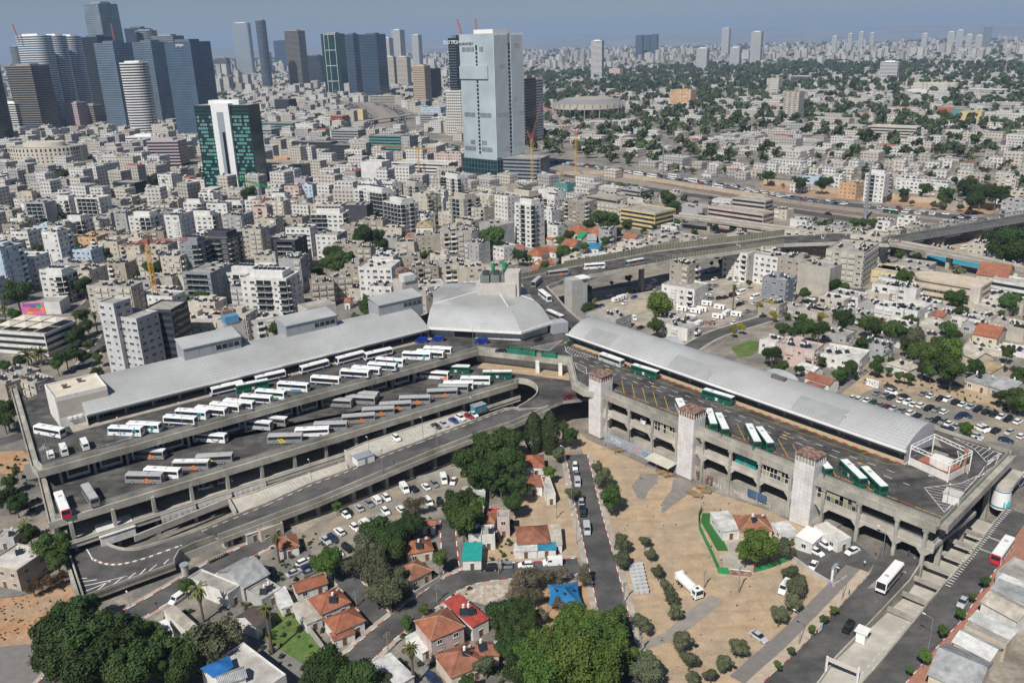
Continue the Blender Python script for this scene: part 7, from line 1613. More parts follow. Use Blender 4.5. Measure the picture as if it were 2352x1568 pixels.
special('white three-storey cube in the lot below the flyover','white_block','building',T(23,1590,1035),3,19,15,-40,'w','low',heaters=0)
special('pale terraced white building with roof canopies and date palms','terraced_building','building',T(21,310,1420),3,30,20,-15,'w','band',heaters=0)
special('taller light grey wing of the grey tower block','tower_wing','building',T(21,1045,1185),10,9,9,-24,'h','punch',heaters=0)
tb=P(*T(21,310,1420),10.2);mb=MB()
for i in range(3):
 for j in range(2):
  c_=Vector((tb.x,tb.y,0))+Matrix.Rotation(R(-15),3,'Z')@Vector((-9+9*i,-4.5+9*j,0));q=[c_+Matrix.Rotation(R(-15),3,'Z')@Vector((sx*4,sy*4,12.2))for sx,sy in((-1,-1),(1,-1),(1,1),(-1,1))];ap=c_+Vector((0,0,13.6))
  for k in range(4):mb.face([q[k],q[(k+1)%4],ap])
tag(mb.build('roof_canopy',mat('canvas_cream',(.58,.53,.45),.8,var=.05)),'cream canvas canopies on the terraced white building','canopy')
rc0=P(*T(24,1720,1010),13);rb=thing('rounded_building',(rc0.x,rc0.y,0),R(-46),'rounded cream concrete building with curved balcony slabs by the street','building');FOOT.append((rc0.x,rc0.y,17))
def rpoly(r,x1=14):return[(-10+r*math.cos(a),r*math.sin(a))for a in[math.pi/2+math.pi*k/12 for k in range(13)]]+[(x1,-r),(x1,r)]
mb=MB();mb.prism(rpoly(8.2),-.5,12.6,0);mb.build('wall',MATS['block_wall'],rb,local=True,color=(.50,.43,.34))
for k in range(4):mb=MB();mb.prism(rpoly(9.8 if k<3 else 9.0,14.3),3.3*k+2.8,3.3*k+4.0,0,bot=True);mb.build('balcony_slab',MATS['block_wall'],rb,local=True,color=(.54,.46,.36))
mb=MB();mb.bx(10.5,15,-10.2,-7,-.5,14.5,0);mb.build('end_wall',MATS['block_wall'],rb,local=True,color=(.55,.50,.44))
for k in range(3):
 for i in range(6):inst(WINT,'window',rb,Matrix.Translation((-6+2.9*i,-8.2,3.3*k+1.0)))
for rc,q,ze,lab,wl,rm in((24,(1925,960,2235,990,2240,905,1965,865),9.5,'cream three-storey block with red gable roof beside the viaduct','c',RTILE2),(24,(1490,1335,1600,1370,1690,1330,1580,1310),6,'grey house with red tiled roof among white houses','c',RTILE2),(24,(945,1400,1070,1420,1090,1380,990,1370),5,'red roof hidden behind leafy street trees','w',RTILE),(24,(1080,1410,1230,1440,1240,1400,1130,1385),5,'red hip roof among leafy street trees','w',RTILE),(24,(1880,1510,2130,1560,2185,1470,1960,1430),6.5,'red tiled roof carrying a row of solar heaters','c',RTILE),(22,(395,1265,600,1255,560,1205,430,1200),4,'white villa with red hip roof behind the clerestory','w',RTILE),(22,(810,1210,880,1205,880,1175,830,1170),4,'small red roof behind the clerestory','w',RTILE),(22,(1455,525,1660,520,1610,475,1490,480),7,'white villa with tan hip roof and tall windows','w',TANR),(22,(1385,620,1475,625,1460,590,1390,590),5,'small dark red roof beside the tan villa','w',RTILE2),(21,(1150,880,1330,880,1310,820,1180,820),5,'cream villa with brown hip roof below the crane','c',TANR),(21,(360,830,540,800,500,755,400,770),5,'brown house with red gable roof among grey blocks','b',RTILE2),(34,(1710,500,0,0,0,0,0,0),0,'','',None)):
 if ze:house(rc,q,ze,'hip' if 'hip' in lab else 'gable',WC[wl],rm,lab,extras=4 if 'row of solar' in lab else 1)
# TOWERS
def at_dist(u,dist):
 d=ray(u,118);k=dist/math.hypot(d.x,d.y);return Vector((d.x*k,d.y*k,0))
def zfor(p,vt):
 lo,hi=0.0,400.0
 for _ in range(40):
  m=(lo+hi)/2
  if px((p.x,p.y,m))[1]>vt:lo=m
  else:hi=m
 return lo
def gmat(name,col,r=.12):return mat(name,col,r,metal=.35,var=.25,scale=.05,spec=.8)
GL={'navy':gmat('glass_navy',(.035,.065,.11)),'blue':gmat('glass_blue',(.09,.16,.24)),'pale':gmat('glass_pale',(.20,.25,.28),.25),'green':gmat('glass_green',(.015,.06,.06)),'black':gmat('glass_black',(.012,.016,.02)),'grey':gmat('glass_grey',(.12,.135,.145),.3),'dark':gmat('glass_dark',(.022,.03,.04))}
BAND={'w':mat('band_white',(.70,.70,.69),.6,var=.04),'g':mat('band_grey',(.26,.30,.34),.6,var=.04),'b':mat('band_beige',(.46,.37,.28),.7,var=.05),'c':mat('band_cream',(.55,.50,.42),.7,var=.05),'s':mat('band_steel',(.11,.15,.20),.5,var=.04),'p':mat('band_pink',(.42,.34,.36),.7,var=.05),'n':mat('band_concrete',(.30,.26,.23),.8,var=.15)}
def rrect(w,d,r,n=5):
 out=[]
 for cx,cy_,a0 in((w/2-r,d/2-r,0),(-w/2+r,d/2-r,90),(-w/2+r,-d/2+r,180),(w/2-r,-d/2+r,270)):
  for k in range(n+1):a=R(a0+90*k/n);out.append((cx+r*math.cos(a),cy_+r*math.sin(a)))
 return out
def tower(label,p,vt,w,d,rot,glass,band,fl=3.7,bh=1.1,proud=.35,mull=0,r=0,H_=None,name='tower',cap=None,taper=0.0,side=None):
 Ht=H_ or zfor(p,vt);t=thing(name,(p.x,p.y,0),R(rot),label,'tower');FOOT.append((p.x,p.y,math.hypot(w,d)/2))
 fp=rrect(w,d,r)if r else[(w/2,d/2),(-w/2,d/2),(-w/2,-d/2),(w/2,-d/2)]
 mb=MB();mb.prism(fp,-1,Ht,0,mt=1)
 if taper:
  k=len(fp)
  for i in range(k):x_,y_,z_=mb.v[k+i];mb.v[k+i]=(x_*(1-taper)-w*taper*.25,y_*(1-taper*.4),z_)
 mb.build('glass_body',[GL[glass],CONC],t,local=True)
 if band and not taper:
  sc=[((x_*(1+2*proud/w)),(y_*(1+2*proud/d)))for x_,y_ in fp];mb=MB();mb.prism(sc,0,bh,0,bot=True);b0=None;n=int(Ht/fl)
  for i in range(n+1):
   z=Ht-i*fl-bh*.2
   if z<2:break
   if b0 is None:b0=mb.build('floor_band',BAND[band],t,local=True);b0.location=(0,0,z)
   else:inst(b0.data,'floor_band',t,Matrix.Translation((0,0,z)))
 if band and taper:
  n=int(Ht/fl)
  for i in range(1,n):
   z=i*fl;k=taper*z/Ht;mb=MB();mb.prism([(x_*(1-k)*1.008-w*k*.25,y_*(1-k*.4)*1.008)for x_,y_ in fp],z,z+bh,0,bot=True);mb.build('floor_band',BAND[band],t,local=True)
 if mull:
  mb=MB()
  nx=int(w/mull);ny=int(d/mull)
  m0=MB();m0.bx(-.13,.13,-.25,.25,0,Ht);mo=None
  for i in range(nx+1):
   Mx=Matrix.Translation((-w/2+w*i/nx,-d/2-.15,0))
   if mo is None:mo=m0.build('mullion',BAND[band or 'g'],t,local=True);mo.matrix_basis=Mx
   else:inst(mo.data,'mullion',t,Mx)
  for i in range(ny+1):
   for s in(1,-1):inst(mo.data,'mullion',t,Matrix.Translation((s*(w/2+.15),-d/2+d*i/ny,0))@Matrix.Rotation(math.pi/2,4,'Z'))
 mb=MB();mb.bx(-w*.28,w*.28,-d*.25,d*.25,Ht,Ht+4);mb.build('plant_room',BAND[cap or band or 'g'],t,local=True)
 return t,Ht
def tt(label,ub,vb,wpx,vt,d,rot,glass,band,dist=None,wm=None,**k):
 p=at_dist(ub,dist)if dist else P(ub,vb,0);rng=math.hypot(p.x,p.y);w=wm or wpx/F*math.hypot(rng,CAMH)
 if wm is None:
  a=abs(math.sin(R(rot)-math.atan2(p.x,p.y)));w=max(.35*w,(w-a*d*.8))if d else w
 return tower(label,p,vt,w,d or w*.9,rot,glass,band,**k)
tt('tallest tapered pale glass skyscraper in the left cluster',250,0,66,10,50,-28,'pale','g',2100,54,taper=.13,bh=.7)
for u,v,w,dd,nm in((84,84,60,1750,'first'),(132,84,36,1800,'second'),(166,85,36,1850,'third')):tt('%s of three wavy white-banded residential towers counted from the red-topped one'%nm,u,0,0,v,34,-18,'blue','w',dd,w,r=14,bh=1.3)
tt('concrete tower under construction with red top screens',96,312,66,152,40,-15,'dark','n',bh=1.0,cap='n')
tt('dark blue tower standing behind the wavy white towers',224,0,0,86,40,-20,'black','s',1950,48,bh=.5)
tt('pale sheared glass tower with slanted edge in front',262,0,0,100,38,-28,'blue','g',1650,46,mull=3.2,bh=.7,cap='s')
tt('white banded round tower with black stripes',336,314,51,146,0,0,'black','w',r=15,fl=4.1,bh=1.9,proud=.6)
tt('sheared glass tower with red and yellow logo behind the round one',347,0,0,98,40,-28,'blue','g',1780,50,mull=3.2,bh=.7,cap='s')
tt('dark slab tower behind a grey round tower',324,0,0,66,34,-10,'navy','s',2300,48,bh=.4);tt('grey round tower with dull bands',342,0,0,72,0,0,'grey','g',2150,46,r=20,bh=1.4)
tt('wide pale grey ribbed tower behind the glass pair',390,0,0,84,34,-20,'grey','g',2000,54,mull=2.5,bh=1.2)
TY,HY=tt('blue-grey ribbed glass tower with roof lettering',462,318,78,97,40,-28,'blue','s',mull=2.4,bh=.6)
tt('slim white and blue residential skyscraper with stepped top',569,180,40,54,30,-20,'blue','w',r=8,bh=1.0);tt('very slim dark round skyscraper beside the stepped one',606,0,0,48,0,0,'navy','g',2900,32,r=15,bh=.7)
tt('dark flat-topped tower near the red construction',654,160,34,94,40,-20,'navy','s',bh=.4);tt('reddish tower under construction with cranes',681,0,0,72,40,-20,'dark','n',3000,52,bh=1.2,cap='n');tt('low concrete tower under construction behind the ribbed tower',518,182,26,134,30,-20,'dark','n',bh=1.0,cap='n')
T17,H17=tt('teal glass tower edged with white tube frame',777,222,46,78,36,-22,'green',None)
mb=MB()
for s in(-1,1):
 for e in(-1,1):mb.tube((s*17.5,e*18.5,0),(s*17.5,e*18.5,H17),.7,.7,5)
mb.tube((-4,-18.6,0),(-4,-18.6,H17),.6,.6,5)
for k in range(5):z=H17*(k/4)*.98+1;mb.wall([(-17.6,-18.6),(17.6,-18.6),(17.6,18.6),(-17.6,18.6)],z,z+1.2,.6,0,closed=True)
mb.build('white_frame',BAND['w'],T17,local=True)
tt('broad dark twin office tower with lettered crown',866,228,52,80,44,-25,'navy','s',bh=.9);tt('narrow dark wing of the lettered office tower',822,226,26,80,34,-25,'navy','s',bh=.9)
tt('left cream apartment tower of the stepped pair',901,208,29,132,24,-22,'grey','c',bh=2.0);tt('right cream apartment tower of the stepped pair',931,208,29,132,24,-22,'grey','c',bh=2.0)
tt('beige office tower with square windows near the motorway bend',973,248,36,153,26,-25,'dark','b',bh=2.4,mull=4);tt('dark glass slab beside the beige office tower',1003,238,22,157,26,-25,'black',None)
for l_,u,vt,w_,ds in(('slim grey tower with pink top on the far skyline',917,70,44,3900),('small pale tower alone on the far skyline',959,81,40,4600),('small patterned tower behind the cream pair',892,88,36,3800),('dark slab left of three on the hazy horizon',1469,82,40,5200),('middle dark slab of three on the hazy horizon',1486,82,46,5300),('right dark slab of three on the hazy horizon',1503,80,36,5200),('tall white tower over the eastern skyline',1666,66,44,5600),('grey-blue tower with cream cap east of the park',1737,74,44,4100),('cream apartment tower nearest the grey-blue one',1615,112,42,3600),('white apartment slab below the eastern skyline',1690,110,40,3900)):tt(l_,u,0,0,vt,w_*.8,-30,'grey' if 'dark' not in l_ else 'navy','w' if 'dark' not in l_ else 's',ds,w_,bh=1.6)
for k_,(u,vt,w_,ds)in enumerate(((2180,74,34,5600),(2200,70,34,5700),(2222,80,30,5200),(2245,82,30,5200),(2262,62,44,5900),(2120,78,30,5800),(1950,78,26,6000),(1975,74,26,6100),(2000,76,24,6200),(1915,84,26,5600))):tt('%s apartment tower in the eastern skyline cluster, %s from its tallest grey tower'%('pale',ORD[k_]),u,0,0,vt,w_*.7,-30,'grey','w' if u!=2262 else 'g',ds,w_,bh=1.6)
tt('white tower with dark side wall and grid windows',1372,188,30,95,24,-24,'dark','w',bh=1.8,mull=4,proud=.2);tt('white hotel slab with wavy balconies in the park',2040,188,44,143,24,-35,'grey','w',bh=1.6,proud=1.0)
tt('small grey round tower behind the wavy towers',38,0,0,108,0,0,'grey','g',2300,26,r=12);tt('dark tower with black glass beside the construction',6,335,34,138,34,-15,'black','s',bh=.4)
tt('pinkish office slab with a column of windows',186,305,34,238,24,-18,'dark','p',bh=2.9);tt('brown striped office slab next to the pinkish one',224,302,26,243,22,-18,'dark','n',bh=1.7);tt('white and black striped office behind the curved office',46,314,40,238,24,-15,'black','w',bh=1.6);tt('white low office with curved banded base',338,338,72,314,26,-8,'dark','w',bh=1.9)
tt('brown ribbed office block with cream end wall',392,380,74,324,22,-8,'dark','p',bh=1.7);tt('dark rippled glass office beside the teal tower',726,200,56,129,40,-20,'dark','s',r=14,bh=.8);tt('white striped apartment tower west of the rippled office',617,176,24,121,24,-20,'navy','w',r=8,bh=1.2)
tt('dark unfinished tower with blue sheeting beside the pale skyscraper',1216,327,30,180,34,-28,'black','n',bh=.7,cap='n');tt('slim white slab beside the unfinished dark tower',1238,322,10,184,26,-28,'dark','w',bh=1.9)
tb_,hb_=tt('black topped tower with white punched base and Hebrew lettering',1058,312,30,88,30,-24,'black','s',bh=.9)
mb=MB();w_=30*.5;mb.bx(-13,13,-17.5,17.5,0,hb_*.48);mb.build('lower_storeys',bandmat('punched_white',(.6,.58,.54),(.05,.05,.05),3.4,3.9,.3,.55),tb_,local=True,color=(.6,.58,.54))
text('סטרדנא',stand(Matrix.Translation((0,-15.6,hb_-8))),8,BW,'lettering',tb_,.1)
text('yotpo.',stand(Matrix.Translation((6,-20.6,HY-6))),7,BW,'lettering',TY,.1)
pg_=P(1137,404,0);ga,gh=tower('pale blue-grey ribbed skyscraper with dark slots and roof lettering',pg_,78,46,42,-42,'pale',None,cap='w')
GP=mat('curtain_pale',(.40,.46,.49),.35,var=.10,scale=.05,col2=(.33,.39,.42),scale2=.03);GR=mat('curtain_rib',(.55,.60,.63),.4,var=.03)
body=[c for c in ga.children if c.name.startswith('glass_body')][0];body.data.materials[0]=GP;body.location=(0,0,0)
rb_=MB();rb_.bx(-.12,.12,-.5,0,22,gh);r0_=None
for i in range(27):
 if 12<i<15:continue
 Mx=Matrix.Rotation(math.pi/2,4,'Z')@Matrix.Translation((-21+42*i/26,-23,0))
 if r0_ is None:r0_=rb_.build('rib',GR,ga,local=True);r0_.matrix_basis=Mx
 else:inst(r0_.data,'rib',ga,Mx)
mb=MB();mb.bx(-1.2,1.2,-21.15,-20.5,24,gh-10);mb.bx(23-.6,23.15,-1.6,1.6,24,gh-9);mb.build('slot',GL['dark'],ga,local=True)
mb=MB()
for k in range(int((gh-34)/3.8)):
 mb.bx(-1.2,1.2,-21.4,-20.9,24+3.8*k,24.6+3.8*k);mb.bx(22.9,23.4,-1.6,1.6,24+3.8*k,24.6+3.8*k)
o_=mb.build('slot_balcony',BAND['w'],ga,local=True);o_['kind']='stuff'
mb=MB();mb.bx(-23.3,15,-22.3,-20.9,gh*.70,gh*.79);mb.build('projecting_box',GP,ga,local=True)
lv=MB();lv.bx(-.35,.35,-.12,.05,0,4.4);l0_=None;rl=random.Random(9)
for(X,Z,n_,face)in((-19,.86,10,0),(5,.86,3,0),(-19,.33,9,0),(3,.33,9,0),(-17,.64,4,0),(4,.64,3,0),(-12,.10,4,0),(4,.10,4,0),(-20,.045,9,0),(3,.045,9,0),(-17,.33,10,1),(5,.33,10,1),(-12,.72,5,1),(9,.88,5,1),(-16,.045,9,1),(8,.45,6,1),(5,.07,8,1)):
 for i in range(n_):
  Mx=Matrix.Rotation(math.pi/2*face,4,'Z')@Matrix.Translation((X+1.7*i,-(23.05 if face else 21.05),22+(gh-22)*Z))
  if l0_ is None:l0_=lv.build('louvre',GL['black'],ga,local=True);l0_.matrix_basis=Mx
  else:inst(l0_.data,'louvre',ga,Mx)
mb=MB();mb.bx(-24.5,24.5,-22.5,22.5,-1,20);o_=mb.build('podium',GL['green'],ga,local=True)
mb=MB()
for k in range(12):mb.bx(-24.5+4.45*k-.15,-24.5+4.45*k+.15,-22.8,-22.5,0,20);mb.bx(24.5,24.8,-22.5+4.1*k-.15,-22.5+4.1*k+.15,0,20)
for z in(5,10,15,19.6):mb.bx(-24.7,24.7,-22.75,-22.5,z,z+.4);mb.bx(24.5,24.75,-22.7,22.5,z,z+.4)
mb.build('podium_grid',MATS['band_steel'],ga,local=True)
text('GORNITZKY',stand(Matrix.Translation((-13,-21.3,gh-10))),3.4,GL['black'],'lettering',ga,.1)
pw_=P(548,444,0);gw_,hw_=tower('dark green glass tower with tall white concrete core',pw_,240,56,20,-14,'green',None,cap='w')
mb=MB();mb.bx(-9,9,-13,11,-1,hw_+1.5);mb.build('white_core',BAND['w'],gw_,local=True)
mb=MB();mb.bx(-3.6,3.2,-13.2,-12.9,6,hw_-6);mb.build('core_recess',MATS['band_grey'],gw_,local=True)
mb=MB();mb.bx(-.2,2.6,-13.4,-13.1,6,hw_-24);mb.build('core_window',GL['black'],gw_,local=True)
wn=MB();wn.bx(-1,1,-.1,.1,0,2.2);w0_=None;rw=random.Random(4);LG=mat('pale_green_pane',(.12,.30,.28),.15,var=.1)  # paler green panes scattered at random over the dark glass
for f in range(int((hw_-8)/3.4)):
 for sx in(-1,1):
  for i in range(7):
   if rw.random()<.38:continue
   Mx=Matrix.Translation((sx*(10.6+2.5*i),-10.05,3+3.4*f))
   if w0_ is None:w0_=wn.build('window',LG,gw_,local=True);w0_.matrix_basis=Mx
   else:inst(w0_.data,'window',gw_,Mx)
mb=MB()
for f in range(int(hw_/3.4)):mb.bx(9.2,28.2,-10.2,-9.9,2+3.4*f,2.9+3.4*f);mb.bx(-28.2,-9.2,-10.2,-9.9,2+3.4*f,2.9+3.4*f)
o_=mb.build('spandrel',GL['black'],gw_,local=True);o_['kind']='stuff'
pc_=P(92,393,0);cw_=thing('curved_office',(pc_.x,pc_.y+22,0),R(-6),'curved white office with rows of small square windows','building');FOOT.append((pc_.x,pc_.y+20,46))
def ell(a,b,n=28):return[(a*math.cos(6.2832*k/n),b*math.sin(6.2832*k/n))for k in range(n)]
mb=MB();mb.prism(ell(44,26),-1,27,0,mt=1);mb.build('wall',[BAND['c'],CONC],cw_,local=True)
mb=MB();mb.prism(ell(26,14),27,32,0);mb.build('plant_room',BAND['c'],cw_,local=True)
sq=MB();sq.bx(-.8,.8,-.1,.2,0,1.7);s0_=None
for f in range(6):
 for k in range(25):
  a=-math.pi+math.pi*(k+.5)/25;q=(44*math.cos(a),26*math.sin(a));nr=math.atan2(q[1]/26**2,q[0]/44**2)
  Mx=Matrix.Translation((*q,2+4.1*f))@Matrix.Rotation(nr+math.pi/2,4,'Z')@Matrix.Diagonal((1 if f<5 else 1.2,1,1 if f<5 else 1.9,1))
  if s0_ is None:s0_=sq.build('window',GLASS,cw_,local=True);s0_.matrix_basis=Mx
  else:inst(s0_.data,'window',cw_,Mx)
pa_=P(1352,266,0);ar=thing('arena',(pa_.x,pa_.y,0),0,'round sports arena with ribbed flat dome roof','arena');FOOT.append((pa_.x,pa_.y,72))
def cone(r0,z0,r1,z1,m,name,n=40):
 mb=MB();a=ell(r0,r0,n);b=ell(r1,r1,n)
 for i in range(n):j=(i+1)%n;mb.face([(*a[i],z0),(*a[j],z0),(*b[j],z1),(*b[i],z1)])
 return mb.build(name,m,ar,local=True)
cone(58,-1,60,14,GL['dark'],'glass_wall');ATAN=mat('arena_tan',(.34,.31,.26),.85,var=.1);cone(66,15,63,24,ATAN,'eave_ring');cone(63,24,46,31,mat('arena_grey',(.22,.22,.22),.8,var=.1),'upper_ring');cone(46,31,0,35,ATAN,'dome')
fm_=MB();fm_.bx(-.6,.6,-2,2,-1,24);f0_=None
for k in range(30):
 a=6.2832*k/30;Mx=Matrix.Rotation(a,4,'Z')@Matrix.Translation((0,-64,0))
 if f0_ is None:f0_=fm_.build('fin',ATAN,ar,local=True);f0_.matrix_basis=Mx
 else:inst(f0_.data,'fin',ar,Mx)
for u,v,w_,d_,st,col,style,lab in((893,310,44,22,8,'t','band','teal glass office with white side wing'),(940,312,12,20,8,'g','punch','blue-grey wing of the teal office'),(780,266,24,20,6,'r','band','bright red office block near the motorway bend'),(823,252,28,14,5,'y','plain','bright yellow frame building over the motorway'),(655,228,36,26,9,'d','band','black glass office with lime hoarding'),(640,282,70,20,5,'t','band','long low dark glass office'),(612,296,30,18,7,'g','band','grey striped office beside the green tower'),(705,284,34,16,5,'w','punch','white office with square windows'),(800,298,44,20,6,'g','band','grey office with flat white roof'),(722,325,60,18,4,'d','band','dark low office with grey roof'),(790,332,30,16,5,'d','band','black box office near the cranes'),(710,345,50,18,3,'c','punch','cream long school building'),(690,372,110,16,3,'n','band','very long dark roofed factory with dirty glazing'),(640,362,36,16,2,'o','plain','low orange warehouse by the green tower'),(862,370,24,16,7,'w','plain','plain white slab behind the cranes'),(995,246,40,20,7,'l','punch','blue-grey office right of the beige tower'),(1020,270,36,18,5,'w','band','white modern low block left of the pale skyscraper'),(985,262,26,16,6,'g','band','grey stepped office by the interchange'),(1035,352,34,16,4,'p','punch','pink house block before the pale skyscraper'),(975,372,70,22,3,'w','band','long white arcaded market building'),(1205,360,44,26,6,'s','band','dark glass annex beside the pale skyscraper'),(885,220,80,18,5,'e','band','cream stepped office row below the dark twin tower'),(1415,158,46,22,9,'p','punch','pinkish mid-rise beside the white grid tower'),(1380,178,40,22,6,'l','band','glass cube at the foot of the white grid tower'),(1570,206,46,24,9,'o','old','tan apartment slab in the green suburb'),(2190,246,40,30,4,'r','plain','red and green cube school'),(2212,250,26,26,4,'t','plain','green cube of the coloured school'),(2234,256,30,26,4,'y','plain','yellow cube of the coloured school'),(2055,290,60,24,4,'c','band','long curved cream school in the suburb'),(2150,190,90,20,6,'c','shut','long cream apartment slab by the park'),(2270,205,70,22,4,'w','band','white framed apartments by the park'),(2110,206,40,20,3,'w','plain','bright white cube in the park'),(1840,175,50,24,7,'w','frame','new white apartment block with dark balconies'),(1780,180,30,24,9,'e','shut','sandy apartment tower row by the suburb'),(1825,210,26,22,12,'b','shut','brown apartment tower in the suburb')):
 H_=st*3.6;p=P(u,v,H_);r_=block(p.x,p.y,w_,d_,R(-24 if u<1300 else-40),st,col,style,False,lab,heaters=0 if style in('band','plain')else 6,name='office_block');r_.scale=(1,1,1.13)
# MOTORWAY, RAILWAY, BRIDGES
def hroad(name,pxs,w,m,dz=.08):
 pl=smooth_pl([P(*q,0)for q in pxs]);mb=MB();A=offs(pl,w/2);B_=offs(pl,-w/2)
 for i in range(len(pl)-1):mb.face([(q.x,q.y,dz)for q in(B_[i],B_[i+1],A[i+1],A[i])])
 tag(mb.build(name,m),kind='structure');return pl
HWM=mat('motorway_asphalt',(.075,.075,.078),.85,var=.1,scale=.1);BALL=mat('ballast',(.27,.23,.19),.95,var=.2,scale=.2);TAN=mat('tan_concrete',(.47,.38,.28),.9,var=.1,scale=.15,streak=True)
hroad('median_strip',[(1200,368),(1340,394),(1476,412),(1640,434),(1764,458),(1900,480),(2060,492),(2200,508),(2352,528)],62,BALL,.04)
H1=hroad('motorway',[(865,238),(910,251),(927,266),(921,282),(924,298),(945,311),(980,323),(1040,336),(1190,364),(1300,376),(1476,399),(1576,414),(1651,425),(1726,439),(1789,449),(1839,457),(1914,467),(2014,477),(2101,488),(2189,498),(2352,515)],17,HWM)
H2=hroad('motorway',[(1230,385),(1338,411),(1426,423),(1501,437),(1576,447),(1640,455),(1764,476),(1849,489),(1914,498),(1980,508)],15,HWM)
H3=hroad('motorway',[(800,238),(838,261),(852,276),(848,292),(836,308)],22,HWM)
H4=hroad('railway',[(838,236),(880,258),(885,275),(875,300),(880,318)],24,BALL,.06)
RAILM=mat('rail_steel',(.16,.12,.10),.6,var=.2)
rl_=smooth_pl([P(*q,0)for q in[(1500,416),(1640,441),(1764,464),(1850,476),(1950,489),(2100,503),(2220,516)]]);mb=MB()
for o_ in(-7,-5.5,-2.5,-1,2,3.5):mb.wall(offs(rl_,o_),.1,.3,.18)
tag(mb.build('railway_track',RAILM),kind='structure')
cm=MB();k=0;gant=None
for q,d,i,t in pathpts(rl_,34):
 a=math.atan2(d.y,d.x)
 if gant is None:
  g=MB();g.tube((0,-9,0),(0,-9,8),.18,.14,5);g.tube((0,8,0),(0,8,8),.18,.14,5);g.tube((0,-9,7.2),(0,8,7.2),.12,.12,5);gant=g.build('railway_gantry',STEEL);gant.location=(q.x,q.y,0);gant.rotation_euler=(0,0,a);tag(gant,'grey overhead wire gantry across the railway tracks','gantry','railway gantries')
 else:c=gant.copy();COL.objects.link(c);c.location=(q.x,q.y,0);c.rotation_euler=(0,0,a)
area('soil_strip',TL(24,-60,105,170,150,450,195,830,235,1160,262,1500,310,2100,370,2050,400,1500,350,1000,285,400,235,-60,160),SOIL,.05)
nw=[P(*T(24,*q),0)for q in((-40,118),(170,140),(450,185),(830,232),(1160,262),(1310,290),(1520,300),(2130,365))]
mb=MB();mb.wall(nw,-.5,4.6,.5);tag(mb.build('noise_wall',TAN),'long tan noise wall between motorway and suburb','wall')
mw=[P(*T(23,*q),0)for q in((330,45),(820,30),(1300,100),(1700,165),(2000,205),(2352,260))]
mb=MB();mb.wall(mw,-.5,3.4,.6);tag(mb.build('median_wall',TAN),'tan concrete median wall with faded graffiti along the motorway','wall')
SC_=[]
for k,(L,w,h)in enumerate(((2.2,.88,1.45),(2.0,.85,1.5),(2.5,.95,2.0))):
 m=MB();m.bx(-L,L,-w,w,.25,h*.58,0);m.bx(-L*.7,L*.35,-w*.85,w*.85,h*.58,h*.96,1);m.bx(-L*.68,L*.33,-w*.83,w*.83,h*.96,h,0);SC_.append(mk2(m,[PAINT,GLASS]))
rj=random.Random(15);nj=0;FAR=MB();FARC=[]
def jam(pl,lanes,step,prob,zz=.1):
 global nj
 for q,d,i,t in pathpts(pl,step):
  n=Vector((-d.y,d.x))
  for l_ in lanes:
   if rj.random()>prob:continue
   p=q+n*l_+d*rj.uniform(-.25,.25)*step;u,v=px((p.x,p.y,0))
   if not(-10<u<2362):continue
   c=rj.choice('wwwwwksgkgnwr')
   if nj>125:
    me=SC_[rj.randrange(3)];Mx=Matrix.Translation((p.x,p.y,zz))@Matrix.Rotation(math.atan2(d.y,d.x),4,'Z');k=len(FAR.v);FAR.v.extend(tuple(Mx@v_.co)for v_ in me.vertices)
    for f in me.polygons:FAR.f.append(tuple(k+e for e in f.vertices));FAR.m.append(0);FARC.append(CCOL[c][0]if f.material_index==0 else(.02,.02,.025))
    continue
   o=bpy.data.objects.new('car',SC_[rj.randrange(3)if rj.random()<.8 else 2]);COL.objects.link(o);o.location=(p.x,p.y,zz);o.rotation_euler=(0,0,math.atan2(d.y,d.x)+rj.uniform(-.03,.03));o.color=(*CCOL[c][0],1);nj+=1
   tag(o,'%s car in the traffic on the motorway'%CCOL[c][1],'car','%s cars on the motorway'%CCOL[c][1])
jam([p for p in H1 if p.y<1100],(-6,-2.2,1.6,5.4),9.5,.62);jam(H2,(-4,0,4),26,.42);jam([p for p in H1 if p.y>=1100],(-6,-2,2,6),16,.45);jam(H3,(-8,-3,3,8),18,.5)
tag(FAR.build('distant_traffic',mat('traffic_paint',(.5,.5,.5),.4,var=0,attr=True),cols=FARC),'dense distant traffic filling the motorway','traffic',kind='stuff')
for rc,x,y,kd in((23,1165,15,'wred'),(23,1290,35,'wred'),(23,1480,35,'white'),(23,1665,75,'white'),(24,1130,358,'green'),(23,1895,130,'wblue')):
 p=P(*T(rc,x,y),3);d=V2(P(*T(rc,x+100,y+14),3))-V2(p)
 lab,grp=BLAB[kd];r=dup(BUSP[kd],(p.x,p.y,.1),math.atan2(d.y,d.x),label=lab+' caught in the motorway traffic',group=grp)
VD=thing('viaduct',(*V2(P(2030,560,9)),0),0,'curved grey concrete railway viaduct on rectangular piers','viaduct')
vp=smooth_pl([P(*q,9)for q in[(1553,494),(1616,501),(1676,509),(1764,521),(1880,535),(2026,553),(2114,568),(2189,583),(2264,598),(2352,620),(2430,640)]])
mb=MB();mb.wall(vp,7.4,9.0,9);mb.build('deck',CONC,VD)
mb=MB();mb.wall(vp,8.8,10.1,.3,4.5);mb.wall(vp,8.8,10.1,.3,-4.5);mb.build('parapet',CONCL,VD)
mb=MB();mb.wall(vp,9.0,9.25,4.5);mb.build('track_bed',BALL,VD)
pr=MB();pr.bx(-1.1,1.1,-1.8,1.8,-1,7.4);p0_=None
for q,d,i,t in pathpts(vp,27):
 Mx=Matrix.Translation((q.x-VD.location.x,q.y-VD.location.y,0))@Matrix.Rotation(math.atan2(d.y,d.x),4,'Z')
 if p0_ is None:p0_=pr.build('pier',CONC,VD,local=True);p0_.matrix_basis=Mx
 else:inst(p0_.data,'pier',VD,Mx)
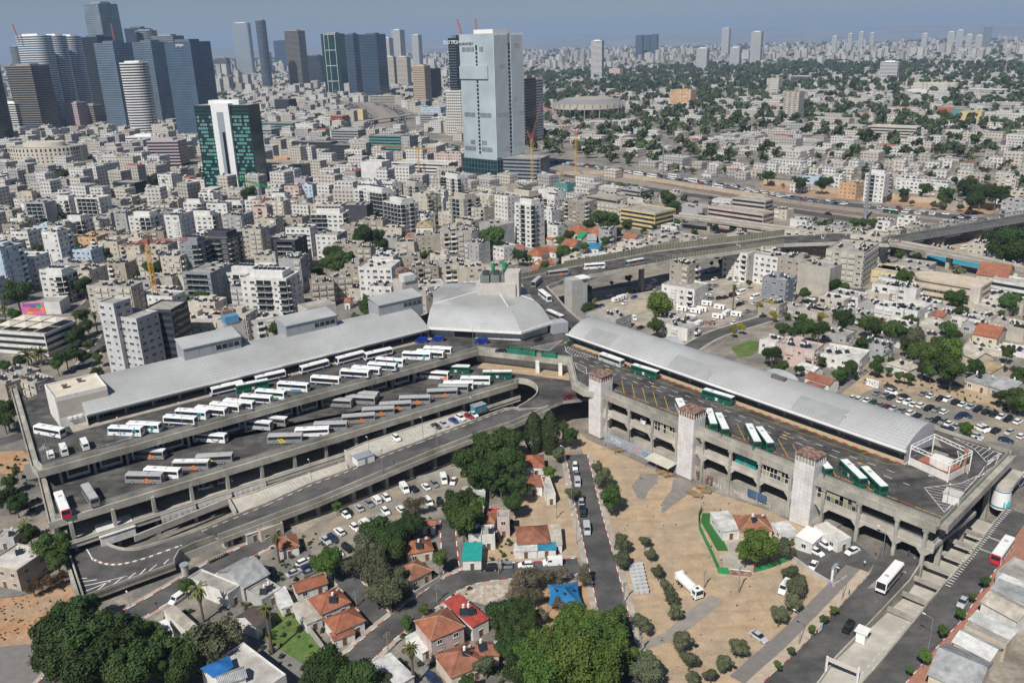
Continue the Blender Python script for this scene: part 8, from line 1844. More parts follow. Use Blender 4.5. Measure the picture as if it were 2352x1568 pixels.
TB=thing('truss_bridge',(*V2(P(2200,525,8)),0),0,'steel truss road bridge crossing the railway','bridge')
tp=[V2(P(*q,9))for q in[(2020,555),(2310,507),(2420,488)]]
mb=MB();mb.wall(tp,7.6,8.6,15);mb.build('deck',[ASPH],TB)
for off in(7.8,-7.8):
 e=offs(tp,off);mb=MB();mb.wall(e,8.4,9.0,.5);mb.wall(e,11.4,11.8,.4)
 pts=pathpts(e,3.6)
 for(a,d,i,t),(b,d2,i2,t2)in zip(pts,pts[1:]):mb.tube((a.x,a.y,8.8),(b.x,b.y,11.6),.17,.17,4);mb.tube((b.x,b.y,8.8),(b.x,b.y,11.6),.15,.15,4)
 mb.build('truss',mat('bridge_steel',(.20,.20,.19),.6,var=.1),TB)
pm2=MB();pm2.bx(-1,1,-6,6,-1,7.6)
for t in(.12,.42,.72,1.0):
 q=tp[0].lerp(tp[1],t);o=pm2.build('pier',CONC,TB,local=True);o.matrix_basis=Matrix.Translation((q.x-TB.location.x,q.y-TB.location.y,0))@Matrix.Rotation(R(50),4,'Z')
OP=thing('overpass',(*V2(P(880,272,6)),0),0,'thin grey overpass across the motorway bend','bridge');a=[V2(P(*q,7))for q in((826,280),(900,270),(945,263))]
mb=MB();mb.wall(a,6,7.6,12);mb.build('deck',CONC,OP)
mb=MB()
for t in(.3,.6):q=a[0].lerp(a[2],t);mb.box(q.x,q.y,-1,2,8,7,R(60));
mb.build('pier',CONC,OP)
SG=P(708,236,12);sg=thing('billboard',(SG.x,SG.y,0),R(-5),'blue billboard beside the far motorway','billboard');mb=MB();mb.bx(-7,7,-.3,.3,8,18);mb.build('panel',BLUE,sg,local=True);mb=MB();mb.tube((0,0,0),(0,0,8),.5,.5,6);mb.build('post',STEEL,sg,local=True)
# THE REST OF THE CITY
def seg_d(p,pl):
 best=1e9
 for i in range(len(pl)-1):
  a=Vector(pl[i][:2]);b=Vector(pl[i+1][:2]);d=b-a;t=max(0,min(1,(p-a).dot(d)/max(1e-6,d.length_squared)));best=min(best,(a+d*t-p).length)
 return best
def inpoly(p,poly):
 c=False;n=len(poly)
 for i in range(n):
  a,b=poly[i],poly[(i+1)%n]
  if(a[1]>p.y)!=(b[1]>p.y)and p.x<(b[0]-a[0])*(p.y-a[1])/(b[1]-a[1])+a[0]:c=not c
 return c
LINES=[(H1[::3],24),(H2[::3],20),(H3[::3],26),(H4[::3],24),(rl_[::3],18),(nw,9),(vp[::3],12),(tp,16),(FLR[3:],16),(FLL,16)]
POLY=[[V2(PG(*q))for q in pl]for pl in(TL(23,560,1010,1150,900,2000,830,2400,830,2400,1260,1900,1490,560,1420),TL(34,560,420,950,250,2420,600,2420,1150,600,640),TL(24,1350,690,2050,600,2000,800,1400,780),TL(24,240,1030,540,1120,440,1190,240,1130),TL(24,1380,950,1520,930,1480,1230,1380,1210),TL(23,1830,1480,2352,1310,2352,1400,1900,1568),TL(33,1650,-60,2350,-60,2350,170,1900,170),TL(22,560,560,1250,540,1250,760,780,960,540,980),TL(11,1380,1480,2000,1480,2000,1568,1380,1568),TL(21,-100,1270,900,1270,900,1400,-100,1400),TL(21,1000,1290,1350,1290,1350,1568,1000,1568))]+[deck,low]
GRID={}
for x,y,r in FOOT:GRID.setdefault((int(x//60),int(y//60)),[]).append((x,y,r))
def free(x,y,r):
 gx,gy=int(x//60),int(y//60)
 for i in(-2,-1,0,1,2):
  for j in(-2,-1,0,1,2):
   for a,b,q in GRID.get((gx+i,gy+j),()):
    if(a-x)**2+(b-y)**2<(q+r)**2:return False
 p=Vector((x,y))
 if any(seg_d(p,pl)<w+r*.6 for pl,w in LINES if abs(pl[0][1]-y)<2500):return False
 return not any(inpoly(p,q)for q in POLY)
def take(x,y,r):GRID.setdefault((int(x//60),int(y//60)),[]).append((x,y,r))
rf=random.Random(41)
MBK=MB();MBC=[];TRE=MB();TRC=[]
PALE=[tuple(c*.88 for c in q)for q in[(.60,.58,.54),(.64,.63,.61),(.52,.48,.42),(.56,.51,.44),(.46,.43,.39),(.66,.65,.63),(.42,.41,.40),(.62,.58,.51)]]
def fbox(x,y,w,d,rot,h,col,roof=None):
 M4=Matrix.Translation((x,y,0))@Matrix.Rotation(rot,4,'Z');MBK.bx(-w/2,w/2,-d/2,d/2,-1,h,0,M4,bot=False);g_=rf.uniform(.6,1.05);rc_=roof or(.50*g_,.485*g_,.455*g_);MBC.extend([rc_]+[col]*4)
 if h<40 and rf.random()<.8:
  for _ in range(2):ox,oy,s_=rf.uniform(-.35,.35)*w,rf.uniform(-.35,.35)*d,rf.uniform(1.2,3.2);MBK.bx(ox-s_/2,ox+s_/2,oy-s_/2,oy+s_/2,h,h+rf.uniform(.8,2.6),0,M4,bot=False);q=rf.choice(PALE);MBC.extend([q]*5)
LOWC=[crown_mesh(60+i,6,70,.30,.8)for i in range(4)]
LV=[[v.co.copy()for v in m.vertices]for m in LOWC];LF=[[tuple(p.vertices)for p in m.polygons]for m in LOWC]
def ftree(x,y,r):
 k=rf.randrange(4);b=len(TRE.v);a=rf.uniform(0,6.28);ca,sa=math.cos(a)*r,math.sin(a)*r;zc=r*1.1;g=rf.uniform(.7,1.3);col=rf.choice(((.05,.075,.03),(.065,.09,.035),(.06,.085,.04),(.08,.095,.05)));col=tuple(c*g for c in col)  # crown greens lightened, so some haze is put into the colour
 TRE.v.extend((x+c.x*ca-c.y*sa,y+c.x*sa+c.y*ca,zc+c.z*r)for c in LV[k])
 for f in LF[k]:TRE.f.append(tuple(b+i for i in f));TRE.m.append(0);TRC.append(col)
made=0;cand=[]
yy=300.0
while yy<900:
 xx=-460.0
 while xx<640:
  cand.append((xx+rf.uniform(-6,6),yy+rf.uniform(-6,6)));xx+=19
 yy+=19
for x,y in cand:
 u,v=px((x,y,5));nearhw=min(seg_d(Vector((x,y)),H2[::4]),seg_d(Vector((x,y)),H1[::4]))if 560<y else 999
 if not(-60<u<2420)or(y<395 and x<95):continue
 east=x>60 and seg_d(Vector((x,y)),nw)<900 and y>-1.35*x+1080
 s_=rf.random()
 if x>110 or east:
  st=rf.choice((1,2,2,2,3));w,d=rf.uniform(9,14),rf.uniform(8,11);style='low'
  if rf.random()<(.30 if not east else .42):
   if free(x,y,3.2):take(x,y,3.5);ftree(x,y,rf.uniform(2.4,4.4))
   continue
 else:
  st=rf.choice((3,3,4,4,4,5,6))if y<720 else rf.choice((3,4,5,6,7));w,d=rf.uniform(12,18),rf.uniform(10,13);style=rf.choice(('old','old','shut','shut','new','punch'))
  if nearhw<170 and x>-60:st=rf.choice((1,2,2,3));style=rf.choice(('low','band'));w*=1.3
  if rf.random()<(.2 if y<700 else .12)and free(x,y,3):take(x,y,3.5);ftree(x,y,rf.uniform(2.4,4.4));continue
  if int((x+y*.21)/21)%5==0:
   if rf.random()<.3 and free(x,y,2):take(x,y,2);ftree(x,y,rf.uniform(1.8,3.2))
   continue
 r=math.hypot(w,d)/2*.84
 if not free(x,y,r):
  if rf.random()<.30 and free(x,y,2.0):take(x,y,2.0);ftree(x,y,rf.uniform(1.6,2.8))
  continue
 take(x,y,r);rot=rot_at(x,y)+rf.uniform(-.08,.08)
 if made<150:
  made+=1;block(x,y,w,d,rot,st,rf.choice('wwcebbegce' if style in('old','shut','low')else 'wwwwsgc'),style,y<600,heaters=None if y<640 else 4,z0=zg(x,y))
 else:fbox(x,y,w,d,rot,st*3.2+.5,rf.choice(PALE),(.34,.12,.07)if rf.random()<.12 else None)
D=560.0
while D<11000:
 step=19+D*.0042;n=int(1.36*D/step)
 for i in range(n):
  az=-.68+1.36*(i+rf.random())/n;x,y=D*math.sin(az)+rf.uniform(-5,5),D*math.cos(az)+rf.uniform(-5,5)
  if y<640:continue
  suburb=az>-.02 and y>-1.35*x+1080 and D<3800;park=az>.13 and 2300<D<4300
  pt=.56 if suburb else(.10 if D<1600 else .16)
  bl=math.sin(x*.0105+1.8*math.sin(y*.0065))*math.sin(y*.0125+1.4*math.sin(x*.0072));pt=min(.95,max(.04,pt+.5*bl))if suburb else pt
  nearhw=min(seg_d(Vector((x,y)),H2[::4]),seg_d(Vector((x,y)),H1[::4]))if y<1150 and x>-80 else 999
  if park:pt=.62+.25*math.sin(x*.004)*math.sin(y*.003)
  if rf.random()<pt:
   r=rf.uniform(3,6.5)*(1+D/3000)
   if D>2500 or free(x,y,r*.7):ftree(x,y,r)
   continue
  w,d=rf.uniform(11,20)*(1+D/9000),rf.uniform(9,15)*(1+D/9000)
  if D<2600 and not free(x,y,math.hypot(w,d)/2*.8):continue
  h=rf.uniform(5,10)if suburb or nearhw<190 else(rf.uniform(8,22)if D<3500 else rf.uniform(9,26))
  if suburb and rf.random()<.12:w*=2.4;h=rf.uniform(9,13)
  if not suburb and rf.random()<(.03 if az<.1 else .06)and D>2400:h=rf.uniform(26,56);w,d=rf.uniform(16,24),rf.uniform(16,22)
  if D>4200 and rf.random()<.05:h=rf.uniform(30,70)
  fbox(x,y,w,d,(R(-46)if az>0 else R(-20))+rf.uniform(-.12,.12),h,rf.choice(PALE),(.34,.12,.07)if rf.random()<(.12 if suburb else .03)else None)
 D+=step*1.05
tag(MBK.build('distant_city',bandmat('far_wall',(.5,.5,.5),(.11,.11,.11),3.6,3.2,.45,.42,attr=True,gr=.4),cols=MBC),'endless pale low-rise city fading towards the hills','city',kind='stuff')
tag(TRE.build('distant_trees',mat('far_leaf',(.06,.08,.03),.85,var=.15,scale=.2,attr=True,spec=.1),cols=TRC),'dark tree crowns scattered through the distant suburbs','trees',kind='stuff')
mb=MB();rows=[]
for j,(yy,hh)in enumerate(((19000,0),(21500,130),(24000,260),(26500,330),(29500,420),(33000,200))):
 row=[]
 for i in range(121):
  x=-22000+44000*i/120;n_=math.sin(i*.31+j*1.7)*.25+math.sin(i*.13+j)*.3+math.sin(i*.83+j*2.1)*.12;row.append((x,yy+600*math.sin(i*.4+j),max(0,hh*(.85+.35*n_)*(.8+.2*(x/22000)))-(2 if hh==0 else 0)))
 rows.append(row)
for a,b in zip(rows,rows[1:]):
 for i in range(120):mb.face([a[i],a[i+1],b[i+1],b[i]])
tag(mb.build('hills',mat('hill_earth',(.16,.15,.11),.95,var=.3,scale=.0012,col2=(.30,.27,.21),scale2=.0009),smooth=True),kind='structure')
hz=MB();hz.bx(-37000,37000,-1900,35500,-12,640);ho=hz.build('haze',None)if 0 else None
me=bpy.data.meshes.new('haze');me.from_pydata(hz.v,[],hz.f);ho=bpy.data.objects.new('haze',me);COL.objects.link(ho);ho['kind']='stuff';tag(ho,'pale blue summer haze over the whole city','haze')
hm_=bpy.data.materials.new('haze');hm_.use_nodes=True;n=hm_.node_tree.nodes;n.remove(n['Principled BSDF']);pv=n.new('ShaderNodeVolumePrincipled');pv.inputs['Color'].default_value=(.52,.70,1.0,1);pv.inputs['Density'].default_value=7.0e-5;pv.inputs['Anisotropy'].default_value=0.0
hm_.node_tree.links.new(pv.outputs[0],n['Material Output'].inputs['Volume']);me.materials.append(hm_)
WD=TRE=MB();TRC=[];ru=random.Random(8)
for pl,n,r0_,r1_ in((TL(41,900,1000,2352,300,2352,1568,1300,1568),90,.3,.9),(TL(42,0,200,700,200,1200,900,1100,1300,500,1500,0,1500),110,.3,.9),(TL(42,1250,60,2352,60,2352,560,1700,900,2352,1568,1400,1568,1250,900),130,.3,.9),(TL(33,650,850,2200,1480,2000,1568,900,1568),25,.12,.35),(TL(43,900,0,1700,0,2352,900,2352,1568,1100,1568),40,.1,.3),(TL(34,700,300,1000,250,2352,600,2352,700,1000,400),90,.2,.7),(TL(31,0,1000,400,1100,480,1568,0,1568),50,.3,.9),(TL(41,0,800,640,640,480,960,0,1200),60,.1,.35)):
 po=[PG(*q)for q in pl];x0,x1=min(p.x for p in po),max(p.x for p in po);y0,y1=min(p.y for p in po),max(p.y for p in po);k=0
 for _ in range(n*8):
  p=Vector((ru.uniform(x0,x1),ru.uniform(y0,y1)))
  if k>=n:break
  if not inpoly(p,po)or any(seg_d(p,s_)<4.4 for s_ in STREETS)or any((a-p.x)**2+(b-p.y)**2<(q*.8)**2 for a,b,q in FOOT):continue
  k+=1;b0=len(WD.v);r=ru.uniform(r0_,r1_);ftree(p.x,p.y,r);z=zg(p.x,p.y)-r*.6
  for i in range(b0,len(WD.v)):v_=WD.v[i];WD.v[i]=(v_[0],v_[1],v_[2]+z)
tag(WD.build('undergrowth',mat('weed_leaf',(.1,.1,.05),.9,var=.2,scale=1,attr=True,spec=.1),cols=TRC),'low weeds and garden shrubs round the houses and sandy lots','shrubs',kind='stuff')
# SMALL THINGS
def lamp(p,h,where,arm=1.6,ang=0.0):
 t=thing('street_lamp',p,ang,'slim grey lamp post '+where,'lamp post','lamp posts '+where);mb=MB();mb.tube((0,0,-.2),(0,0,h),.10,.06,6);mb.build('post',STEEL,t,local=True)
 mb=MB();mb.tube((0,0,h),(arm,0,h+.25),.05,.04,5);mb.build('arm',STEEL,t,local=True);mb=MB();mb.bx(arm-.1,arm+.6,-.15,.15,h+.15,h+.28);mb.build('lamp_head',WHT,t,local=True)
 return t
for rc,x,y in((31,465,1110),(31,1125,945),(31,1685,800),(31,2200,665),(32,335,530),(32,790,405),(32,1205,285),(32,1615,185),(32,1998,65)):lamp(P(*T(rc,x,y),Z1),8.5,'on the parapet of the upper bus deck',.7,RA_+1.5)
for rc,x,y in((34,1995,1215),(34,1790,1450),(34,1630,1560),(34,690,890)):lamp(P(*T(rc,x,y),Z1),7,'at the edge of the east bus deck',.8,1)
for rc,x,y in((32,1045,1085),(32,515,1300),(32,1165,1205),(32,1670,995),(32,1537,900),(32,1993,715)):lamp(rz(*T(rc,x,y)),7.5,'along the ramp',.8,RA_+1.5)
for rc,x,y in((44,285,1215),(44,680,810),(44,1470,1260),(44,1050,410),(41,1235,1020),(23,590,1330),(23,360,1210),(43,595,290),(33,490,1190),(33,545,1560),(23,1430,1360)):lamp(PG(*T(rc,x,y)),8,'beside the street',1.8,2.2)
def pole(rc,bx,by,tx,ty,lab):
 b=PG(*T(rc,bx,by));d=ray(*T(rc,tx,ty));k=math.hypot(b.x,b.y)/math.hypot(d.x,d.y);h=min(12,max(5,CAMH+d.z*k-b.z));t=thing('utility_pole',b,R(40),lab,'pole','utility poles')
 mb=MB();mb.tube((0,0,-.3),(0,0,h),.15,.10,6);mb.build('post',mat('pole_wood',(.26,.23,.20),.9,var=.2),t,local=True)
 for k in range(2):mb=MB();mb.bx(-.9,.9,-.06,.06,h-.5-.6*k,h-.38-.6*k);mb.build('cross_arm',STEEL,t,local=True)
for a in((42,1215,1290,1180,1100),(42,730,650,715,490),(42,925,870,910,740),(42,1665,830,1660,670),(42,1692,600,1690,500),(42,2230,570,2225,450)):pole(*a,'grey utility pole on the curved street near the red roofs')
for a in((43,1030,830,1045,640),(43,410,55,412,-60),(43,1765,697,1772,535),(43,1185,1290,1195,1185),(43,2080,740,2140,500)):pole(*a,'wooden utility pole on the sandy ground')
def mono(b,t_,lab,r=.9):
 p=P(*b,0);h=zfor(p,t_);o=thing('power_pylon',(p.x,p.y,0),R(-40),lab,'pylon');mb=MB();mb.tube((0,0,-1),(0,0,h),r,r*.45,10);mb.build('mast',STEEL,o,local=True)
 for z in(.72,.80,.88):mb=MB();mb.tube((-4,0,h*z),(4,0,h*z+.4),.18,.18,5);mb.build('arm',STEEL,o,local=True)
mono((1986,507),372,'tall grey steel power pylon beside the railway',1.3);mono((1522,398),326,'slim grey steel power pylon beside the motorway',.8);mono((2346,392),325,'white steel mast at the suburb edge',1.0)
def lattice(mb,a,b,s,n,r=.09,m=0):
 a,b=Vector(a),Vector(b);d=(b-a).normalized();e=d.orthogonal().normalized()*s;g=d.cross(e.normalized())*s;cs=[e+g,e-g,-e-g,-e+g]
 for c in cs:mb.tube(a+c,b+c,r,r,4,m,False)
 for k in range(n):
  p,q=a.lerp(b,k/n),a.lerp(b,(k+1)/n)
  for i in range(4):mb.tube(p+cs[i],q+cs[(i+1)%4],r*.7,r*.7,4,m,False)
CY=mat('crane_yellow',(.60,.33,.04),.6,var=.1);CR=mat('crane_red',(.38,.12,.09),.6,var=.1);CG=mat('crane_green',(.08,.38,.14),.6,var=.1)
def crane(lab,base,vt,jibs,mm,jm,zb=0.0,s=.8,r=.12):
 p=P(*base,zb);h=zfor(p,vt);t=thing('tower_crane',(p.x,p.y,zb),0,lab,'crane');mb=MB();lattice(mb,(p.x,p.y,zb-1),(p.x,p.y,h),s,int((h-zb)/2.2),r);mb.build('mast',mm,t)
 for(u,v)in jibs:
  d=ray(u,v);k=math.hypot(p.x,p.y)/math.hypot(d.x,d.y);q=Vector((d.x*k,d.y*k,CAMH+d.z*k));mb=MB();lattice(mb,(p.x,p.y,h),q,s*.7,max(4,int((q-Vector((p.x,p.y,h))).length/2.5)),r*.85);mb.build('jib',jm,t)
 mb=MB();mb.bx(p.x-1.2,p.x+1.2,p.y-1.2,p.y+1.2,h-1.5,h+1.2);mb.build('cab',jm,t)
 mb=MB();mb.tube((p.x,p.y,h),(p.x,p.y,h+5),.25,.1,4);mb.build('apex',jm,t)
crane('yellow mast tower crane with red and white jib over old blocks',T(21,1420,1095),555,[(277,565),(432,549)],CY,CR,12,.9,.16)
crane('orange mast crane with luffing jib beside the pale skyscraper',(1223,420),322,[(1243,236),(1210,300)],CY,CR,0,.9,.13);crane('orange mast crane with two raised jibs near the motorway',(1323,417),308,[(1246,240),(1341,279)],CY,CR,0,.9,.13)
crane('yellow flat crane before the teal office',(963,402),342,[(858,334),(998,342)],CY,CY,0,.9,.15);crane('grey crane with green jib below the green tower',(605,516),424,[(543,408),(621,432)],STEEL,CG,0,.9,.18)
for l_,u0_,v0_,u1_,v1_,z_ in(('red crane leaning over the black topped tower',1064,80,1050,45,0),('red crane standing on the pale skyscraper roof',1095,78,1092,43,0),('red crane above the wavy towers',42,84,28,56,0),('red crane behind the sheared tower',262,92,255,55,0)):
 a=at_dist(u0_,1000 if u0_>1000 else 1740);k=math.hypot(a.x,a.y);q=[]
 for(u,v)in((u0_,v0_),(u1_,v1_)):d=ray(u,v);j=k/math.hypot(d.x,d.y);q.append(Vector((d.x*j,d.y*j,CAMH+d.z*j)))
 t=thing('roof_crane',(q[0].x,q[0].y,q[0].z),0,l_,'crane');mb=MB();lattice(mb,(0,0,-8),q[1]-q[0],.7,8,.25);mb.build('jib',CR,t,local=True)
a=PG(*T(43,1700,790));b=PG(*T(43,1545,640));d=a-b;tr=thing('refuse_truck',((a+b)/2),math.atan2(d.y,d.x),'white refuse truck parked on the sandy lot','truck')
mb=MB();mb.bx(2.6,4.6,-1.2,1.2,.6,2.9);mb.face([(4.6,-1.2,.6),(4.75,-1.1,.7),(4.7,-1.05,2.6),(4.6,-1.2,2.9)]);mb.build('cab',BW,tr,local=True);mb=MB();mb.bx(4.6,4.64,-1.05,1.05,1.6,2.7);mb.bx(3.2,4.4,-1.22,1.22,1.7,2.6);mb.build('windscreen',GLASS,tr,local=True)
mb=MB();n=10;sec=[(1.25*math.cos(R(-20)+R(220)*k/n),1.75+1.35*math.sin(R(-20)+R(220)*k/n))for k in range(n+1)]
for i in range(n):mb.face([(2.4,*sec[i]),(2.4,*sec[i+1]),(-3.6,*sec[i+1]),(-3.6,*sec[i])][::-1])
mb.face([(2.4,*q)for q in sec]);mb.face([(-3.6,*q)for q in sec][::-1]);mb.bx(-4.6,-3.6,-1.1,1.1,.9,2.7);mb.bx(-4.4,4.4,-.5,.5,.6,1.0);mb.build('tank',BW,tr,local=True)
for x in(-3.2,-1.9,3.5):
 for s in(1,-1):inst(WHEEL,'wheel',tr,Matrix.Translation((x,s*1.05,.48)))
mb=MB();mb.bx(3.2,3.9,-.4,.4,2.9,3.0);mb.build('roof_hatch',GLASS,tr,local=True)
pm3=MB()
for k in range(4):pm3.bx(-.62,.62,-.5,.5,.15+.24*k,.36+.24*k,0)
pm3.bx(-.66,.66,-.54,.54,0,.14,1);PLT=mk2(pm3,[mat('paver_grey',(.46,.47,.46),.85,var=.12),MATS['pole_wood']if 'pole_wood' in MATS else RUST]);c0=PG(*T(43,1090,510));ex=(PG(*T(43,1180,500))-c0)/2;ey=(PG(*T(43,1140,750))-c0)/7
for i in range(3):
 for j in range(8):
  p=c0+ex*i+ey*j;o=bpy.data.objects.new('paver_pallet',PLT);COL.objects.link(o);o.location=(p.x,p.y,zg(p.x,p.y)+.05);o.rotation_euler=(0,0,R(-8)+rj.uniform(-.08,.08));tag(o,'pallet of grey concrete pavers stacked beside the straight street','pallet','paver pallets')
cm_=MB();cm_.bx(-1.5,1.5,-.8,.8,.55,.75);cm_.bx(-1.5,1.5,-.85,-.8,.7,1.05);cm_.bx(-1.5,1.5,.8,.85,.7,1.05);cm_.bx(1.5,2.6,-.05,.05,.55,.65)
BED=mk2(cm_,[mat('cart_wood',(.27,.19,.10),.9,var=.25)])
for k,(x,y,a)in enumerate(((978,1012,.2),(1645,1400,2.6),(1735,1350,2.7),(1785,1390,2.6),(1705,1430,2.7),(1385,1215,.3),(1432,1240,.3))):
 p=PG(*T(33,x,y));t=thing('cart',p,a,'wooden flat cart %s'%('alone by the graffiti wall' if k==0 else 'in the group by the rusty ducts' if k<5 else 'under the lean-to roof'),'cart','wooden carts');inst(BED,'bed',t,Matrix.Identity(4))
 for wx in(-1,1):
  for wy in(-.7,.7):inst(CWH,'wheel',t,Matrix.Translation((wx,wy,.33)))
wm_=MB();wm_.prism([(-3,-1.2),(3,-1.2),(3,1.2),(-3,1.2)],0,1.9,0,top=False);wm_.bx(-2.9,2.9,-1.1,1.1,1.3,1.4,1)
for k in range(6):wm_.bx(-2.6+1.0*k,-2.45+1.0*k,-1.28,1.28,.1,1.9,0)
WST=mk2(wm_,[mat('container_green',(.02,.17,.10),.6,var=.2),RUST])
for k,(x,y)in enumerate(((695,492),(805,507),(968,527))):
 p=P(*r3(x,y),Z1+.8);o=bpy.data.objects.new('waste_container',WST);COL.objects.link(o);o.location=(p.x,p.y,Z1);o.rotation_euler=(0,0,math.atan2(dm.y,dm.x));tag(o,'%s of three green waste containers counted from the black SUV'%ORD[k],'container','waste containers')
cv=MB();cv.bx(-2.6,2.6,-1.1,1.1,.55,2.5,0);cv.bx(-2.7,2.7,-1.05,1.05,2.5,2.6,0);cv.bx(-1.8,-.4,-1.13,-1.1,1.4,2.0,1);cv.bx(.9,1.6,-1.13,-1.1,.7,2.2,1);cv.bx(2.6,3.6,-.1,.1,.5,.6,1);CVM=mk2(cv,[BW,GLASS])
for k,(x,y,a)in enumerate(((1790,1240,-.5),(1905,1275,-.5),(1690,1310,-.6),(1745,1295,-.6),(1640,1370,-.6),(1890,1360,-.5),(1970,1330,.8),(2060,1340,-.5),(1705,1430,.8),(960,1205,.6),(1005,1185,.6),(1560,1290,-.5))):
 p=PG(*T(23,x,y));t=thing('caravan',p,a,'white caravan in the lot below the flyover','caravan','caravans in the lot');inst(CVM,'body',t,Matrix.Identity(4))
 for s in(1,-1):inst(CWH,'wheel',t,Matrix.Translation((0,s,.33)))
order_labels('white caravan in',P(*T(23,580,1000),0),'the stair tower')
fe=[PG(*T(43,*q))for q in((1745,-12),(1712,60),(1716,150),(1760,250),(1810,350),(1850,440),(1885,520),(1895,560),(1985,570))];gf=thing('sheet_fence',fe[4],0,'bright green sheet fence curving round the villa garden','fence');fp=resample(fe,2.2);fm0=None
for a,b in zip(fp,fp[1:]):
 mb=MB();mb.wall([a,b],zg(a.x,a.y)-.1,zg(a.x,a.y)+2.0,.06);mb.build('panel',GREENF,gf)
f2=[PG(*T(43,2235,550)),PG(*T(43,2352,520)),PG(*T(44,170,455))];gf2=thing('sheet_fence',f2[1],0,'green sheet fence running from the brown gate to the taxi yard','fence')
fp=resample(f2,2.2)
for a,b in zip(fp,fp[1:]):mb=MB();mb.wall([a,b],zg(a.x,a.y)-.1,zg(a.x,a.y)+1.8,.06);mb.build('panel',GREENF,gf2)
area('turf',TL(43,1745,10,1830,5,1900,170,1990,355,1885,355,1800,200,1735,90),TURF,.07);area('driveway',TL(43,1930,200,2070,180,2200,560,1990,560,1900,400,1985,370),PAVE,.06)
ga_,gb_=PG(*T(43,1990,572)),PG(*T(43,2190,590));gt=thing('gate',ga_,0,'brown slatted sliding gate in a white frame','gate');mb=MB();mb.wall([ga_,gb_],zg(ga_.x,ga_.y)+.1,zg(ga_.x,ga_.y)+1.7,.08);mb.build('panel',RUST,gt);mb=MB();mb.wall([ga_,gb_],zg(ga_.x,ga_.y)+1.7,zg(ga_.x,ga_.y)+1.85,.14);mb.build('frame',WHT,gt)
tw_=[PG(*T(44,*q))for q in((225,455),(420,590),(610,690),(720,600))];tz=zg(tw_[1].x,tw_[1].y);wl_=thing('yard_wall',tw_[1],0,'pale wall with purple graffiti around the taxi yard','wall');mb=MB();mb.wall(tw_,tz-1,tz+1.6,.25);mb.build('wall',CONCL,wl_)
dv=(tw_[2]-tw_[0]).normalized();q=tw_[0].lerp(tw_[2],.62);text('JUICE LOGIK',stand(Matrix.Translation((q.x-tw_[1].x+dv.y*.2,q.y-tw_[1].y-dv.x*.2-.1,.3))@Matrix.Rotation(math.atan2(dv.y,dv.x),4,'Z')),1.7,mat('purple_paint',(.20,.10,.42),.7,var=.1),'graffiti',wl_)
for rc,q,h,lab in((42,(330,900,480,1080,660,1320),1.8,'grey garden wall between lawn and red roofs'),(41,(2000,230,1780,300),1.6,'concrete wall piece behind the scooters'),(42,(1400,700,1460,770,1690,630),1.5,'low wall on the corner below the worn red roof'),(32,(1480,1300,1890,1190),2.2,'graffiti covered wall at the gravel car park'),(41,(1620,480,2080,300),2.4,'concrete wall with purple scrawl below the ramp'),(34,(900,1010,1000,1040),.2,'')):
 if not lab:continue
 pl=[PG(*T(rc,q[i],q[i+1]))for i in range(0,len(q),2)];mb=MB();mb.wall(pl,[zg(p.x,p.y)-.4 for p in pl],[zg(p.x,p.y)+h for p in pl],.22);tag(mb.build('garden_wall',CONCL),lab,'wall')
pa0,pa1=PG(*T(44,528,1475)),PG(*T(44,812,1580));gy=thing('height_gantry',pa0,0,'pale steel height gantry over the sunken ramp entrance','gantry');mb=MB()
for p in(pa0,pa1):mb=MB();mb.box(p.x,p.y,zg(p.x,p.y)-.2,.4,.4,4.6);mb.build('post',BAND['w'],gy)
mb=MB();mb.wall([pa0,pa1],zg(pa0.x,pa0.y)+3.4,zg(pa0.x,pa0.y)+4.3,.4);mb.build('beam',BAND['c'],gy)
kp=PG(*T(44,860,1160));ks=thing('kiosk',kp,R(48),'small white toll kiosk on the edge of the sunken ramp','kiosk');mb=MB();mb.bx(-1.1,1.1,-1,1,-.5,2.3);mb.build('wall',BW,ks,local=True);mb=MB();mb.bx(-1.5,1.5,-1.4,1.4,2.3,2.5);mb.build('roof',WHT,ks,local=True);mb=MB();mb.bx(-.8,.8,-1.03,-.9,1.0,1.9);mb.build('window',GLASS,ks,local=True)
dp=P(*T(34,2130,1500),5);dr=thing('advertising_drum',dp,R(45),'round white advertising drum with teal skyline beside the deck','drum');mb=MB();mb.tube((0,0,-.5),(0,0,5.6),2.3,2.3,24);mb.build('drum',BW,dr,local=True,smooth=False);mb=MB();mb.tube((0,0,4.9),(0,0,5.2),2.34,2.34,24);mb.tube((0,0,0),(0,0,.4),2.34,2.34,24);mb.build('band',mat('drum_blue',(.02,.15,.28),.5),dr,local=True)
for k,(a,h)in enumerate(((4.1,2.0),(4.3,3.2),(4.6,2.4),(4.9,3.6),(5.2,2.2),(3.8,2.8))):mb=MB();x,y=2.33*math.cos(a),2.33*math.sin(a);mb.box(x,y,.4,.35,.1,h*.6,a+1.57);mb.build('skyline_mark',TEAL,dr,local=True)
mb=MB();mb.tube((0,0,5.6),(0,0,6.9),2.45,2.45,24);mb.bx(0,11,-2.2,2.2,5.4,6.6);mb.build('upper_slab',CONCL,dr,local=True)
s0,s1=PG(*T(34,898,405)),PG(*T(34,1012,440));sb_=thing('sign_board',s0,math.atan2((s1-s0).y,(s1-s0).x),'white board with bubble lettering on the sandy bank','board');L_=(s1-s0).length;mb=MB();mb.bx(0,L_,-.06,.06,.3,3.2);mb.build('panel',BW,sb_,local=True);text('SYNDU',stand(Matrix.Translation((L_/2,-.08,1.0))),2.4,STEEL,'lettering',sb_)
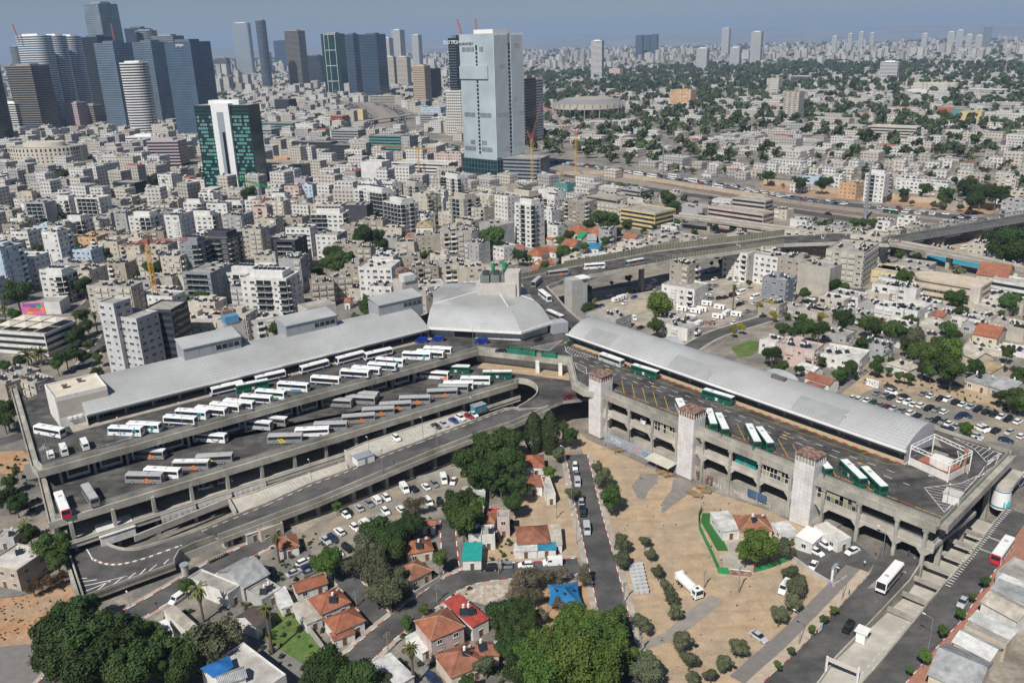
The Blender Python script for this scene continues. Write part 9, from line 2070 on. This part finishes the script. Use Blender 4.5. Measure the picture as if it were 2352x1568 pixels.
mp_=P(*T(21,410,1180),7);mh=block(mp_.x,mp_.y,20,12,R(4),2,'w','plain',True,'low white house with a bright pink painted mural',heaters=0);mb=MB();mb.bx(-10.05,2,-6.1,-5.95,0,7);mb.build('mural',mat('mural_pink',(.62,.16,.33),.7,var=.1),mh,local=True)
for x,z,w_,h_,c in((-9,5,9,1.6,(.25,.10,.32)),(-6,2.4,5,1.8,(.70,.12,.06)),(-2,4.2,2.4,1.8,(.03,.45,.22)),(0,1.2,1.8,3,(.75,.25,.10)),(-5,4.3,2.5,.8,(.02,.15,.45)),(-7.5,1,3,1,(.75,.45,.05))):mb=MB();mb.bx(x,x+w_,-6.16,-6.1,z,z+h_);mb.build('mural_shape',mat('mural_%d'%int(x*10+100),c,.7,var=.05),mh,local=True)
for rc,x,y,z,sx,sy,sz,ro,m,nm,lab,cat in((32,990,1105,ZU,6,3.6,2.4,RA_,WHT,'cabin','white cabin on the upper parking strip','cabin'),(32,2045,640,ZU,5,3,2.6,RA_,mat('cabin_blue',(.06,.22,.32),.7,var=.1),'cabin','blue sheet hut at the end of the parking strip','hut'),(23,1800,1430,0,6,2.4,2.3,-.5,RUST,'shipping_container','rust brown container in the lot of caravans','container'),(33,2165,1130,Z2,7,2.4,2.5,RS_,TEALS,'site_container','pale teal container in the upper arcade','container'),(24,1700,845,0,30,2.5,2.4,R(-50),mat('hoarding_blue',(.03,.33,.50),.6,var=.1),'hoarding','bright blue hoarding below the railway viaduct','hoarding'),(44,600,610,None,2.6,.5,3.6,R(50),WHT,'sign','white price board at the taxi yard','sign')):
 p=P(*T(rc,x,y),z)if z is not None else PG(*T(rc,x,y));o=thing(nm,p,ro,lab,cat);mb=MB();mb.bx(-sx/2,sx/2,-sy/2,sy/2,0,sz);mb.build('wall',m,o,local=True);mb=MB();mb.bx(-sx/2-.15,sx/2+.15,-sy/2-.15,sy/2+.15,sz,sz+.12);mb.build('roof',m if 'container' in nm else BAND['g'],o,local=True);mb=MB();mb.bx(-.45,.45,-sy/2-.04,-sy/2,.1,min(2.0,sz-.2));mb.build('door',STEEL,o,local=True)
sp=PG(*T(41,1708,575));so_=thing('water_tank',sp,0,'round grey water tank with flat cap at the ramp corner','tank');mb=MB();mb.tube((0,0,-.3),(0,0,3.2),1.0,1.0,14);mb.build('body',CONC,so_,local=True);mb=MB();mb.tube((0,0,3.2),(0,0,3.45),1.25,1.25,14);mb.build('cap',BAND['g'],so_,local=True)
sc_=MB();sc_.tube((-.55,-.05,.28),(-.55,.05,.28),.28,.28,8,0);sc_.tube((.55,-.05,.28),(.55,.05,.28),.28,.28,8,0);sc_.bx(-.6,.1,-.16,.16,.4,.8,1);sc_.tube((.5,0,.3),(.35,0,1.05),.05,.05,4,1);sc_.tube((.35,-.3,1.05),(.35,.3,1.05),.03,.03,4,0);SCM=mk2(sc_,[TYRE,DARK])
for k in range(9):p=PG(*T(41,1925+19*k,462-9*k));o=bpy.data.objects.new('scooter',SCM);COL.objects.link(o);o.location=p;o.rotation_euler=(0,0,2.2);tag(o,'black scooter in the row against the concrete wall','scooter','parked scooters')
pb_=bpy.data.meshes.new('body');PV=[(0,0,.95),(0,0,1.15),(0,0,1.42),(0,0,1.55),(.02,0,1.68),(.0,.10,.92),(.08,.11,.5),(.0,.11,.06),(.12,.11,.03),(.0,-.10,.92),(-.06,-.11,.5),(-.12,-.11,.06),(0,-.11,.03),(0,.21,1.40),(.02,.26,1.12),(.12,.25,.9),(0,-.21,1.40),(-.02,-.26,1.12),(.06,-.25,.9)]
pb_.from_pydata(PV,[(0,1),(1,2),(2,3),(3,4),(0,5),(5,6),(6,7),(7,8),(0,9),(9,10),(10,11),(11,12),(2,13),(13,14),(14,15),(2,16),(16,17),(17,18)],[]);po=bpy.data.objects.new('p',pb_);COL.objects.link(po);po.modifiers.new('s','SKIN')
for i,r_ in enumerate((.15,.14,.16,.06,.105,.10,.07,.05,.04,.10,.07,.05,.04,.06,.045,.035,.06,.045,.035)):pb_.skin_vertices[0].data[i].radius=(r_,r_)
pb_.skin_vertices[0].data[0].use_root=True;po.modifiers.new('d','SUBSURF').levels=1;dg=bpy.context.evaluated_depsgraph_get();PME=bpy.data.meshes.new_from_object(po.evaluated_get(dg));bpy.data.objects.remove(po)
PME.materials.clear()
for m in(mat('trouser_dark',(.04,.045,.06),.9,var=0),mat('skin',(.42,.27,.19),.7,var=0),mat('hair',(.03,.02,.015),.9,var=0)):PME.materials.append(m)
SHIRT=[mat('shirt_%d'%k,c,.9,var=0)for k,c in enumerate(((.55,.55,.55),(.05,.08,.25),(.45,.08,.06),(.5,.45,.2),(.1,.1,.1)))]
for k,(rc,x,y,a,w)in enumerate(((44,885,495,1,'grey shirt crossing at the underpass'),(44,1288,405,2,'navy shirt walking in the underpass mouth'),(44,985,400,.5,'red top on the corner pavement'),(44,430,1140,2,'tan shirt carrying a board along the road'),(44,742,760,0,'black top beside a bicycle on the pavement'))):
 me=PME.copy();me.materials.append(SHIRT[k])
 for f in me.polygons:z=f.center.z;f.material_index=2 if z>1.72 else 1 if z>1.5 or(abs(f.center.y)>.2 and z<1.1 and z>.8)else 3 if z>.95 else 0
 p=PG(*T(rc,x,y));o=bpy.data.objects.new('person',me);COL.objects.link(o);o.location=(p.x,p.y,p.z+.06);o.rotation_euler=(0,0,a);tag(o,'person in '+w,'person')
p=PG(*T(44,475,1120));mb=MB();mb.box(p.x,p.y,p.z+.9,1.6,.08,2.0,.7);tag(mb.build('placard',BW),'white placard held upright at the road edge','placard')
